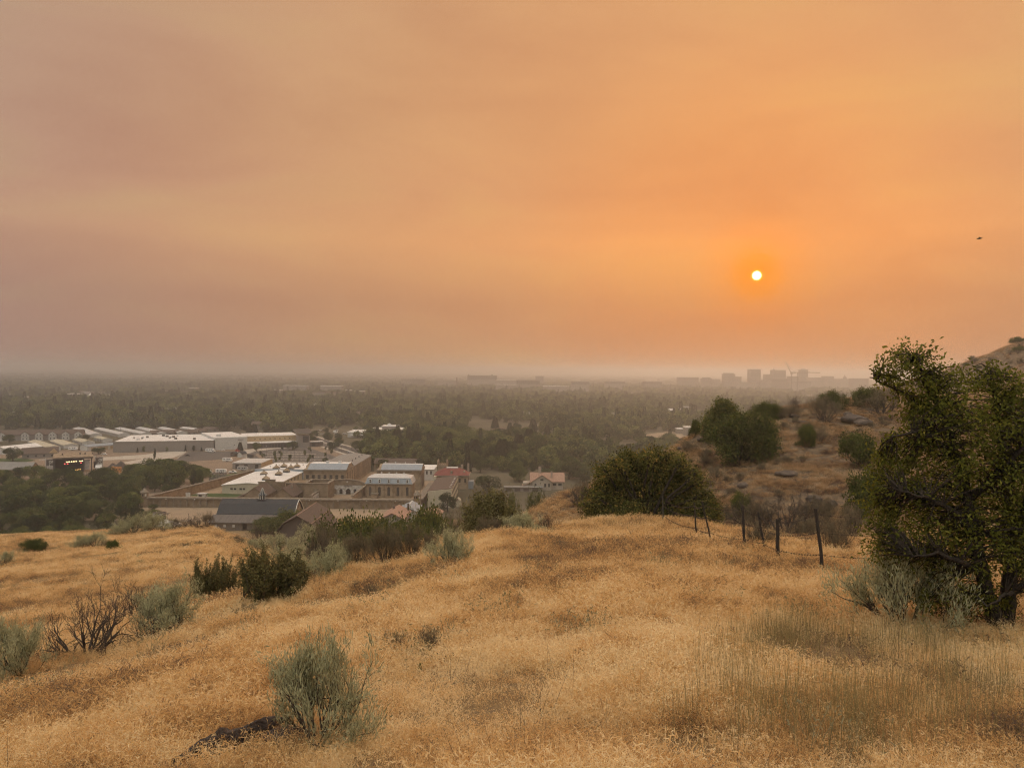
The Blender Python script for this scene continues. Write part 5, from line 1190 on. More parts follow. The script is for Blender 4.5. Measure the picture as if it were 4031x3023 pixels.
    B('awning', 4.65, 1.2, 3.0, 7.0, 3.8, 3.12, DKBROWN, t)
    p = on_ground(648, 262); zt = atY(648, 2046, 262).z
    t = thing('tent_roof', 'low white tent roof showing above the meadow sagebrush', 'tent', (p.x, p.y, p.z))
    h_ = zt - p.z; MB().add([(-4.6, -3, h_ - 1.6), (4.6, -3, h_ - 1.6), (4.6, 3, h_ - 1.6), (-4.6, 3, h_ - 1.6), (-.8, 0, h_), (.8, 0, h_)], [(3, 2, 1, 0), (0, 1, 5, 4), (1, 2, 5), (2, 3, 4, 5), (3, 0, 4)]).build('canvas', WROOF, t)
    for x in (-4.5, 4.5):
        for y in (-2.9, 2.9): MB().cyl(x, y, -.3, h_ - 1.6, .06, None, 5).build('tent_pole', LTMET, t)
    for i, (px, Y, h_) in enumerate(((853, 352, 3.6), (742, 372, 3.4), (560, 392, 4.0), (1034, 350, 0))):
        if not h_: continue
        q = on_ground(px, Y); t = thing('yard_lamp', ('short black lamp post at the left end of the charcoal barn', 'thin dark post in the sandy yard left of the barn', 'dark post left of the corner watchtower')[i], 'lamp post', q)
        MB().cyl(0, 0, -.3, h_, .10, .08, 6).build('post', DKMET, t); MB().cyl(0, 0, h_, h_ + .3, .22, .10, 8).build('lamp_head', DKMET, t)
    struct(MB().sheet([(-230, 372, 0.01), (-38, 372, 0.01), (-38, 409, 0.01), (-230, 409, 0.01)]).build('wall_track', DIRT))
    # guard house beyond the right wall
    t = thing('bungalow', 'pale stone bungalow with tan gabled roof and two chimneys', 'house', (0, 0, 0))
    B('wall', 13, 482, 0, 33, 494, 5.2, PALEST, t)
    MB().prism([(481.2, 4.9), (488, 9.9), (494.8, 4.9), (494.8, 5.15), (488, 10.2), (481.2, 5.15)], 'x', 11.9, 34.1).build('roof', TANR, t)
    MB().prism([(481.9, 5.2), (488, 9.8), (494.1, 5.2)], 'x', 12.6, 33.4).build('gable_wall', PALEST, t)
    MB().prism([(13.0, 5.2), (25.8, 5.2), (19.4, 9.3)], 'y', 479.0, 487).build('front_gable', PALEST, t); B('front_bay', 13.4, 479.0, 0, 25.4, 482, 5.2, PALEST, t)
    for a in (-1, 1): MB().prism([(19.4, 9.55), (19.4 + a * 7.4, 4.7), (19.4 + a * 7.4, 4.95), (19.4, 9.82)], 'y', 478.3, 487).build('front_roof', TANR, t)
    B('chimney', 17.4, 487.4, 8.5, 19.2, 488.6, 13.6, BRICKC, t); B('chimney', 25.2, 484, 6.5, 26.3, 485, 11.4, BRICKC, t)
    for x, z, w, h_ in ((19.4, 6.6, 1.9, 1.2), (15.4, 3.2, 1.2, 2.2), (21.5, 3.2, 1.2, 2.2), (23.9, 3.2, 1.0, 2.2)): win(t, x, z, w, h_, 479.0)
    for x in (27.6, 31): win(t, x, 3.3, 2.2, 1.6, 482)
    MB().prism([(7.6, 0), (12.95, 0), (12.95, 4.9), (7.6, 4.2)], 'y', 481, 490).build('side_wing', PALEST, t); MB().prism([(7.0, 2.0), (12.95, 5.0), (12.95, 5.2), (7.0, 2.2)], 'y', 480.4, 490.6).build('side_wing_roof', TANR, t)
    t = thing('garage', 'long low grey-roofed garage left of the bungalow', 'garage', (0, 0, 0))
    B('wall', -4.2, 474, 0, 19.5, 478.2, 2.4, GREYW, t); B('roof', -4.6, 473.4, 2.4, 20, 478.6, 2.75, GREYR, t)
    for i in range(4): win(t, -1.5 + i * 5.5, 1.1, 3.6, 1.9, 474, DKBROWN, 'garage_door')
farmyard()
# ------------------------------------------------------------------ valley edge: warehouses, storage sheds, stage, road
def frame_at(px0, py0, px1, py1, z=0.0):
    """origin and heading of a facade whose foot runs between two photograph pixels"""
    a, b = Gz(px0, py0, z), Gz(px1, py1, z); d = b - a
    return a, math.atan2(d.y, d.x), d.length
def lbox(name, x0, y0, z0, x1, y1, z1, m_, par): return MB().box(x0, y0, z0, x1, y1, z1).build(name, m_, par)

def warehouses():
    a, rz, w = frame_at(445, 1781, 840, 1774)
    t = thing('warehouse', 'long plain grey warehouse with white roof', 'building', a, rz)
    lbox('wall', 0, 0, 0, w, 72, 9.0, GREYW, t); lbox('roof', .3, .3, 9.0, w - .3, 71.7, 9.3, WROOF, t); lbox('parapet', -.2, -.2, 8.6, w + .2, .1, 9.5, GREYW, t)
    r = np.random.default_rng(4)
    for i in range(16):
        x, y, s = r.uniform(3, w - 4), r.uniform(4, 55), r.uniform(.6, 1.6); lbox('roof_unit', x, y, 9.3, x + s * 1.6, y + s, 9.3 + s, DKBROWN if i % 3 else LTMET, t)
    a, rz, w = frame_at(840, 1774, 969, 1768)
    t = thing('warehouse', 'tall pale warehouse joined to the right of the long grey one', 'building', a + Vector((0, 3, 0)), rz)
    lbox('wall', .3, 0, 0, w, 62, 11.2, LTGREY, t); lbox('roof', .3, .3, 11.2, w - .3, 61.5, 11.6, WROOF, t); win(t, w - 6, 8.8, 5, .8, 0, GREYW, 'sign_band'); win(t, w * .6, 4, .8, .8, 0); lbox('roof_unit', 4, 12, 11.6, 8, 15, 13.4, LTMET, t)
    a, rz, w = frame_at(924, 1768, 1172, 1760)
    t = thing('museum_building', 'tan building with dark lower front and gabled entrance', 'building', a, rz)
    lbox('lower_front', 0, 0, 0, w, 14, 4.8, DKBROWN, t); lbox('lower_roof', 0.2, .2, 4.8, w - .2, 14, 5.2, WROOF, t)
    lbox('upper_wall', w * .16, 14.1, 0, w + 2, 50, 10.2, TAN, t); lbox('upper_roof', w * .16 + .2, 14.4, 10.2, w + 1.6, 49.6, 10.6, WROOF, t)
    for i in range(8): win(t, w * .34 + i * 4.6, 7.6, 1.0, 1.0, 14.1)
    for i in range(9): win(t, w * .42 + i * 2.6, 2.2, 2.0, 3.4, 0)
    e = lbox('entrance', w + .5, -1.5, 0, w + 11, 12, 11.0, GREYW, t)
    MB().prism([(-3, 13.0), (w * 0 + 15, 15.8), (15, 16.3), (-3, 13.5)], 'x', w - 2.5, w + 13).build('entrance_roof', DKMET, t)
    lbox('entrance_glass', w + 4.5, -1.7, 4.6, w + 10, -1.45, 10.6, GLASS, t); lbox('entrance_wing', w + 11.1, 0, 0, w + 24, 10, 4.4, DKBROWN, t); lbox('entrance_wing_roof', w + 10.8, -.6, 4.4, w + 24.6, 10, 4.9, LTMET, t); win(t, w + 15, 2, 3, 3, 0, GLASS)
    a, rz, w = frame_at(915, 1846, 1027, 1847)
    t = thing('workshop', 'small flat-roofed workshop with grey front and tan side', 'building', a, 0.02)
    lbox('wall', 0, 0, 0, w, 28, 4.4, GREYW, t); lbox('side_wall', w + .02, .05, 0, w + .3, 27.9, 4.6, TAN, t); lbox('roof', -.3, -.3, 4.4, w + .3, 28.2, 4.75, LTMET, t)
    for x, ww in ((3.5, 2.6), (10, 2.6), (18, 2.4)): win(t, x, 1.9, ww, 3.2, 0, GLASS, 'garage_door')
    for (px, py, lb, s) in ((935, 1800, 'small pale gabled hut by the curved drive', 1.0), (908, 1797, 'dark small shed left of the pale gabled hut', .8)):
        p = Gz(px, py, 0); t = thing('hut', lb, 'hut', p, -.4); gable(t, 0, 0, 4.6 * s, 6 * s, 0, 3.0 * s, 4.8 * s, 'y', LTGREY if s == 1 else DKBROWN, SLATE, .3)
    p = Gz(973, 1803, 0); t = thing('container', 'dark green waste container beside the curved drive', 'container', p); lbox('body', 0, 0, .2, 4.5, 3, 3.0, DKMET, t); lbox('lid', -.1, -.1, 3.0, 4.6, 3.1, 3.2, DKBROWN, t)
    # white-roofed service yard further right
    a, rz, w = frame_at(1368, 1722, 1602, 1722)
    t = thing('office_complex', 'white-roofed low office complex with stepped centre block', 'building', a, 0)
    lbox('wing', 0, 0, 0, w * .32, 34, 5.6, LTGREY, t); lbox('wing_roof', -.4, -.4, 5.6, w * .32 + .4, 34, 6.2, WROOF, t); lbox('canopy', 4, -5, 3.0, w * .32, -.45, 3.4, WROOF, t)
    lbox('main_block', w * .33, 4, 0, w, 46, 7.6, LTGREY, t); lbox('main_roof', w * .33 - .3, 3.6, 7.6, w + .4, 46, 8.2, WROOF, t); lbox('centre_block', w * .55, 14, 8.2, w * .80, 30, 11.6, GREYW, t); lbox('centre_roof', w * .54, 13.5, 11.6, w * .81, 30.5, 12.2, WROOF, t)
    MB().cone(w * .66, 20, 12.2, 15, 4, 8).build('roof_cap', LTMET, t)
    for i in range(6): MB().cyl(3 + i * 3.2, 12, 6.2, 8.4, .25, None, 6).build('flue', LTMET, t)
    for i in range(3): MB().cyl(w * .6 + i * 4, 28, 12.2, 17, .2, None, 6).build('antenna', DKMET, t)
    a, rz, w = frame_at(1821, 1726, 1927, 1726)
    t = thing('metal_shed', 'pale metal shed with wide doors among trees', 'shed', a, -.12)
    gable(t, 0, 0, 11, w, 0, 5.2, 6.6, 'y', LTGREY, LTMET, .4); t.rotation_euler = (0, 0, -1.45)
    for i in range(3): MB().box(-.12, 3 + i * 7, .1, .02, 8 + i * 7, 4.6).build('roller_door', TRIMW, t)
    for (p0, p1, py, d, h, wl, rf, lb) in [(1652, 1692, 1716, 14, 6, GREYW, GREYR, 'grey low building behind the trees left of the metal shed'), (1775, 1800, 1742, 10, 4.5, GREYW, BROWNR, 'small grey building just left of the metal shed'), (1800, 1832, 1722, 12, 4, LTGREY, WROOF, 'small white-roofed building left of the metal shed'),
                                           (2275, 2330, 1800, 10, 3.2, GREYW, SLATE, 'house with dark roof half hidden in the grove right of centre')]:
        a, rz, w = frame_at(p0, py, p1, py); t = thing('low_building', lb, 'building', a); lbox('wall', 0, 0, 0, w, d, h, wl, t); hip(-.5, -.5, w + .5, d + .5, h, h + 1.6, w * .3, d * .45).build('roof', rf, t)
warehouses()

def storage():
    front = [(108, 184, 1776, 11), (197, 251, 1767, 12), (285, 323, 1754, 11), (369, 405, 1742, 9)]
    back = [(286, 352, 1723, 12), (369, 467, 1721, 11), (452, 555, 1719, 11), (533, 622, 1717, 11), (620, 697, 1714, 11), (707, 760, 1702, 10)]
    for row, far_z, names in ((front, (1738, 1735, 1730, 1722), 'front'), (back, (1686, 1687, 1686, 1684, 1684, 1684), 'back')):
        for i, ((pf, pn, py, w), fz) in enumerate(zip(row, far_z)):
            n_ = Gz(pn, py, 0); f_ = Gz(pf, fz, 3.2); f_.z = 0; d = f_ - n_; Ln = d.length; rz = math.atan2(d.y, d.x) - math.pi / 2
            cut = (names == 'back')
            lb = ('row of storage units with cream roof, front row, ' if names == 'front' else 'row of storage units with grey roof, back row, ') + nth(i, len(row))
            t = thing('storage_shed', lb, 'storage shed', n_, rz, 'storage sheds in the ' + names + ' row')
            gable(t, 0, 0, w, Ln, 0, 3.1, 4.4, 'y', LTGREY, CREAM if names == 'front' else LTMET, .15, .2)
            nd = min(int(Ln / 4.2), 24); sd = MB().box(-.1, 0, .1, .02, 2.7, 2.6).mesh('roller_door', GREYW)
            for k in range(nd): link('roller_door', sd, t, (0, 1.2 + k * Ln / nd, 0))
    a = Gz(315, 1772, 0); t = thing('storage_shed', 'long shed with blue-grey roof beside the grey warehouse', 'storage shed', a, -.55)
    gable(t, 0, 0, 12, 52, 0, 3.6, 5.0, 'y', LTGREY, BLUEM, .2)
    for k in range(8): MB().box(11.98, 3 + k * 6, .1, 12.1, 7 + k * 6, 3).build('roller_door', TAN, t)
    # apartments with gabled bays
    a, b = Gz(-40, 1738, 0), Gz(322, 1731, 0); d = b - a; rz = math.atan2(d.y, d.x); Ln = d.length
    t = thing('apartment_row', 'brown-roofed terrace of apartments with pale gabled bays', 'building', a, rz)
    gable(t, 0, 3, Ln, 17, 0, 5.8, 10.0, 'x', GREYW, BROWNR, .6)
    for px in (8, 96, 148, 199, 249, 297):
        q = Gz(px, 1736, 0) - a; x = q.dot(d.normalized())
        by = MB().prism([(x - 3.4, 0), (x + 3.4, 0), (x + 3.4, 6.4), (x, 8.8), (x - 3.4, 6.4)], 'y', 0, 8).build('bay', LTGREY, t)
        for e in (-1, 1): MB().prism([(x, 8.9), (x + e * 3.9, 6.1), (x + e * 3.9, 6.35), (x, 9.15)], 'y', -.4, 8).build('bay_roof', BROWNR, by)
        for e in (-1.3, 1.3): win(by, x + e, 5.4, .9, 1.1, 0)
        for e in (-1.6, 1.6): win(by, x + e, 2, 1.1, 1.4, 0)
        lbox('belt', x - 3.5, -.12, 3.7, x + 3.5, .05, 4.0, GREYW, by)
    # left edge
    a, rz, w = frame_at(-30, 1874, 45, 1877)
    t = thing('stone_cottage', 'stone cottage with grey roof at the left edge', 'house', a + Vector((0, 0, 0)), 0)
    gable(t, 0, 2, w + 9, 14, 0, 4.2, 8.6, 'x', SANDW, GREYR, .35); win(t, w + 3, 1.5, 1.5, 2.2, 2, DKBROWN, 'door')
    winx(t, w + 9, 7.5, 1.3, 1.6, 2.4, DKBROWN, 'door')
    a, rz, w = frame_at(87, 1806, 228, 1800)
    t = thing('long_house', 'long low house with dark brown roof behind the stage', 'house', a, rz)
    gable(t, 0, 0, w, 13, 0, 3.8, 8.0, 'x', GREYW, BROWNR, .6)
    for i in range(5): win(t, 4 + i * 5.6, 1.9, 1.3, 1.5, 0)
    MB().prism([(w - 6.5, 3.8), (w + .5, 3.8), (w - 3, 7.2)], 'y', -.6, 5).build('front_gable', TAN, t)
    a = Gz(-25, 1787, 0); t = thing('white_shed', 'white-roofed shed behind the dark tree at the left edge', 'shed', a, -.3); gable(t, 0, 0, 14, 34, 0, 4, 6.5, 'y', LTGREY, WROOF, .3)
    a = Gz(98, 1766, 0); t = thing('white_shed', 'small white-roofed annex right of the dark tree at left', 'shed', a, 0); lbox('wall', 0, 0, 0, 9, 10, 2.6, LTGREY, t); lbox('roof', -.4, -.4, 2.6, 9.4, 10.4, 3.0, WROOF, t)
    # brown-roofed houses behind the warehouse
    for i, (px, py, w, dd) in enumerate([(588, 1716, 24, 10), (640, 1713, 14, 9), (735, 1712, 11, 9), (765, 1708, 12, 10), (800, 1700, 16, 8), (690, 1712, 16, 8)]):
        a = Gz(px, py, 0); t = thing('house', f'brown-roofed house behind the white warehouse roof, {nth([0, 1, 3, 4, 5, 2][i], 6)}', 'house', a, .2, 'brown-roofed houses behind the warehouse')
        gable(t, 0, 0, w, dd, 0, 3.0, 5.4, 'x', GREYW, BROWNR, .5); win(t, 3, 1.6, 1.4, 1.2, 0); win(t, w - 3, 1.6, 1.4, 1.2, 0)
storage()

M_LAMP = mat('stage_lamp_warm', (0.9, 0.8, 0.5), 0.5, emit=(1.0, 0.80, 0.42), estr=2.2)
M_LAMPR = mat('stage_lamp_red', (0.8, 0.1, 0.1), 0.5, emit=(1.0, 0.10, 0.12), estr=2.0)
M_LAMPO = mat('festoon_bulb', (0.9, 0.6, 0.2), 0.5, emit=(1.0, 0.50, 0.12), estr=2.0)
BLACKF = mat('black_stage_cloth', (0.022, 0.017, 0.018), 0.95)
SCREEN = mat('grey_scrim', (0.34, 0.30, 0.275), 0.9, var=0.2, scale=0.6)
ORANGE = mat('orange_board', (0.55, 0.24, 0.085), 0.85, var=0.15, scale=0.8)
def text(par, s, loc, size, m_, rx=math.pi / 2, name='lettering'):
    c = bpy.data.curves.new(name, 'FONT'); c.body = s; c.size = size; c.extrude = 0.06; c.offset = 0.03 * size
    tmp = bpy.data.objects.new(name, c); me = bpy.data.meshes.new_from_object(tmp); bpy.data.objects.remove(tmp); me.materials.clear(); me.materials.append(m_)
    o = link(name, me, par, loc); o.rotation_euler = (rx, 0, 0); return o
def stage():
    a, b = Gz(214, 1862, 0), Gz(327, 1858, 0); d = b - a; rz = math.atan2(d.y, d.x) + 0.10; w = d.length; k = w / 113.0
    t = thing('concert_stage', 'black open-air concert stage with rows of lit lamps', 'stage', a, rz)
    X = lambda px: (px - 214) * k
    lbox('deck', 0, 0, 0, w, 12, 1.6, BLACKF, t); lbox('back_drop', 0, 11, 1.6, w, 11.3, 10.0, BLACKF, t); lbox('side_drop', -.3, 0, 1.6, 0, 11, 9.8, BLACKF, t)
    MB().prism([(-1.5, 10.3), (13, 12.2), (13, 12.7), (-1.5, 10.8)], 'x', -1, X(366)).build('roof', SANDL, t)
    lbox('fascia', -1, -1.6, 9.6, X(366), -1.3, 10.6, DKBROWN, t); lbox('fascia_sign', X(245), -1.72, 9.8, X(288), -1.6, 10.5, BLACKF, t)
    for x in (-.6, X(326), X(358)): MB().box(x, -1.2, 0, x + .7, -.5, 10).build('truss_tower', DKMET, t)
    lbox('scrim', X(327), 0, 1.5, X(352), .2, 8.6, SCREEN, t)
    lbox('light_truss', X(250), 1.0, 7.9, X(354), 1.3, 8.2, DKMET, t)
    xs = [262, 271, 280.5, 289.5, 299, 313, 322.5, 331, 340.5, 349]
    for i, px in enumerate(xs): MB().cyl(X(px), 0.6, 7.1 + .06 * i, 7.75 + .06 * i, 0.50, .34, 8).build('stage_lamp', M_LAMP, t)
    for px, z in ((254, 5.9), (265.5, 5.9), (317.5, 6.2), (329.5, 6.3)): MB().cyl(X(px), 0.5, z, z + .55, 0.42, .3, 8).build('stage_lamp', M_LAMPR, t)
    for px in (321, 368): lbox('speaker_stack', X(px), -.9, 2.6 if px > 350 else 1.6, X(px) + 1.7, .2, 7.2, BLACKF, t)
    for px0, px1, tx in ((181, 212, 199), (375, 405, 394)):
        f = lbox('wing_banner', X(px0), -.3, 2.0, X(px1), -.1, 10.2, SCREEN, t); lbox('banner_panel', X(px0) + .4, -.45, 5.6, X(px1) - .3, -.32, 9.6, DKBROWN, f)
        text(f, 'OF', (X(tx) - 1.0, -.5, 7.4), 2.1, TRIMW); lbox('underline', X(tx) - 1.0, -.56, 6.9, X(tx) + 1.3, -.44, 7.1, TRIMW, f)
        r = np.random.default_rng(int(px0)); st = MB()
        for i in range(14): x = X(px0) + .6 + r.random() * (X(px1) - X(px0) - 1.2); z = 3.2 + r.random() * 2.2; st.box(x, -.56, z, x + .16 + .2 * r.random(), -.44, z + .5 + 1.0 * r.random())
        st.build('brush_script_marks', TRIMW, f)
        for x in (X(px0), X(px1)): MB().cyl(x, .4, 0, 11, .2, None, 6).build('scaffold_pole', LTMET, t)
    for z in (9.8, 10.4): MB().tube([(X(155), 0, z - .5), (X(240), 0, z)], .12, 5).build('truss', LTMET, t)
    fb = lbox('lower_banner', X(375), -1.6, .2, X(392), -1.4, 3.0, BLACKF, t); text(fb, 'OF', (X(378), -1.65, .9), 1.8, TRIMW)
    for i in range(9): MB().cyl(X(268) + i * .95, -3 + .4 * (i % 2), 1.2 + .1 * i, 1.6 + .1 * i, .22, None, 6).build('footlight', M_LAMPO, t)
    for px in (310, 330, 360, 240): MB().box(X(px), 6, 12, X(px) + .9, 7, 13.1).build('roof_weight', DKBROWN, t)
    p = Gz(438, 1866, 0); t = thing('orange_board', 'orange stall board with dark windows right of the stage', 'stall', p); lbox('panel', 0, 0, 1.0, 7.0, .4, 5.2, ORANGE, t); lbox('side', 0, .4, 0, .3, 3, 5.2, ORANGE, t)
    for x, z in ((1, 3.4), (3.2, 3.4), (5.2, 3.4)): win(t, x + .5, z, 1.0, .8, 0, DKBROWN)
    for (px, py, s, lb) in ((412, 1896, 1.0, 'white marquee tent at the edge of the crowd'), (388, 1760 + 95, .5, 'small white canopy right of the stage'), (165, 1872, .7, 'white canopy left of the stage')):
        p = Gz(px, py, 0); t = thing('marquee', lb, 'tent', p, .3)
        MB().add([(-4 * s, -3 * s, 2.6), (4 * s, -3 * s, 2.6), (4 * s, 3 * s, 2.6), (-4 * s, 3 * s, 2.6), (-4 * s, 0, 4.6), (4 * s, 0, 4.6)], [(3, 2, 1, 0), (0, 1, 5, 4), (1, 2, 5), (2, 3, 4, 5), (3, 0, 4)]).build('canvas', WROOF, t)
        for x in (-3.9 * s, 3.9 * s):
            for y in (-2.9 * s, 2.9 * s): MB().cyl(x, y, 0, 2.6, .06, None, 5).build('tent_pole', LTMET, t)
    # crowd
    r = np.random.default_rng(9); V, F = [], []; mb = MB()
    for (p0, p1, y0, y1, n) in ((823, 893, 1863, 1897, 170), (362, 420, 1862, 1890, 130), (300, 362, 1866, 1880, 40)):
        for _ in range(n):
            p = Gz(r.uniform(p0, p1), r.uniform(y0, y1), 0); h = r.uniform(1.5, 1.85); mb.cyl(p.x, p.y, 0, h * .48, .16, .2, 5); mb.cyl(p.x, p.y, h * .48, h * .84, .22, .16, 5); mb.cyl(p.x, p.y, h * .86, h, .10, .08, 5)
    stuff(mb.build('crowd', mat('crowd_clothes', (0.30, 0.26, 0.24), 0.9, col2=(0.05, 0.045, 0.05), scale=1.6, detail=1)), 'small crowd of concertgoers standing on the lawn', 'crowd')
stage()

# ------------------------------------------------------------------ vehicles
TYRE = mat('tyre', (0.02, 0.02, 0.02), 0.9)
PAINT = {'white': mat('white_paint', (0.70, 0.68, 0.65), 0.4, spec=0.5), 'dark': mat('dark_paint', (0.03, 0.03, 0.035), 0.35, spec=0.5), 'silver': mat('silver_paint', (0.38, 0.37, 0.36), 0.35, spec=0.5), 'red': mat('red_paint', (0.30, 0.05, 0.035), 0.4, spec=0.5)}
def vehicle(kind, colour, label, loc, rz, group=None):
    t = thing({'box': 'box_truck', 'pickup': 'pickup_truck', 'trailer': 'camper_trailer', 'car': 'car', 'van': 'van', 'tractor': 'tractor'}[kind], label, {'box': 'truck', 'pickup': 'truck', 'trailer': 'trailer', 'car': 'car', 'van': 'van', 'tractor': 'tractor'}[kind], loc, rz, group)
    P = PAINT[colour]
    prof = {'car': [(0, .35), (4.4, .35), (4.4, .75), (3.5, .9), (2.9, 1.4), (1.2, 1.42), (.5, .95), (0, .85)], 'pickup': [(0, .5), (5.6, .5), (5.6, 1.1), (4.6, 1.2), (4.0, 1.9), (2.5, 1.9), (2.4, 1.15), (0, 1.15)],
            'van': [(0, .4), (5.6, .4), (5.6, 1.2), (5.0, 2.2), (4.4, 2.6), (0, 2.6)], 'box': [(0, .7), (6.5, .7), (6.5, 3.7), (0, 3.7)], 'trailer': [(0, .6), (7.5, .6), (7.5, 2.0), (6.8, 3.1), (0, 3.1)], 'tractor': [(0, .8), (4, .8), (4, 1.6), (2.2, 1.7), (2.0, 2.9), (.6, 2.9), (.4, 1.6), (0, 1.5)]}[kind]
    MB().prism(prof, 'y', 0, 2.3 if kind in ('box', 'trailer') else 1.85).build('body', P, t)
    if kind == 'box': MB().prism([(6.6, .5), (9, .5), (9, 1.4), (8.6, 2.4), (6.6, 2.5)], 'y', .1, 2.2).build('cab', P, t); MB().box(7.4, .06, 1.5, 8.4, .1, 2.2).build('window', GLASS, t)
    elif kind in ('car',): MB().prism([(1.0, .95), (3.2, .95), (2.8, 1.36), (1.3, 1.36)], 'y', -.03, 1.88).build('window', GLASS, t)
    elif kind == 'pickup': MB().prism([(2.6, 1.25), (4.3, 1.25), (3.9, 1.8), (2.6, 1.8)], 'y', -.03, 1.88).build('window', GLASS, t)
    elif kind == 'van': MB().prism([(3.9, 1.5), (5.0, 1.5), (4.6, 2.2), (3.9, 2.2)], 'y', -.03, 1.88).build('window', GLASS, t)
    elif kind == 'trailer':
        for x in (1, 3.4, 5): MB().box(x, -.04, 1.7, x + 1.0, .02, 2.4).build('window', GLASS, t)
    ax = {'box': (1.4, 7.6), 'pickup': (1.1, 4.6), 'trailer': (3.2, 4.1), 'car': (.85, 3.5), 'van': (1, 4.6), 'tractor': (.9, 3.3)}[kind]
    for x in ax:
        for y in (-.04, 1.7 if kind not in ('box', 'trailer') else 2.1):
            w = MB().tube([(x, y, .38), (x, y + .24, .38)], .38, 10).build('wheel', TYRE, t)
    return t
def vehicles():
    V = [('box', 'white', 'white box truck parked against the pale warehouse', 826, 1770, 0.1), ('trailer', 'white', 'white box trailer left of the pickup by the warehouse', 808, 1779, 0.1), ('pickup', 'white', 'white pickup in front of the white trailer by the warehouse', 822, 1781, 0.1),
         ('trailer', 'white', 'white food trailer beside the crowd', 848, 1863, 0.05), ('pickup', 'white', 'white pickup beside the food trailer', 899, 1862, 0.0), ('trailer', 'silver', 'grey trailer parked at the workshop front', 933, 1853, 0.05), ('car', 'dark', 'dark vehicle in front of the grey trailer', 955, 1862, 0.1), ('van', 'white', 'white van left of the food trailer', 808, 1864, -.6),
         ('trailer', 'white', 'white camper parked at the front storage sheds', 268, 1773, 0.1), ('pickup', 'dark', 'dark pickup right of the white camper', 306, 1772, 0.1), ('trailer', 'white', 'white flat trailer near the small huts', 875, 1817, 0.0), ('tractor', 'red', 'red tractor parked on the warehouse drive', 925, 1780, 0.2), ('car', 'dark', 'dark utility cart at the bend of the white fence', 728, 1796, .3),
         ('car', 'silver', 'silver car driving on the divided road', 1362, 1781, -.6), ('car', 'white', 'white car near the tall pale warehouse', 865, 1774, 0.1), ('car', 'white', 'white car parked right of the crowd canopy', 398, 1790, .1), ('car', 'silver', 'silver car parked by a tree right of centre', 2062, 1750, 0.1), ('car', 'white', 'white car at the far road bend', 1240, 1703, 0.2), ('van', 'white', 'white van behind the road trees', 1310, 1703, 0.1), ('car', 'dark', 'dark car on the near lane of the divided road', 1290, 1752, -.55)]
    for k, c, lb, px, py, rz in V:
        p = Gz(px, py, 0.02); vehicle(k, c, lb, p, rz)
    # parked cars by the far offices
    r = np.random.default_rng(12); spots = sorted([(r.uniform(1230, 1360), r.uniform(1693, 1712)) for _ in range(14)])
    for i, (px, py) in enumerate(spots): vehicle('car', ('white', 'silver', 'dark')[i % 3], f'{("white", "silver", "dark")[i % 3]} car parked beyond the road bend, {nth(i, 14)}', Gz(px, py, .02), r.uniform(-.3, .3), 'cars parked beyond the road bend')
    spots = sorted([(r.uniform(1905, 1960), r.uniform(1728, 1740)) for _ in range(5)])
    for i, (px, py) in enumerate(spots): vehicle('car', 'white', f'white car parked beside the metal shed, {nth(i, 5)}', Gz(px, py, .02), .1, 'cars parked beside the metal shed')
vehicles()

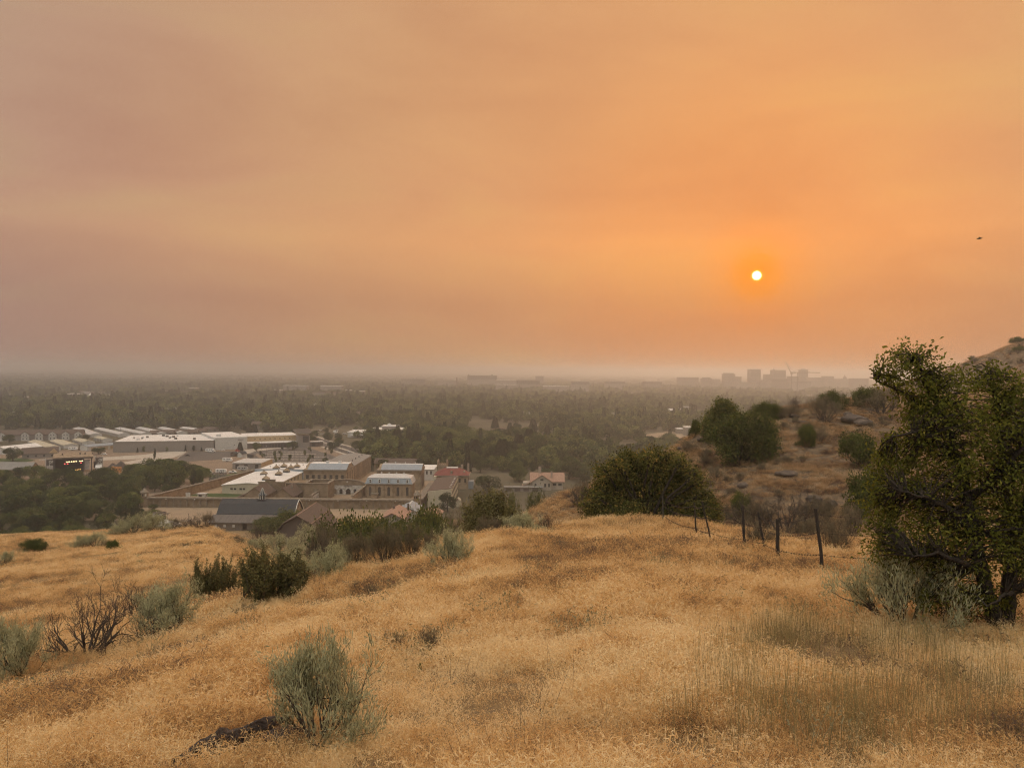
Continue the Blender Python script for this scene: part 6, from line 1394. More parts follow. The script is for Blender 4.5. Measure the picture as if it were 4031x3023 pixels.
# ------------------------------------------------------------------ valley grounds, road, parking lot
def grounds():
    def poly(name, pts, z, m_):
        return struct(MB().sheet([(*Gz(px, py, 0)[:2], z) for px, py in pts][::-1]).build(name, m_))
    poly('dirt_yard', [(-250, 1775), (240, 1772), (450, 1758), (1010, 1750), (1210, 1730), (1450, 1800), (1400, 1860), (1000, 1880), (820, 1940), (540, 1960), (400, 1900), (-350, 1960)], 0.006, DIRT2)
    poly('lawn', [(-200, 1806), (95, 1803), (140, 1812), (70, 1824), (-230, 1830)], 0.03, LAWN)
    poly('lawn', [(822, 1868), (895, 1868), (1000, 1846), (945, 1872), (900, 1890), (824, 1898)], 0.03, LAWN)
    poly('lot', [(740, 1778), (930, 1776), (935, 1790), (880, 1808), (715, 1818), (690, 1812)], 0.012, ASPH)
    poly('path', [(395, 1800), (560, 1790), (700, 1772), (735, 1780), (640, 1818), (570, 1832), (470, 1822), (560, 1806), (400, 1812)], 0.016, CONC)
    poly('drive', [(925, 1778), (985, 1768), (1100, 1758), (1200, 1752), (1203, 1757), (1090, 1766), (1015, 1776), (985, 1790), (1000, 1806), (970, 1806), (960, 1790), (930, 1790)], 0.02, CONC)
    poly('drive', [(967, 1788), (1010, 1776), (1024, 1779), (1005, 1790), (1022, 1804), (985, 1806)], 0.026, ASPH)
    poly('parking_lot', [(1010, 1782), (1060, 1766), (1200, 1758), (1330, 1800), (1300, 1826), (1080, 1826)], 0.012, ASPH)
    poly('road', [(1204, 1706), (1225, 1712), (1262, 1726), (1310, 1742), (1370, 1758), (1450, 1781), (1440, 1800), (1392, 1796), (1330, 1776), (1275, 1758), (1235, 1740), (1205, 1722)], 0.03, ASPH)
    poly('median', [(1235, 1727), (1300, 1748), (1380, 1774), (1420, 1790), (1416, 1792), (1372, 1777), (1296, 1751), (1233, 1729)], 0.05, CONC)
    poly('pavement', [(1225, 1709), (1265, 1722), (1312, 1738), (1372, 1754), (1452, 1776), (1452, 1781), (1370, 1758), (1310, 1742), (1262, 1726), (1222, 1712)], 0.15, CONC)
    poly('pavement', [(1205, 1722), (1235, 1740), (1275, 1758), (1330, 1776), (1392, 1796), (1385, 1800), (1324, 1780), (1268, 1761), (1228, 1743), (1202, 1726)], 0.15, CONC)
    poly('dry_field', [(2530, 1712), (2620, 1700), (2760, 1698), (2760, 1735), (2640, 1730)], 0.02, DIRT)
    poly('lawn', [(2445, 1772), (2530, 1768), (2540, 1806), (2440, 1806)], 0.02, LAWN)
    poly('field', [(270, 1556), (460, 1553), (470, 1560), (290, 1563)], 0.02, CONC)
    # parking bays: rows of painted lines with planted strips
    lm = MB()
    rows = [((1040, 1790), (1240, 1790)), ((1050, 1800), (1290, 1800)), ((1066, 1812), (1310, 1812)), ((1090, 1822), (1290, 1823)), ((1060, 1781), (1200, 1780))]
    for (a, b) in rows:
        A, Bp = Gz(*a, 0), Gz(*b, 0); n = int((Bp - A).length / 3.4)
        for i in range(n):
            p = A + (Bp - A) * i / n; lm.add([(p.x - .12, p.y, .03), (p.x + .12, p.y, .03), (p.x - 2.6, p.y + 6, .03), (p.x - 2.9, p.y + 6, .03)], [(0, 1, 2, 3)])
    o = lm.build('parking_lines', LINEP); struct(o)
    for i, (a, b) in enumerate(rows):
        A, Bp = Gz(*a, 0), Gz(*b, 0); struct(MB().box(A.x - 2, A.y + 6.4, 0, Bp.x, A.y + 8.4, .14).build('planting_strip', CONC))
    # dark gravel heaps
    for (px, py, w, h, lb) in ((444, 1848, 11, 5.0, 'lower dark gravel heap right of the stage'), (476, 1846, 11.5, 6.2, 'taller dark gravel heap behind the orange board'), (1160, 1700, 9, 4.2, 'brown earth heap behind the museum building')):
        p = Gz(px, py, 0); r = np.random.default_rng(px); n = 18; V = [(0, 0, h)]; F = []
        for j, fr in enumerate((.35, .7, 1.0)):
            for i in range(n):
                a = 2 * math.pi * i / n; rr = w * .5 * fr * (1 + .12 * r.normal()); V.append((rr * math.cos(a), rr * math.sin(a), h * (1 - fr) * (1 + .1 * r.normal()) - (.1 if fr == 1 else 0)))
        F += [(0, 1 + i, 1 + (i + 1) % n) for i in range(n)]
        for j in range(2): F += [(1 + j * n + i, 1 + (j + 1) * n + i, 1 + (j + 1) * n + (i + 1) % n, 1 + j * n + (i + 1) % n) for i in range(n)]
        o = MB().add(V, F).build('gravel_heap', GRAVELM if px < 1000 else DIRT2, None, True); o.location = p; tag(o, lb, 'heap')
    # white rail fence at the path bend
    t = thing('rail_fence', 'white post fence along the concrete path bend', 'fence', (0, 0, 0))
    for i in range(12):
        p = Gz(700 + i * 2.8, 1806 - i * 2.2, 0); MB().box(p.x - .1, p.y - .1, 0, p.x + .1, p.y + .1, 1.6).build('post', TRIMW, t)
    p, q = Gz(700, 1806, 0), Gz(731, 1782, 0)
    for z in (.9, 1.4): MB().tube([(p.x, p.y, z), (q.x, q.y, z)], .05, 4).build('rail', TRIMW, t)
    # street lamps and utility poles
    def pole(px, py, h, lb, arm=False, nm='street_lamp'):
        p = Gz(px, py, 0); t = thing(nm, lb, 'lamp post' if nm == 'street_lamp' else 'utility pole', p)
        MB().cyl(0, 0, 0, h, .13, .08, 6).build('pole', DKMET, t)
        if nm == 'street_lamp': MB().cyl(0, 0, h, h + .5, .3, .12, 8).build('lamp_head', LTMET, t)
        else: MB().box(-1.4, -.08, h - 1, 1.4, .08, h - .8).build('cross_arm', DKMET, t)
    L1 = [(1255, 1752), (1288, 1764), (1302, 1768), (1322, 1774), (1345, 1782), (1405, 1797), (1232, 1745), (1362, 1765), (1384, 1772), (1330, 1758)]
    L1.sort()
    for i, (px, py) in enumerate(L1): pole(px, py, 6.5, f'dark street lamp along the divided road, {nth(i, len(L1))}')
    L2 = sorted([(1050, 1795), (1105, 1806), (1160, 1800), (1225, 1808), (1285, 1815), (1180, 1820), (1030, 1770), (1115, 1772)])
    for i, (px, py) in enumerate(L2): pole(px, py, 8.5, f'slim lamp pole in the parking lot, {nth(i, len(L2))}')
    L3 = sorted([(346, 1788), (474, 1715), (703, 1702), (1156, 1690), (1309, 1690), (386, 1600), (607, 1600), (1422, 1676), (1700, 1690)])
    for i, (px, py) in enumerate(L3): pole(px, py, 13, f'wooden utility pole in the valley, {nth(i, len(L3))}', nm='utility_pole')
grounds()
# ------------------------------------------------------------------ distant town, skyline and trees
FARW = mat('far_pale_wall', (0.25, 0.225, 0.20), 0.9, var=0.1, scale=0.05)
FARD = mat('far_dark_wall', (0.16, 0.145, 0.135), 0.9, var=0.1, scale=0.05)
FARK = 0.72
def far_block(px0, px1, ytop, Y, label, name='distant_building', m_=None, depth=30, bands=0, roof=None, extra=None, group=None):
    if 2200 < Y and group and 'offices' in group: Y *= 1.12
    a, b = atY(px0, ytop, Y), atY(px1, ytop, Y); h = (a.z + b.z) / 2; w = b.x - a.x
    t = thing(name, label, 'building', (a.x, Y, 0), 0, group)
    MB().box(0, 0, 0, w, depth, h).build('block', m_ or FARW, t); MB().box(-.5, -.5, h, w + .5, depth + .5, h + 1.2).build('roof', roof or GREYR, t)
    for i in range(bands): MB().box(.4, -.35, h - 3.3 - i * 3.1, w - .4, .05, h - 1.9 - i * 3.1).build('window_band', GLASS, t)
    if extra: extra(t, w, h, depth)
    return t
def skyline():
    g = 'downtown skyline buildings'
    Z = lambda x: 2500 + x / 2.458
    ZY = lambda y: 1300 + y / 2.458
    def dome(t, w, h, d):
        MB().cyl(w * .5, d / 2, h, h + 8, 9, 9, 16).build('drum', FARW, t)
        MB().cyl(w * .5, d / 2, h + 8, h + 14, 8, 5, 16).cyl(w * .5, d / 2, h + 14, h + 17, 5, 1.6, 16).cyl(w * .5, d / 2, h + 17, h + 21, 1.3, 1.0, 8).cone(w * .5, d / 2, h + 21, h + 25, 1.1, 8).build('dome', FARW, t)
    def spire(t, w, h, d): MB().box(0, 2, h, 8, 10, h + 4).build('penthouse', FARD, t); MB().cone(3, 6, h + 4, h + 16, 1.3, 6).build('spire', DKMET, t)
    def rnd(t, w, h, d): MB().cyl(w / 2, d / 2, h - 1, h + 4, w * .42, w * .3, 12).build('crown', FARD, t)
    def pent(t, w, h, d): MB().box(w * .12, 4, h, w * .88, d - 4, h + 5).build('penthouse', FARD, t)
    far_block(Z(863), Z(970), ZY(425), 3300, 'hazy downtown block with stepped top, leftmost tall one', m_=FARD, depth=40, extra=pent, group=g)
    far_block(Z(970), Z(1030), ZY(452), 3320, 'lower hazy block attached right of the stepped-top one', m_=FARD, depth=30, group=g)
    far_block(Z(1117), Z(1217), ZY(380), 3400, 'squarish tall downtown tower standing clear of others', m_=FARD, depth=45, bands=10, group=g)
    far_block(Z(1265), Z(1340), ZY(428), 3450, 'stepped block left of the spired tower', m_=FARD, depth=40, group=g)
    far_block(Z(1339), Z(1460), ZY(387), 3500, 'wide tall downtown tower with a corner spire', m_=FARD, depth=45, bands=10, extra=spire, group=g)
    far_block(Z(1318), Z(1476), ZY(470), 3250, 'long mid-rise block in front of the spired tower', m_=FARD, depth=40, bands=4, group=g)
    far_block(Z(1497), Z(1585), ZY(448), 3400, 'unfinished block under the cranes', m_=FARD, depth=40, group=g)
    far_block(Z(1607), Z(1674), ZY(382), 3600, 'slim tower with rounded top right of the cranes', m_=FARD, depth=35, extra=rnd, group=g)
    far_block(Z(1510), Z(1705), ZY(494), 3150, 'long low block below the cranes', m_=FARW, depth=40, bands=2, group=g)
    far_block(Z(1690), Z(1824), ZY(460), 3500, 'mid-rise block right of the slim tower', m_=FARW, depth=40, group=g)
    far_block(Z(1835), Z(1926), ZY(447), 3600, 'mid-rise pair left of the domed capitol', m_=FARW, depth=40, group=g)
    far_block(Z(1930), Z(2180), ZY(474), 3700, 'domed capitol at the right end of downtown', 'domed_capitol', FARW, 60, 0, None, lambda t, w, h, d: dome(t, w, h, d), g)
    far_block(Z(2103), Z(2260), ZY(470), 3500, 'block right of the dome, partly behind the slope', m_=FARD, depth=40, group=g)
    far_block(Z(655), Z(742), ZY(468), 3300, 'low hazy block left of downtown with raised centre', m_=FARD, depth=40, extra=pent, group=g)
    far_block(Z(745), Z(826), ZY(476), 3320, 'low hazy block between the raised one and downtown', m_=FARW, depth=40, group=g)
    far_block(Z(424), Z(615), ZY(458), 3500, 'long hazy block far left of downtown', m_=FARD, depth=50, bands=3, group=g)
    far_block(Z(92), Z(262), ZY(500), 3000, 'low wide office left of downtown', m_=FARD, depth=50, bands=2, group=g)
    far_block(Z(1225), Z(1320), ZY(485), 3200, 'pale low block below the stepped one', m_=FARW, depth=40, group=g)
    far_block(Z(960), Z(1170), ZY(505), 3050, 'row of pale low blocks in front of downtown', m_=FARW, depth=30, group=g)
    # cranes
    def crane(px, ytop, ybase, jib, Y, label, luff=False):
        Y *= FARK
        a = atY(px, ytop, Y); t = thing('tower_crane', label, 'crane', (a.x, Y, 0), 0, 'construction cranes downtown'); h = a.z
        MB().box(-.8, -.8, 0, .8, .8, h).build('mast', FARD, t)
        if luff:
            e = atY(luff[0], luff[1], Y); MB().tube([(0, 0, h), (e.x - a.x, 0, e.z)], [1.8, 1.0], 4).build('jib', FARD, t); MB().tube([(0, 0, h), (14, 0, h + 2)], 1.6, 4).build('counter_jib', FARD, t); MB().tube([(14, 0, h + 2), (-2, 0, h + 16), (e.x - a.x, 0, e.z)], .4, 3).build('tie_bar', FARD, t)
        else:
            x0 = (jib[0] - px) / FPX * Y; x1 = (jib[1] - px) / FPX * Y; MB().box(x0, -1, h, x1, 1, h + 2.2).build('jib', FARD, t); MB().box(x0, -1.4, h - 4, x0 + 6, 1.4, h).build('counterweight', FARD, t)
            MB().tube([(x0 * .9, 0, h + 2), (0, 0, h + 9), (x1 * .6, 0, h + 2)], .4, 3).build('tie_bar', FARD, t)
        MB().box(-2, -2.6, h - 4, 2, -1.7, h - 1).build('cab', FARD, t)
    crane(Z(1512), ZY(420), 0, None, 3420, 'luffing crane with its arm raised to the left', (Z(1455), ZY(302)))
    crane(Z(1570), ZY(412), 0, (Z(1505), Z(1790)), 3380, 'flat crane with long arm to the right')
    # towards the left horizon
    H = lambda x: 1300 + x / 1.843
    HY = lambda y: 1400 + y / 1.843
    g = 'distant offices beyond the trees'
    def chim(t, w, h, d): MB().box(2, 4, h, 8, 10, h + 6).build('stair_block', FARD, t); MB().box(w - 26, 4, h, w - 18, 10, h + 6).build('stair_block', FARD, t)
    far_block(H(995), H(1210), HY(146), 3000, 'long banded hospital block on the horizon', m_=FARW, depth=50, bands=5, extra=chim, group=g)
    far_block(H(1350), H(1520), HY(180), 2500, 'banded office block right of the hospital', m_=FARW, depth=40, bands=4, group=g)
    far_block(H(1750), H(1880), HY(190), 2500, 'banded low office further right of the hospital', m_=FARW, depth=40, bands=3, group=g)
    far_block(H(1995), H(2140), HY(190), 2600, 'flat office left of downtown among trees', m_=FARW, depth=40, bands=2, group=g)
    far_block(H(1490), H(1548), HY(150), 3500, 'dark square block on the horizon right of the hospital', m_=FARD, depth=40, group=g)
    far_block(H(515), H(590), HY(172), 2700, 'pale block left of the hospital', m_=FARW, depth=30, group=g)
    far_block(H(590), H(685), HY(172), 2750, 'darker block right beside the pale one', m_=FARD, depth=30, group=g)
    far_block(H(780), H(915), HY(184), 2800, 'long low block left of the hospital stack', m_=FARW, depth=30, group=g)
    far_block(H(1205), H(1390), HY(180), 2900, 'low pale hall right of the hospital', m_=FARW, depth=40, roof=WROOF, group=g)
    far_block(H(1545), H(1735), HY(224), 2300, 'pale low roof line right of the banded office', m_=FARW, depth=30, roof=WROOF, group=g)
    far_block(H(1200), H(1350), HY(212), 2350, 'pale low roofs below the hospital', m_=FARW, depth=30, roof=WROOF, group=g)
    a = atY(H(918), HY(158), 2900); t = thing('smoke_stack', 'dark slim stack left of the hospital', 'chimney', (a.x, 2900, 0)); MB().cyl(0, 0, 0, a.z, 2.9, 2.4, 10).build('shaft', FARD, t)
    low = [(250, 290, 1552, 1800, 40), (135, 152, 1552, 1800, 20), (160, 192, 1558, 1700, 24), (690, 735, 1541, 1950, 30), (735, 765, 1553, 1750, 24), (744, 768, 1528, 2100, 24), (30, 52, 1610, 1330, 16), (85, 98, 1563, 1650, 14), (225, 262, 1606, 1380, 24), (350, 405, 1642, 1180, 26), (500, 515, 1600, 1400, 14), (640, 720, 1613, 1330, 26), (890, 915, 1630, 1230, 16), (1080, 1100, 1536, 2000, 30), (1115, 1205, 1519, 2250, 30), (1230, 1310, 1545, 1850, 26), (1260, 1345, 1520, 2250, 26), (1360, 1380, 1537, 2000, 18), (1305, 1350, 1545, 1900, 20),
           (1395, 1432, 1540, 1950, 20), (1300, 1312, 1590, 1450, 14), (1770, 1782, 1632, 1230, 14), (1750, 1800, 1612, 1330, 20), (1805, 1830, 1597, 1430, 16), (1910, 1930, 1618, 1300, 14), (2035, 2044, 1620, 1300, 10), (2105, 2122, 1632, 1230, 12), (1405, 1428, 1668, 1040, 16), (1684, 1730, 1678, 980, 20), (2245, 2280, 1605, 1380, 20), (2700, 2726, 1684, 900, 14), (2668, 2690, 1690, 930, 14), (1960, 1985, 1690, 900, 16)]
    low.sort()
    for i, (p0, p1, yt, Y, d) in enumerate(low):
        far_block(p0, p1, yt, Y, f'pale low roof showing between distant trees, {nth(i, len(low))}', 'low_building', FARW, d, 0, WROOF if i % 3 else BROWNR, None, 'low roofs between distant trees')
skyline()
def suburb():
    r = np.random.default_rng(61); sp = []
    while len(sp) < 88:
        px = r.uniform(0, 2700); Y = math.sqrt(r.uniform(830 ** 2, 2300 ** 2))
        if open_zone(px, Y): continue
        sp.append((px, Y))
    sp.sort()
    for i, (px, Y) in enumerate(sp):
        d = ray(px, 1900); rf = (BROWNR, GREYR, WROOF, GREYR, TANR, LTMET)[i % 6]; w = r.uniform(12, 26)
        t = thing('suburban_house', f'small hazy house roof among the valley trees, {nth(i, 88)}', 'house', (d.x / d.y * Y, Y, 0), r.uniform(-.5, .5), 'houses among the valley trees')
        gable(t, 0, 0, w, 11, 0, 6, 9.5, 'x', FARW, rf, .6)
        HOUSES.append((d.x / d.y * Y, Y))
HOUSES = []

# ------------------------------------------------------------------ trees of the valley
def crown_mesh(name, kind, n, seed):
    """unit tree crown 1 high, about 0.8-1 wide, foot at 0"""
    r = np.random.default_rng(seed)
    if kind == 'conifer':
        z = 0.08 + 0.92 * r.random(n) ** 1.3; rad = 0.24 * (1 - z) ** 0.8 * (0.6 + 0.4 * r.random(n)) + 0.01; th = r.random(n) * 2 * np.pi
        P = np.stack([rad * np.cos(th), rad * np.sin(th), z], 1); D = unit(np.stack([np.cos(th), np.sin(th), -0.35 + 0 * th], 1) + r.normal(0, .3, (n, 3)))
        T = 0.5 + r.normal(0, .18, n); return leaf_mesh(name, P, D, 0.10, 0.05, r, M_NEEDLE, T)
    nl = 20; c = []
    for i in range(nl):
        q = unit(r.normal(0, 1, 3)); s = r.uniform(.13, .24)
        if kind == 'tall': q = q * np.array([.20, .20, .36])
        elif kind == 'round': q = q * np.array([.32, .32, .34])
        else: q = q * np.array([.40, .40, .28])
        c.append((q + np.array([0, 0, .50]), s))
    P, T = [], []
    for i in range(nl):
        m_ = n // nl; q = unit(r.normal(0, 1, (m_, 3))) * (r.random(m_)[:, None] ** .25); tn = r.normal(0, .2)
        P.append(c[i][0] + q * c[i][1] * np.array([1, 1, .8])); T.append(0.46 + tn + r.normal(0, .12, m_))
    P, T = np.concatenate(P), np.concatenate(T); P[:, 2] = np.maximum(P[:, 2], .04)
    D = unit(r.normal(0, 1, P.shape)); s = (2200 / n) ** .5
    return leaf_mesh(name, P - D * .02, D, 0.060 * s, 0.042 * s, r, M_CROWN, T)
def trunk_mesh(seed, conifer=False):
    r = np.random.default_rng(seed); mb = MB(); mb.tube([(0, 0, -.02), (.01, 0, .2), (.0, .01, .45), (0, 0, .8 if conifer else .62)], [.035, .028, .02, .006], 6)
    if not conifer:
        for i in range(5):
            a = 2 * math.pi * (i + r.random()) / 5; mb.tube([(0, 0, .24 + .05 * i), (.12 * math.cos(a), .12 * math.sin(a), .42 + .04 * i), (.26 * math.cos(a), .26 * math.sin(a), .6)], [.016, .011, .004], 4)
    return mb.mesh('trunk', M_BARK)
KINDS = ['round', 'broad', 'tall', 'round', 'broad', 'conifer', 'conifer']
CROWNS = [(crown_mesh('crown', k, 4200, 60 + i), trunk_mesh(60 + i, k == 'conifer'), k) for i, k in enumerate(KINDS)]
LOWC = [crown_mesh('crown_far', k, 900, 80 + i) for i, k in enumerate(('round', 'broad', 'tall', 'conifer'))]
ADJ = {'round': 'rounded', 'broad': 'spreading', 'tall': 'tall narrow', 'conifer': 'dark conifer'}

# ground kept free of trees: (x0, y0, x1, y1)
CLEAR = [(-200, 406, -46, 575), (-140, 340, -30, 410), (-46, 405, -22, 512), (-6, 470, 36, 505), (-345, 530, -290, 560)]
def open_zone(px, Y):
    """the built-up valley edge on the left, by photograph column and distance"""
    if px < 1440 and 545 < Y < 800: return True
    if px < 860 and 800 <= Y < 900: return True
    if 1200 < px < 1440 and 500 < Y < 1000: return True
    if 1360 < px < 1610 and 815 < Y < 890: return True
    if 1815 < px < 1935 and 815 < Y < 890: return True
    if 2520 < px < 2760 and 780 < Y < 960: return True
    if 2440 < px < 2540 and 640 < Y < 730: return True
    return False
suburb()
TREES = []
def plant(px, Y, h, w=None, kind=None, region=''):
    d = ray(px, 1900); x = d.x / d.y * Y
    TREES.append((px, Y, x, float(max(ground(x, Y), 0.0)) if Y < 700 else 0.0, h, w or h * rng.uniform(.85, 1.25), kind, region))
def grove(region, n, p0, p1, y0, y1, h0, h1, dmin, kinds=(0, 1, 2, 3, 4), seed=1, avoid=True):
    r = np.random.default_rng(seed); got = []; tries = 0
    while len(got) < n and tries < n * 40:
        tries += 1; px = r.uniform(p0, p1); Y = math.sqrt(r.uniform(y0 * y0, y1 * y1)); x = ray(px, 1900).x / ray(px, 1900).y * Y
        if any((x - a) ** 2 + (Y - b) ** 2 < dmin * dmin for a, b in got): continue
        if any(a < x < c and b < Y < d for a, b, c, d in CLEAR): continue
        if avoid and open_zone(px, Y): continue
        got.append((x, Y)); plant(px, Y, r.uniform(h0, h1), None, int(r.choice(kinds)), region)
grove('in the tree belt between meadow and stage', 84, -120, 535, 335, 505, 8.5, 13, 7.5, (0, 1, 2, 3, 4), 1)
grove('along the upper edge of the left meadow', 30, -120, 340, 285, 342, 5.5, 9, 6, (0, 1, 3, 4), 21)
grove('in the grove left of the prison side wall', 20, 520, 800, 455, 530, 8, 15, 8, (0, 1, 3, 4, 2), 2)
grove('in the low trees behind the shed', 16, 360, 690, 330, 400, 3.5, 6, 6, (0, 3, 1), 3)
grove('in the wood behind the prison', 66, 1440, 2120, 575, 800, 10, 22, 11, (0, 1, 2, 3, 4, 5), 4)
grove('in the wood behind the bungalow', 44, 2040, 2660, 500, 760, 10, 17, 10.5, (0, 1, 3, 4, 5, 2), 5)
grove('in the trees along the divided road', 16, 1205, 1440, 700, 980, 6, 10, 12, (0, 3), 6, False)
for px, Y, h, w, k, lb in [(1762, 402, 11, 9.5, 0, 'at the corner of the cream prison building'), (1925, 468, 12.5, 15, 1, 'right of the red-roofed building'), (2300, 530, 13, 16, 1, 'behind the bungalow chimney'), (688, 474, 17, 14, 3, 'highest left of the white-roofed hall'), (655, 440, 8, 7, 0, 'bright green behind the left watchtower'), (785, 466, 14, 4, 2, 'slender left of the crowd lawn'), (762, 470, 13, 4, 2, 'slender beside the other slender tree by the crowd'), (50, 600, 12, 14, 0, 'alone on the lawn at the left edge'), (388, 655, 7, 11, 1, 'rounded low in front of the grey warehouse'), (168, 640, 7, 6, 5, 'small dark behind the long brown-roofed house'), (945, 690, 8, 7, 5, 'left in front of the museum building'), (1010, 690, 9, 8, 0, 'middle in front of the museum building'), (1150, 705, 9, 11, 0, 'right in front of the museum entrance'),
                           (330, 760, 8, 12, 0, 'dark between apartments and storage sheds'), (36, 745, 9, 11, 0, 'in front of the apartment terrace at left'), (2040, 520, 14, 13, 3, 'left of the bungalow roof'), (1890, 560, 13, 12, 0, 'behind the red-roofed building')]:
    plant(px, Y, h, w, k, '@' + lb)
# saplings
for i, (px, py) in enumerate([(533, 1776), (541, 1782), (566, 1779), (594, 1776), (656, 1779), (730, 1776), (751, 1770), (775, 1768), (762, 1776), (793, 1776), (607, 1806), (610, 1790)]): q = Gz(px, py, 0); plant(px, q.y, 3.6 + (i % 3), 2.2, 5 if i % 2 else 2, 'among the saplings in front of the grey warehouse')
r_ = np.random.default_rng(31)
for i in range(34): px, py = r_.uniform(1015, 1310), r_.uniform(1768, 1824); q = Gz(px, py, 0); plant(px, q.y, r_.uniform(2.6, 4.6), r_.uniform(1.6, 2.6), 2 if i % 3 else 0, 'among the saplings in the parking lot')
grove('in the first rows of the valley wood', 60, 0, 2700, 850, 990, 9, 15, 16, (0, 1, 2, 3, 4, 5, 6), 7)

regs = {}
for T_ in TREES: regs.setdefault(T_[7], []).append(T_)
for rg, lst in regs.items():
    lst.sort(key=lambda q: q[0])
    for i, (px, Y, x, z, h, w, k, _) in enumerate(lst):
        cr, tr, kd = CROWNS[k]; small = h < 5.5
        if rg.startswith('@'): lb, g = f'{ADJ[kd]} tree {rg[1:]}', None
        else: lb, g = f'{ADJ[kd]} {"sapling" if small else "tree"} {rg}, {nth(i, len(lst))}', 'trees ' + rg
        t = thing('conifer_tree' if kd == 'conifer' else ('sapling' if small else 'broadleaf_tree'), lb, 'tree', (x, Y, z), (px * 7.3) % 6.28, g)
        s = w / (0.5 if kd == 'conifer' else 1.0 if kd == 'broad' else 0.9 if kd == 'round' else 0.62); t.scale = (s, s, h)
        if kd == 'conifer': t.scale = (w * 1.4, w * 1.4, h)
        link('trunk', tr, t); link('crown', cr, t)

# the far wood: one mass out to the horizon
def far_wood():
    r = np.random.default_rng(50)
    for (n, y0, y1, s0, s1, zs, nm) in ((2000, 560, 900, 9, 19, 1.0, 'near'), (11000, 900, 1900, 9, 24, 1.0, 'a'), (19000, 1900, 4200, 12, 24, 0.95, 'b'), (22000, 4200, 14000, 26, 60, 0.42, 'c')):
        y = np.sqrt(y0 ** 2 + r.random(n) * (y1 ** 2 - y0 ** 2)); u = r.uniform(-.74, .74, n); x = u * y; px = CX + FPX * u
        dn = fbm(x / 160, y / 260, 3); ok = dn > (-.115 if y1 < 2000 else -.11 if y1 < 5000 else -.14)
        oz = np.array([open_zone(a, b) for a, b in zip(px, y)]); ok &= ~oz
        if y0 < 1500:
            for hx, hy in HOUSES: ok &= ~((np.abs(x - hx - 8) < 16) & (y - hy < 12) & (y - hy > -45))
        if nm == 'near': ok &= (px > 1445) & (px < 2760) & (dn > -.1)
        x, y = x[ok], y[ok]; m_ = len(x); h = (s0 + (s1 - s0) * r.random(m_) ** 1.6) * (1 + .5 * fbm(x / 90, y / 90, 2))
        kk = r.choice(4, m_, p=(.38, .34, .14, .14)); P = np.stack([x, y, np.zeros(m_)], 1)
        for k in range(4):
            q = kk == k; w = h[q] * (1.0 if k < 2 else .8); sc = np.stack([w, w, h[q] * zs * (1.15 if k == 3 else 1)], 1)
            scatter('distant_wood', LOWC[k], P[q], r.random(q.sum()) * 6.28, sc, 'wooded valley suburbs fading into smoke toward the horizon', 'woods')
far_wood()
# ------------------------------------------------------------------ fence, rocks, weeds, bird
def rock_mesh(seed, sub=3, flat=0.6, ridge=0.35):
    import bmesh
    bm = bmesh.new(); bmesh.ops.create_icosphere(bm, subdivisions=sub, radius=0.5); r = np.random.default_rng(seed); off = r.random(3) * 40
    for v in bm.verts:
        c = np.array(v.co); a = fbm(c[0] * 2.2 + off[0], c[1] * 2.2 + c[2] * 1.7 + off[1], 4) * 0.9
        s = 1 + a * .7; q = c * s; q[2] = q[2] * flat
        q[2] = round(q[2] * 7) / 7 * ridge + q[2] * (1 - ridge); v.co = q
    me = bpy.data.meshes.new('rock'); bm.to_mesh(me); bm.free(); return me
M_ROCK = mat('dark_lichened_rock', (0.115, 0.085, 0.07), 0.95, col2=(0.05, 0.04, 0.036), scale=5, detail=8, bump=0.9, bscale=18)
M_ROCK2 = mat('hill_rock', (0.15, 0.115, 0.092), 0.95, col2=(0.07, 0.055, 0.046), scale=1.2, detail=8, bump=0.9, bscale=5)
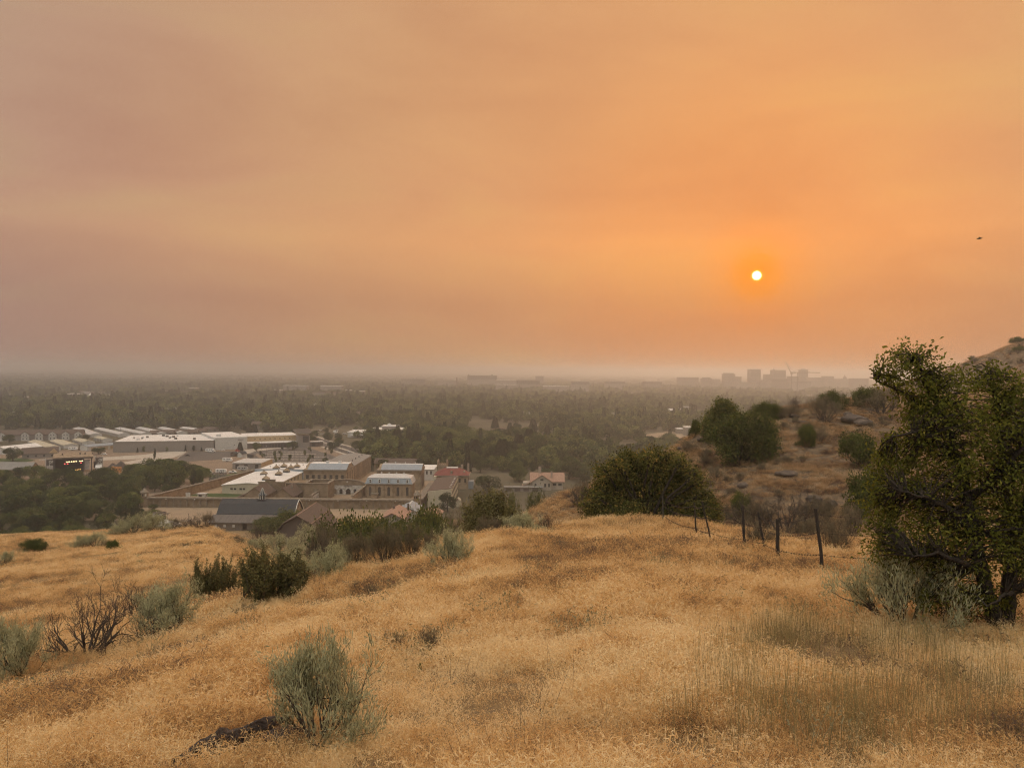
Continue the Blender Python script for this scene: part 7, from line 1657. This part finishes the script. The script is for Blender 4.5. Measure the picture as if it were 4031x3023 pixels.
def rocks():
    def rk(px, py, w, h, lb, seed, m_=M_ROCK2, d=1.0, rz=0.0, Y=None, sink=0.25, rx=0.0):
        p = hit(px, py) if Y is None else on_ground(px, Y); k = p.y / FPX; me = rock_mesh(seed); me.materials.append(m_); me.shade_smooth() if m_ is M_ROCK else None
        o = link('rock', me); o.location = (p.x, p.y, p.z + h * k * (.5 - sink)); o.scale = (w * k, w * k * d, h * k / .6); o.rotation_euler = (rx, 0, rz); tag(o, lb, 'rock', 'rocks on the slopes')
    rk(1120, 2915, 170, 80, 'dark lichened rock at the foot of the large sagebrush', 1, M_ROCK, .8, -.0, None, .3)
    a, b = hit(690, 3060), hit(1135, 2880); n = 26; ring = 12; r = np.random.default_rng(3); V, F = [], []
    for i in range(n):
        f = i / (n - 1); c = a + (b - a) * f; w = (.10 + .02 * math.sin(f * 9) + .008 * r.normal()) * math.sin(math.pi * min(f * .9 + .1, .97)) + .015; c.z = float(ground(c.x, c.y)) + .10
        for k in range(ring):
            an = 2 * math.pi * k / ring; q = w * (1 + .35 * fbm(i * .35 + 3, k * .6, 3)); V.append((c.x + .35 * q * math.cos(an), c.y + q * math.cos(an), c.z + .95 * q * math.sin(an)))
    for i in range(n - 1): F += [(i * ring + k, i * ring + (k + 1) % ring, (i + 1) * ring + (k + 1) % ring, (i + 1) * ring + k) for k in range(ring)]
    o = MB().add(V, F).build('rock', M_ROCK, None, True); tag(o, 'long narrow dark rock ridge sloping out of the bottom of the photo', 'rock', 'rocks on the slopes')
    rk(1150, 2935, 200, 90, 'dark rock right under the sagebrush stem', 3, M_ROCK, .6, .1, None, .2)
    R = [(3360, 1660, 115, 38, 'largest flat boulder on the slope left of the near tree'), (3395, 1672, 80, 30, 'boulder touching the largest flat boulder'), (3055, 1770, 40, 20, 'small dark boulder below the skyline'), (3100, 1870, 95, 26, 'low slanting rock ledge in the middle of the slope'), (2925, 1918, 46, 28, 'pointed dark rock low on the slope'), (3205, 1975, 66, 38, 'square dark rock behind the fence'), (3275, 2000, 44, 44, 'upright dark rock right of the square one'),
         (2790, 1718, 60, 26, 'rock ledge at the left end of the skyline'), (2765, 1735, 40, 18, 'lower rock at the left end of the skyline'), (2690, 1770, 66, 20, 'dark ledge on the left shoulder of the slope'), (2660, 1800, 30, 12, 'small rock on the left shoulder'), (3340, 1640, 46, 24, 'dark rock on the skyline right of centre'), (3000, 1690, 30, 12, 'small rock under the skyline grass'), (3160, 1665, 50, 14, 'flat rock under the skyline brush'), (3130, 1640, 40, 12, 'thin ledge on the skyline'), (1480, 2368, 36, 12, 'small dark stone in the middle of the near grass')]
    for i, (px, py, w, h, lb) in enumerate(R): rk(px, py, w, h, lb, 10 + i, M_ROCK2 if px > 1500 else M_ROCK, .7, (i * .7) % 1 - .5)
rocks()

M_POST = mat('weathered_post', (0.075, 0.058, 0.047), 0.95, col2=(0.035, 0.028, 0.024), scale=8, stretch=(6, 6, .8), bump=.5, bscale=40)
M_WIRE = mat('rusty_wire', (0.06, 0.042, 0.034), 0.8)
def fence():
    t = thing('wire_fence', 'rickety barbed-wire fence with leaning wooden posts on the crest', 'fence', (0, 0, 0))
    Z = lambda x, y: (2600 + x / 2.458, 1950 + y / 2.458)
    posts = [((22, 20), (28, 290), .035), ((328, 95), (360, 420), .035), ((408, 85), (517, 495), .03), ((795, 130), (829, 565), .045), ((950, 190), (1032, 590), .035), ((1133, 255), (1143, 645), .06), ((1505, 170), (1590, 780), .045)]
    tops, feet = [], []
    for i, (tp, ft, rad) in enumerate(posts):
        f = hit(*Z(*ft)) if i else on_ground(Z(*ft)[0], 33.5); q = atY(*Z(*tp), f.y - .02); f = f - Vector((0, 0, .25)); mid = (f + q) / 2 + Vector((.012 * (-1) ** i, 0, 0)); sh_ = .8 if i == 5 else 1
        rad *= .78; q = f + (q - f) * 1.06; MB().tube([f, f * .7 + q * .3, mid, f * .25 + q * .75, q], [rad, rad * 1.05, rad, rad * .92, rad * .85], 8).build('post', M_POST if i else mat('steel_post', (.045, .048, .04), .6), t); tops.append(q); feet.append(f)
    end_f = hit(*Z(2330, 905)); ends = (end_f + Vector((0, 0, .55)), end_f + Vector((0, 0, .95)), end_f + Vector((0, 0, 1.3)))
    for wi, fr in enumerate((.42, .70, .93)):
        pts = []; P = [f + (q - f) * fr for q, f in zip(tops, feet)] + [ends[wi]]
        for a, b in zip(P[:-1], P[1:]):
            sag = .05 * (b - a).length / 3 * (1.0 if wi < 2 else 1.6)
            for s in range(8): u_ = s / 8; pts.append(a + (b - a) * u_ - Vector((0, 0, sag * 4 * u_ * (1 - u_))))
        pts.append(P[-1]); w = MB(); w.tube(pts, .0042, 4)
        L_ = 0
        for a, b in zip(pts[:-1], pts[1:]):
            n = max(int((b - a).length / .14), 1)
            for k in range(n):
                c = a + (b - a) * (k + .5) / n; w.tube([c + Vector((-.014, 0, -.018)), c + Vector((.014, .0, .018))], .0045, 3); w.tube([c + Vector((.012, 0, -.018)), c + Vector((-.012, .0, .018))], .0045, 3)
        w.build('barbed_wire', M_WIRE, t)
fence()

def weeds():
    r = np.random.default_rng(15)
    W = [(1273, 2545, 90, 'upright leafy green weed above the large sagebrush, left'), (1370, 2490, 60, 'upright leafy green weed above the large sagebrush, right'), (1578, 2440, 55, 'green weed with broad leaves in the middle of the grass'), (2000, 2385, 70, 'sparse green weed right of centre'), (1930, 2320, 60, 'small green weed near the round sagebrush'), (2717, 2290, 28, 'tiny green weed left of the fence'), (3275, 2318, 24, 'tiny green weed below the last fence post'), (1570, 2570, 90, 'green weed among dry weed clumps'), (805, 2870, 60, 'short bright green grass weed left of the dark rock'), (650, 2960, 60, 'low green weed near the bottom left corner'), (1650, 2650, 50, 'low green weed right of the large sagebrush'), (1470, 2660, 40, 'small weed touching the large sagebrush')]
    for (px, py, h, lb) in W:
        p = hit(px, py); k = p.y / FPX; H = h * k; t = thing('green_weed', lb, 'weed', p, 0, 'green weeds in the grass'); mb = MB(); P, D = [], []
        for s in range(3):
            tp = np.array([r.normal(0, .16) * H, r.normal(0, .16) * H, H * r.uniform(.6, 1)]); mb.tube([(0, 0, -.02), tp * .5 + np.array([.02 * H, 0, 0]), tp], [.004, .003, .002], 4)
            for j in range(11): P.append(tp * (j + 2) / 13); a = r.random() * 6.28; D.append([math.cos(a), math.sin(a), .5])
        mb.build('stem', M_LEAFY_STEM, t); link('leaves', leaf_mesh('weed_leaves', np.array(P), np.array(D), .16 * H + .012, .06 * H + .006, r, M_LEAFY, r.uniform(.4, .8, len(P))), t)
M_LEAFY_STEM = mat('green_stem', (0.09, 0.10, 0.035), 0.8)
weeds()

def bird():
    c = atY(3857, 939, 22.0); k = 22.0 / FPX
    t = thing('bird', 'small dark bird in flight against the orange sky', 'bird', c, -.2)
    m_ = mat('dark_feather', (0.05, 0.03, 0.018), 0.8)
    b = MB(); b.tube([(-11.5 * k, 0, -2.2 * k), (-8 * k, 0, -1.4 * k), (-1 * k, 0, -.3 * k), (6 * k, 0, .6 * k), (10 * k, 0, 1.8 * k)], [.3 * k, 1.9 * k, 2.7 * k, 1.9 * k, .5 * k], 8).build('body', m_, t, True)
    MB().add([(-2 * k, 1.5 * k, 1.6 * k), (4 * k, 1.5 * k, 1.8 * k), (13 * k, 18 * k, 3.4 * k), (7 * k, 20 * k, 3.0 * k)], [(0, 1, 2, 3)]).build('wing', m_, t)
    MB().add([(-2 * k, -1.5 * k, 1.6 * k), (4 * k, -1.5 * k, 1.8 * k), (-8 * k, -18 * k, 3.0 * k), (-12 * k, -17 * k, 2.4 * k)], [(0, 1, 2, 3)]).build('wing', m_, t)
    MB().add([(9 * k, 0, 1.6 * k), (14 * k, 1.5 * k, 2.6 * k), (14 * k, -1.5 * k, 2.6 * k)], [(0, 1, 2)]).build('tail', m_, t)
bird()
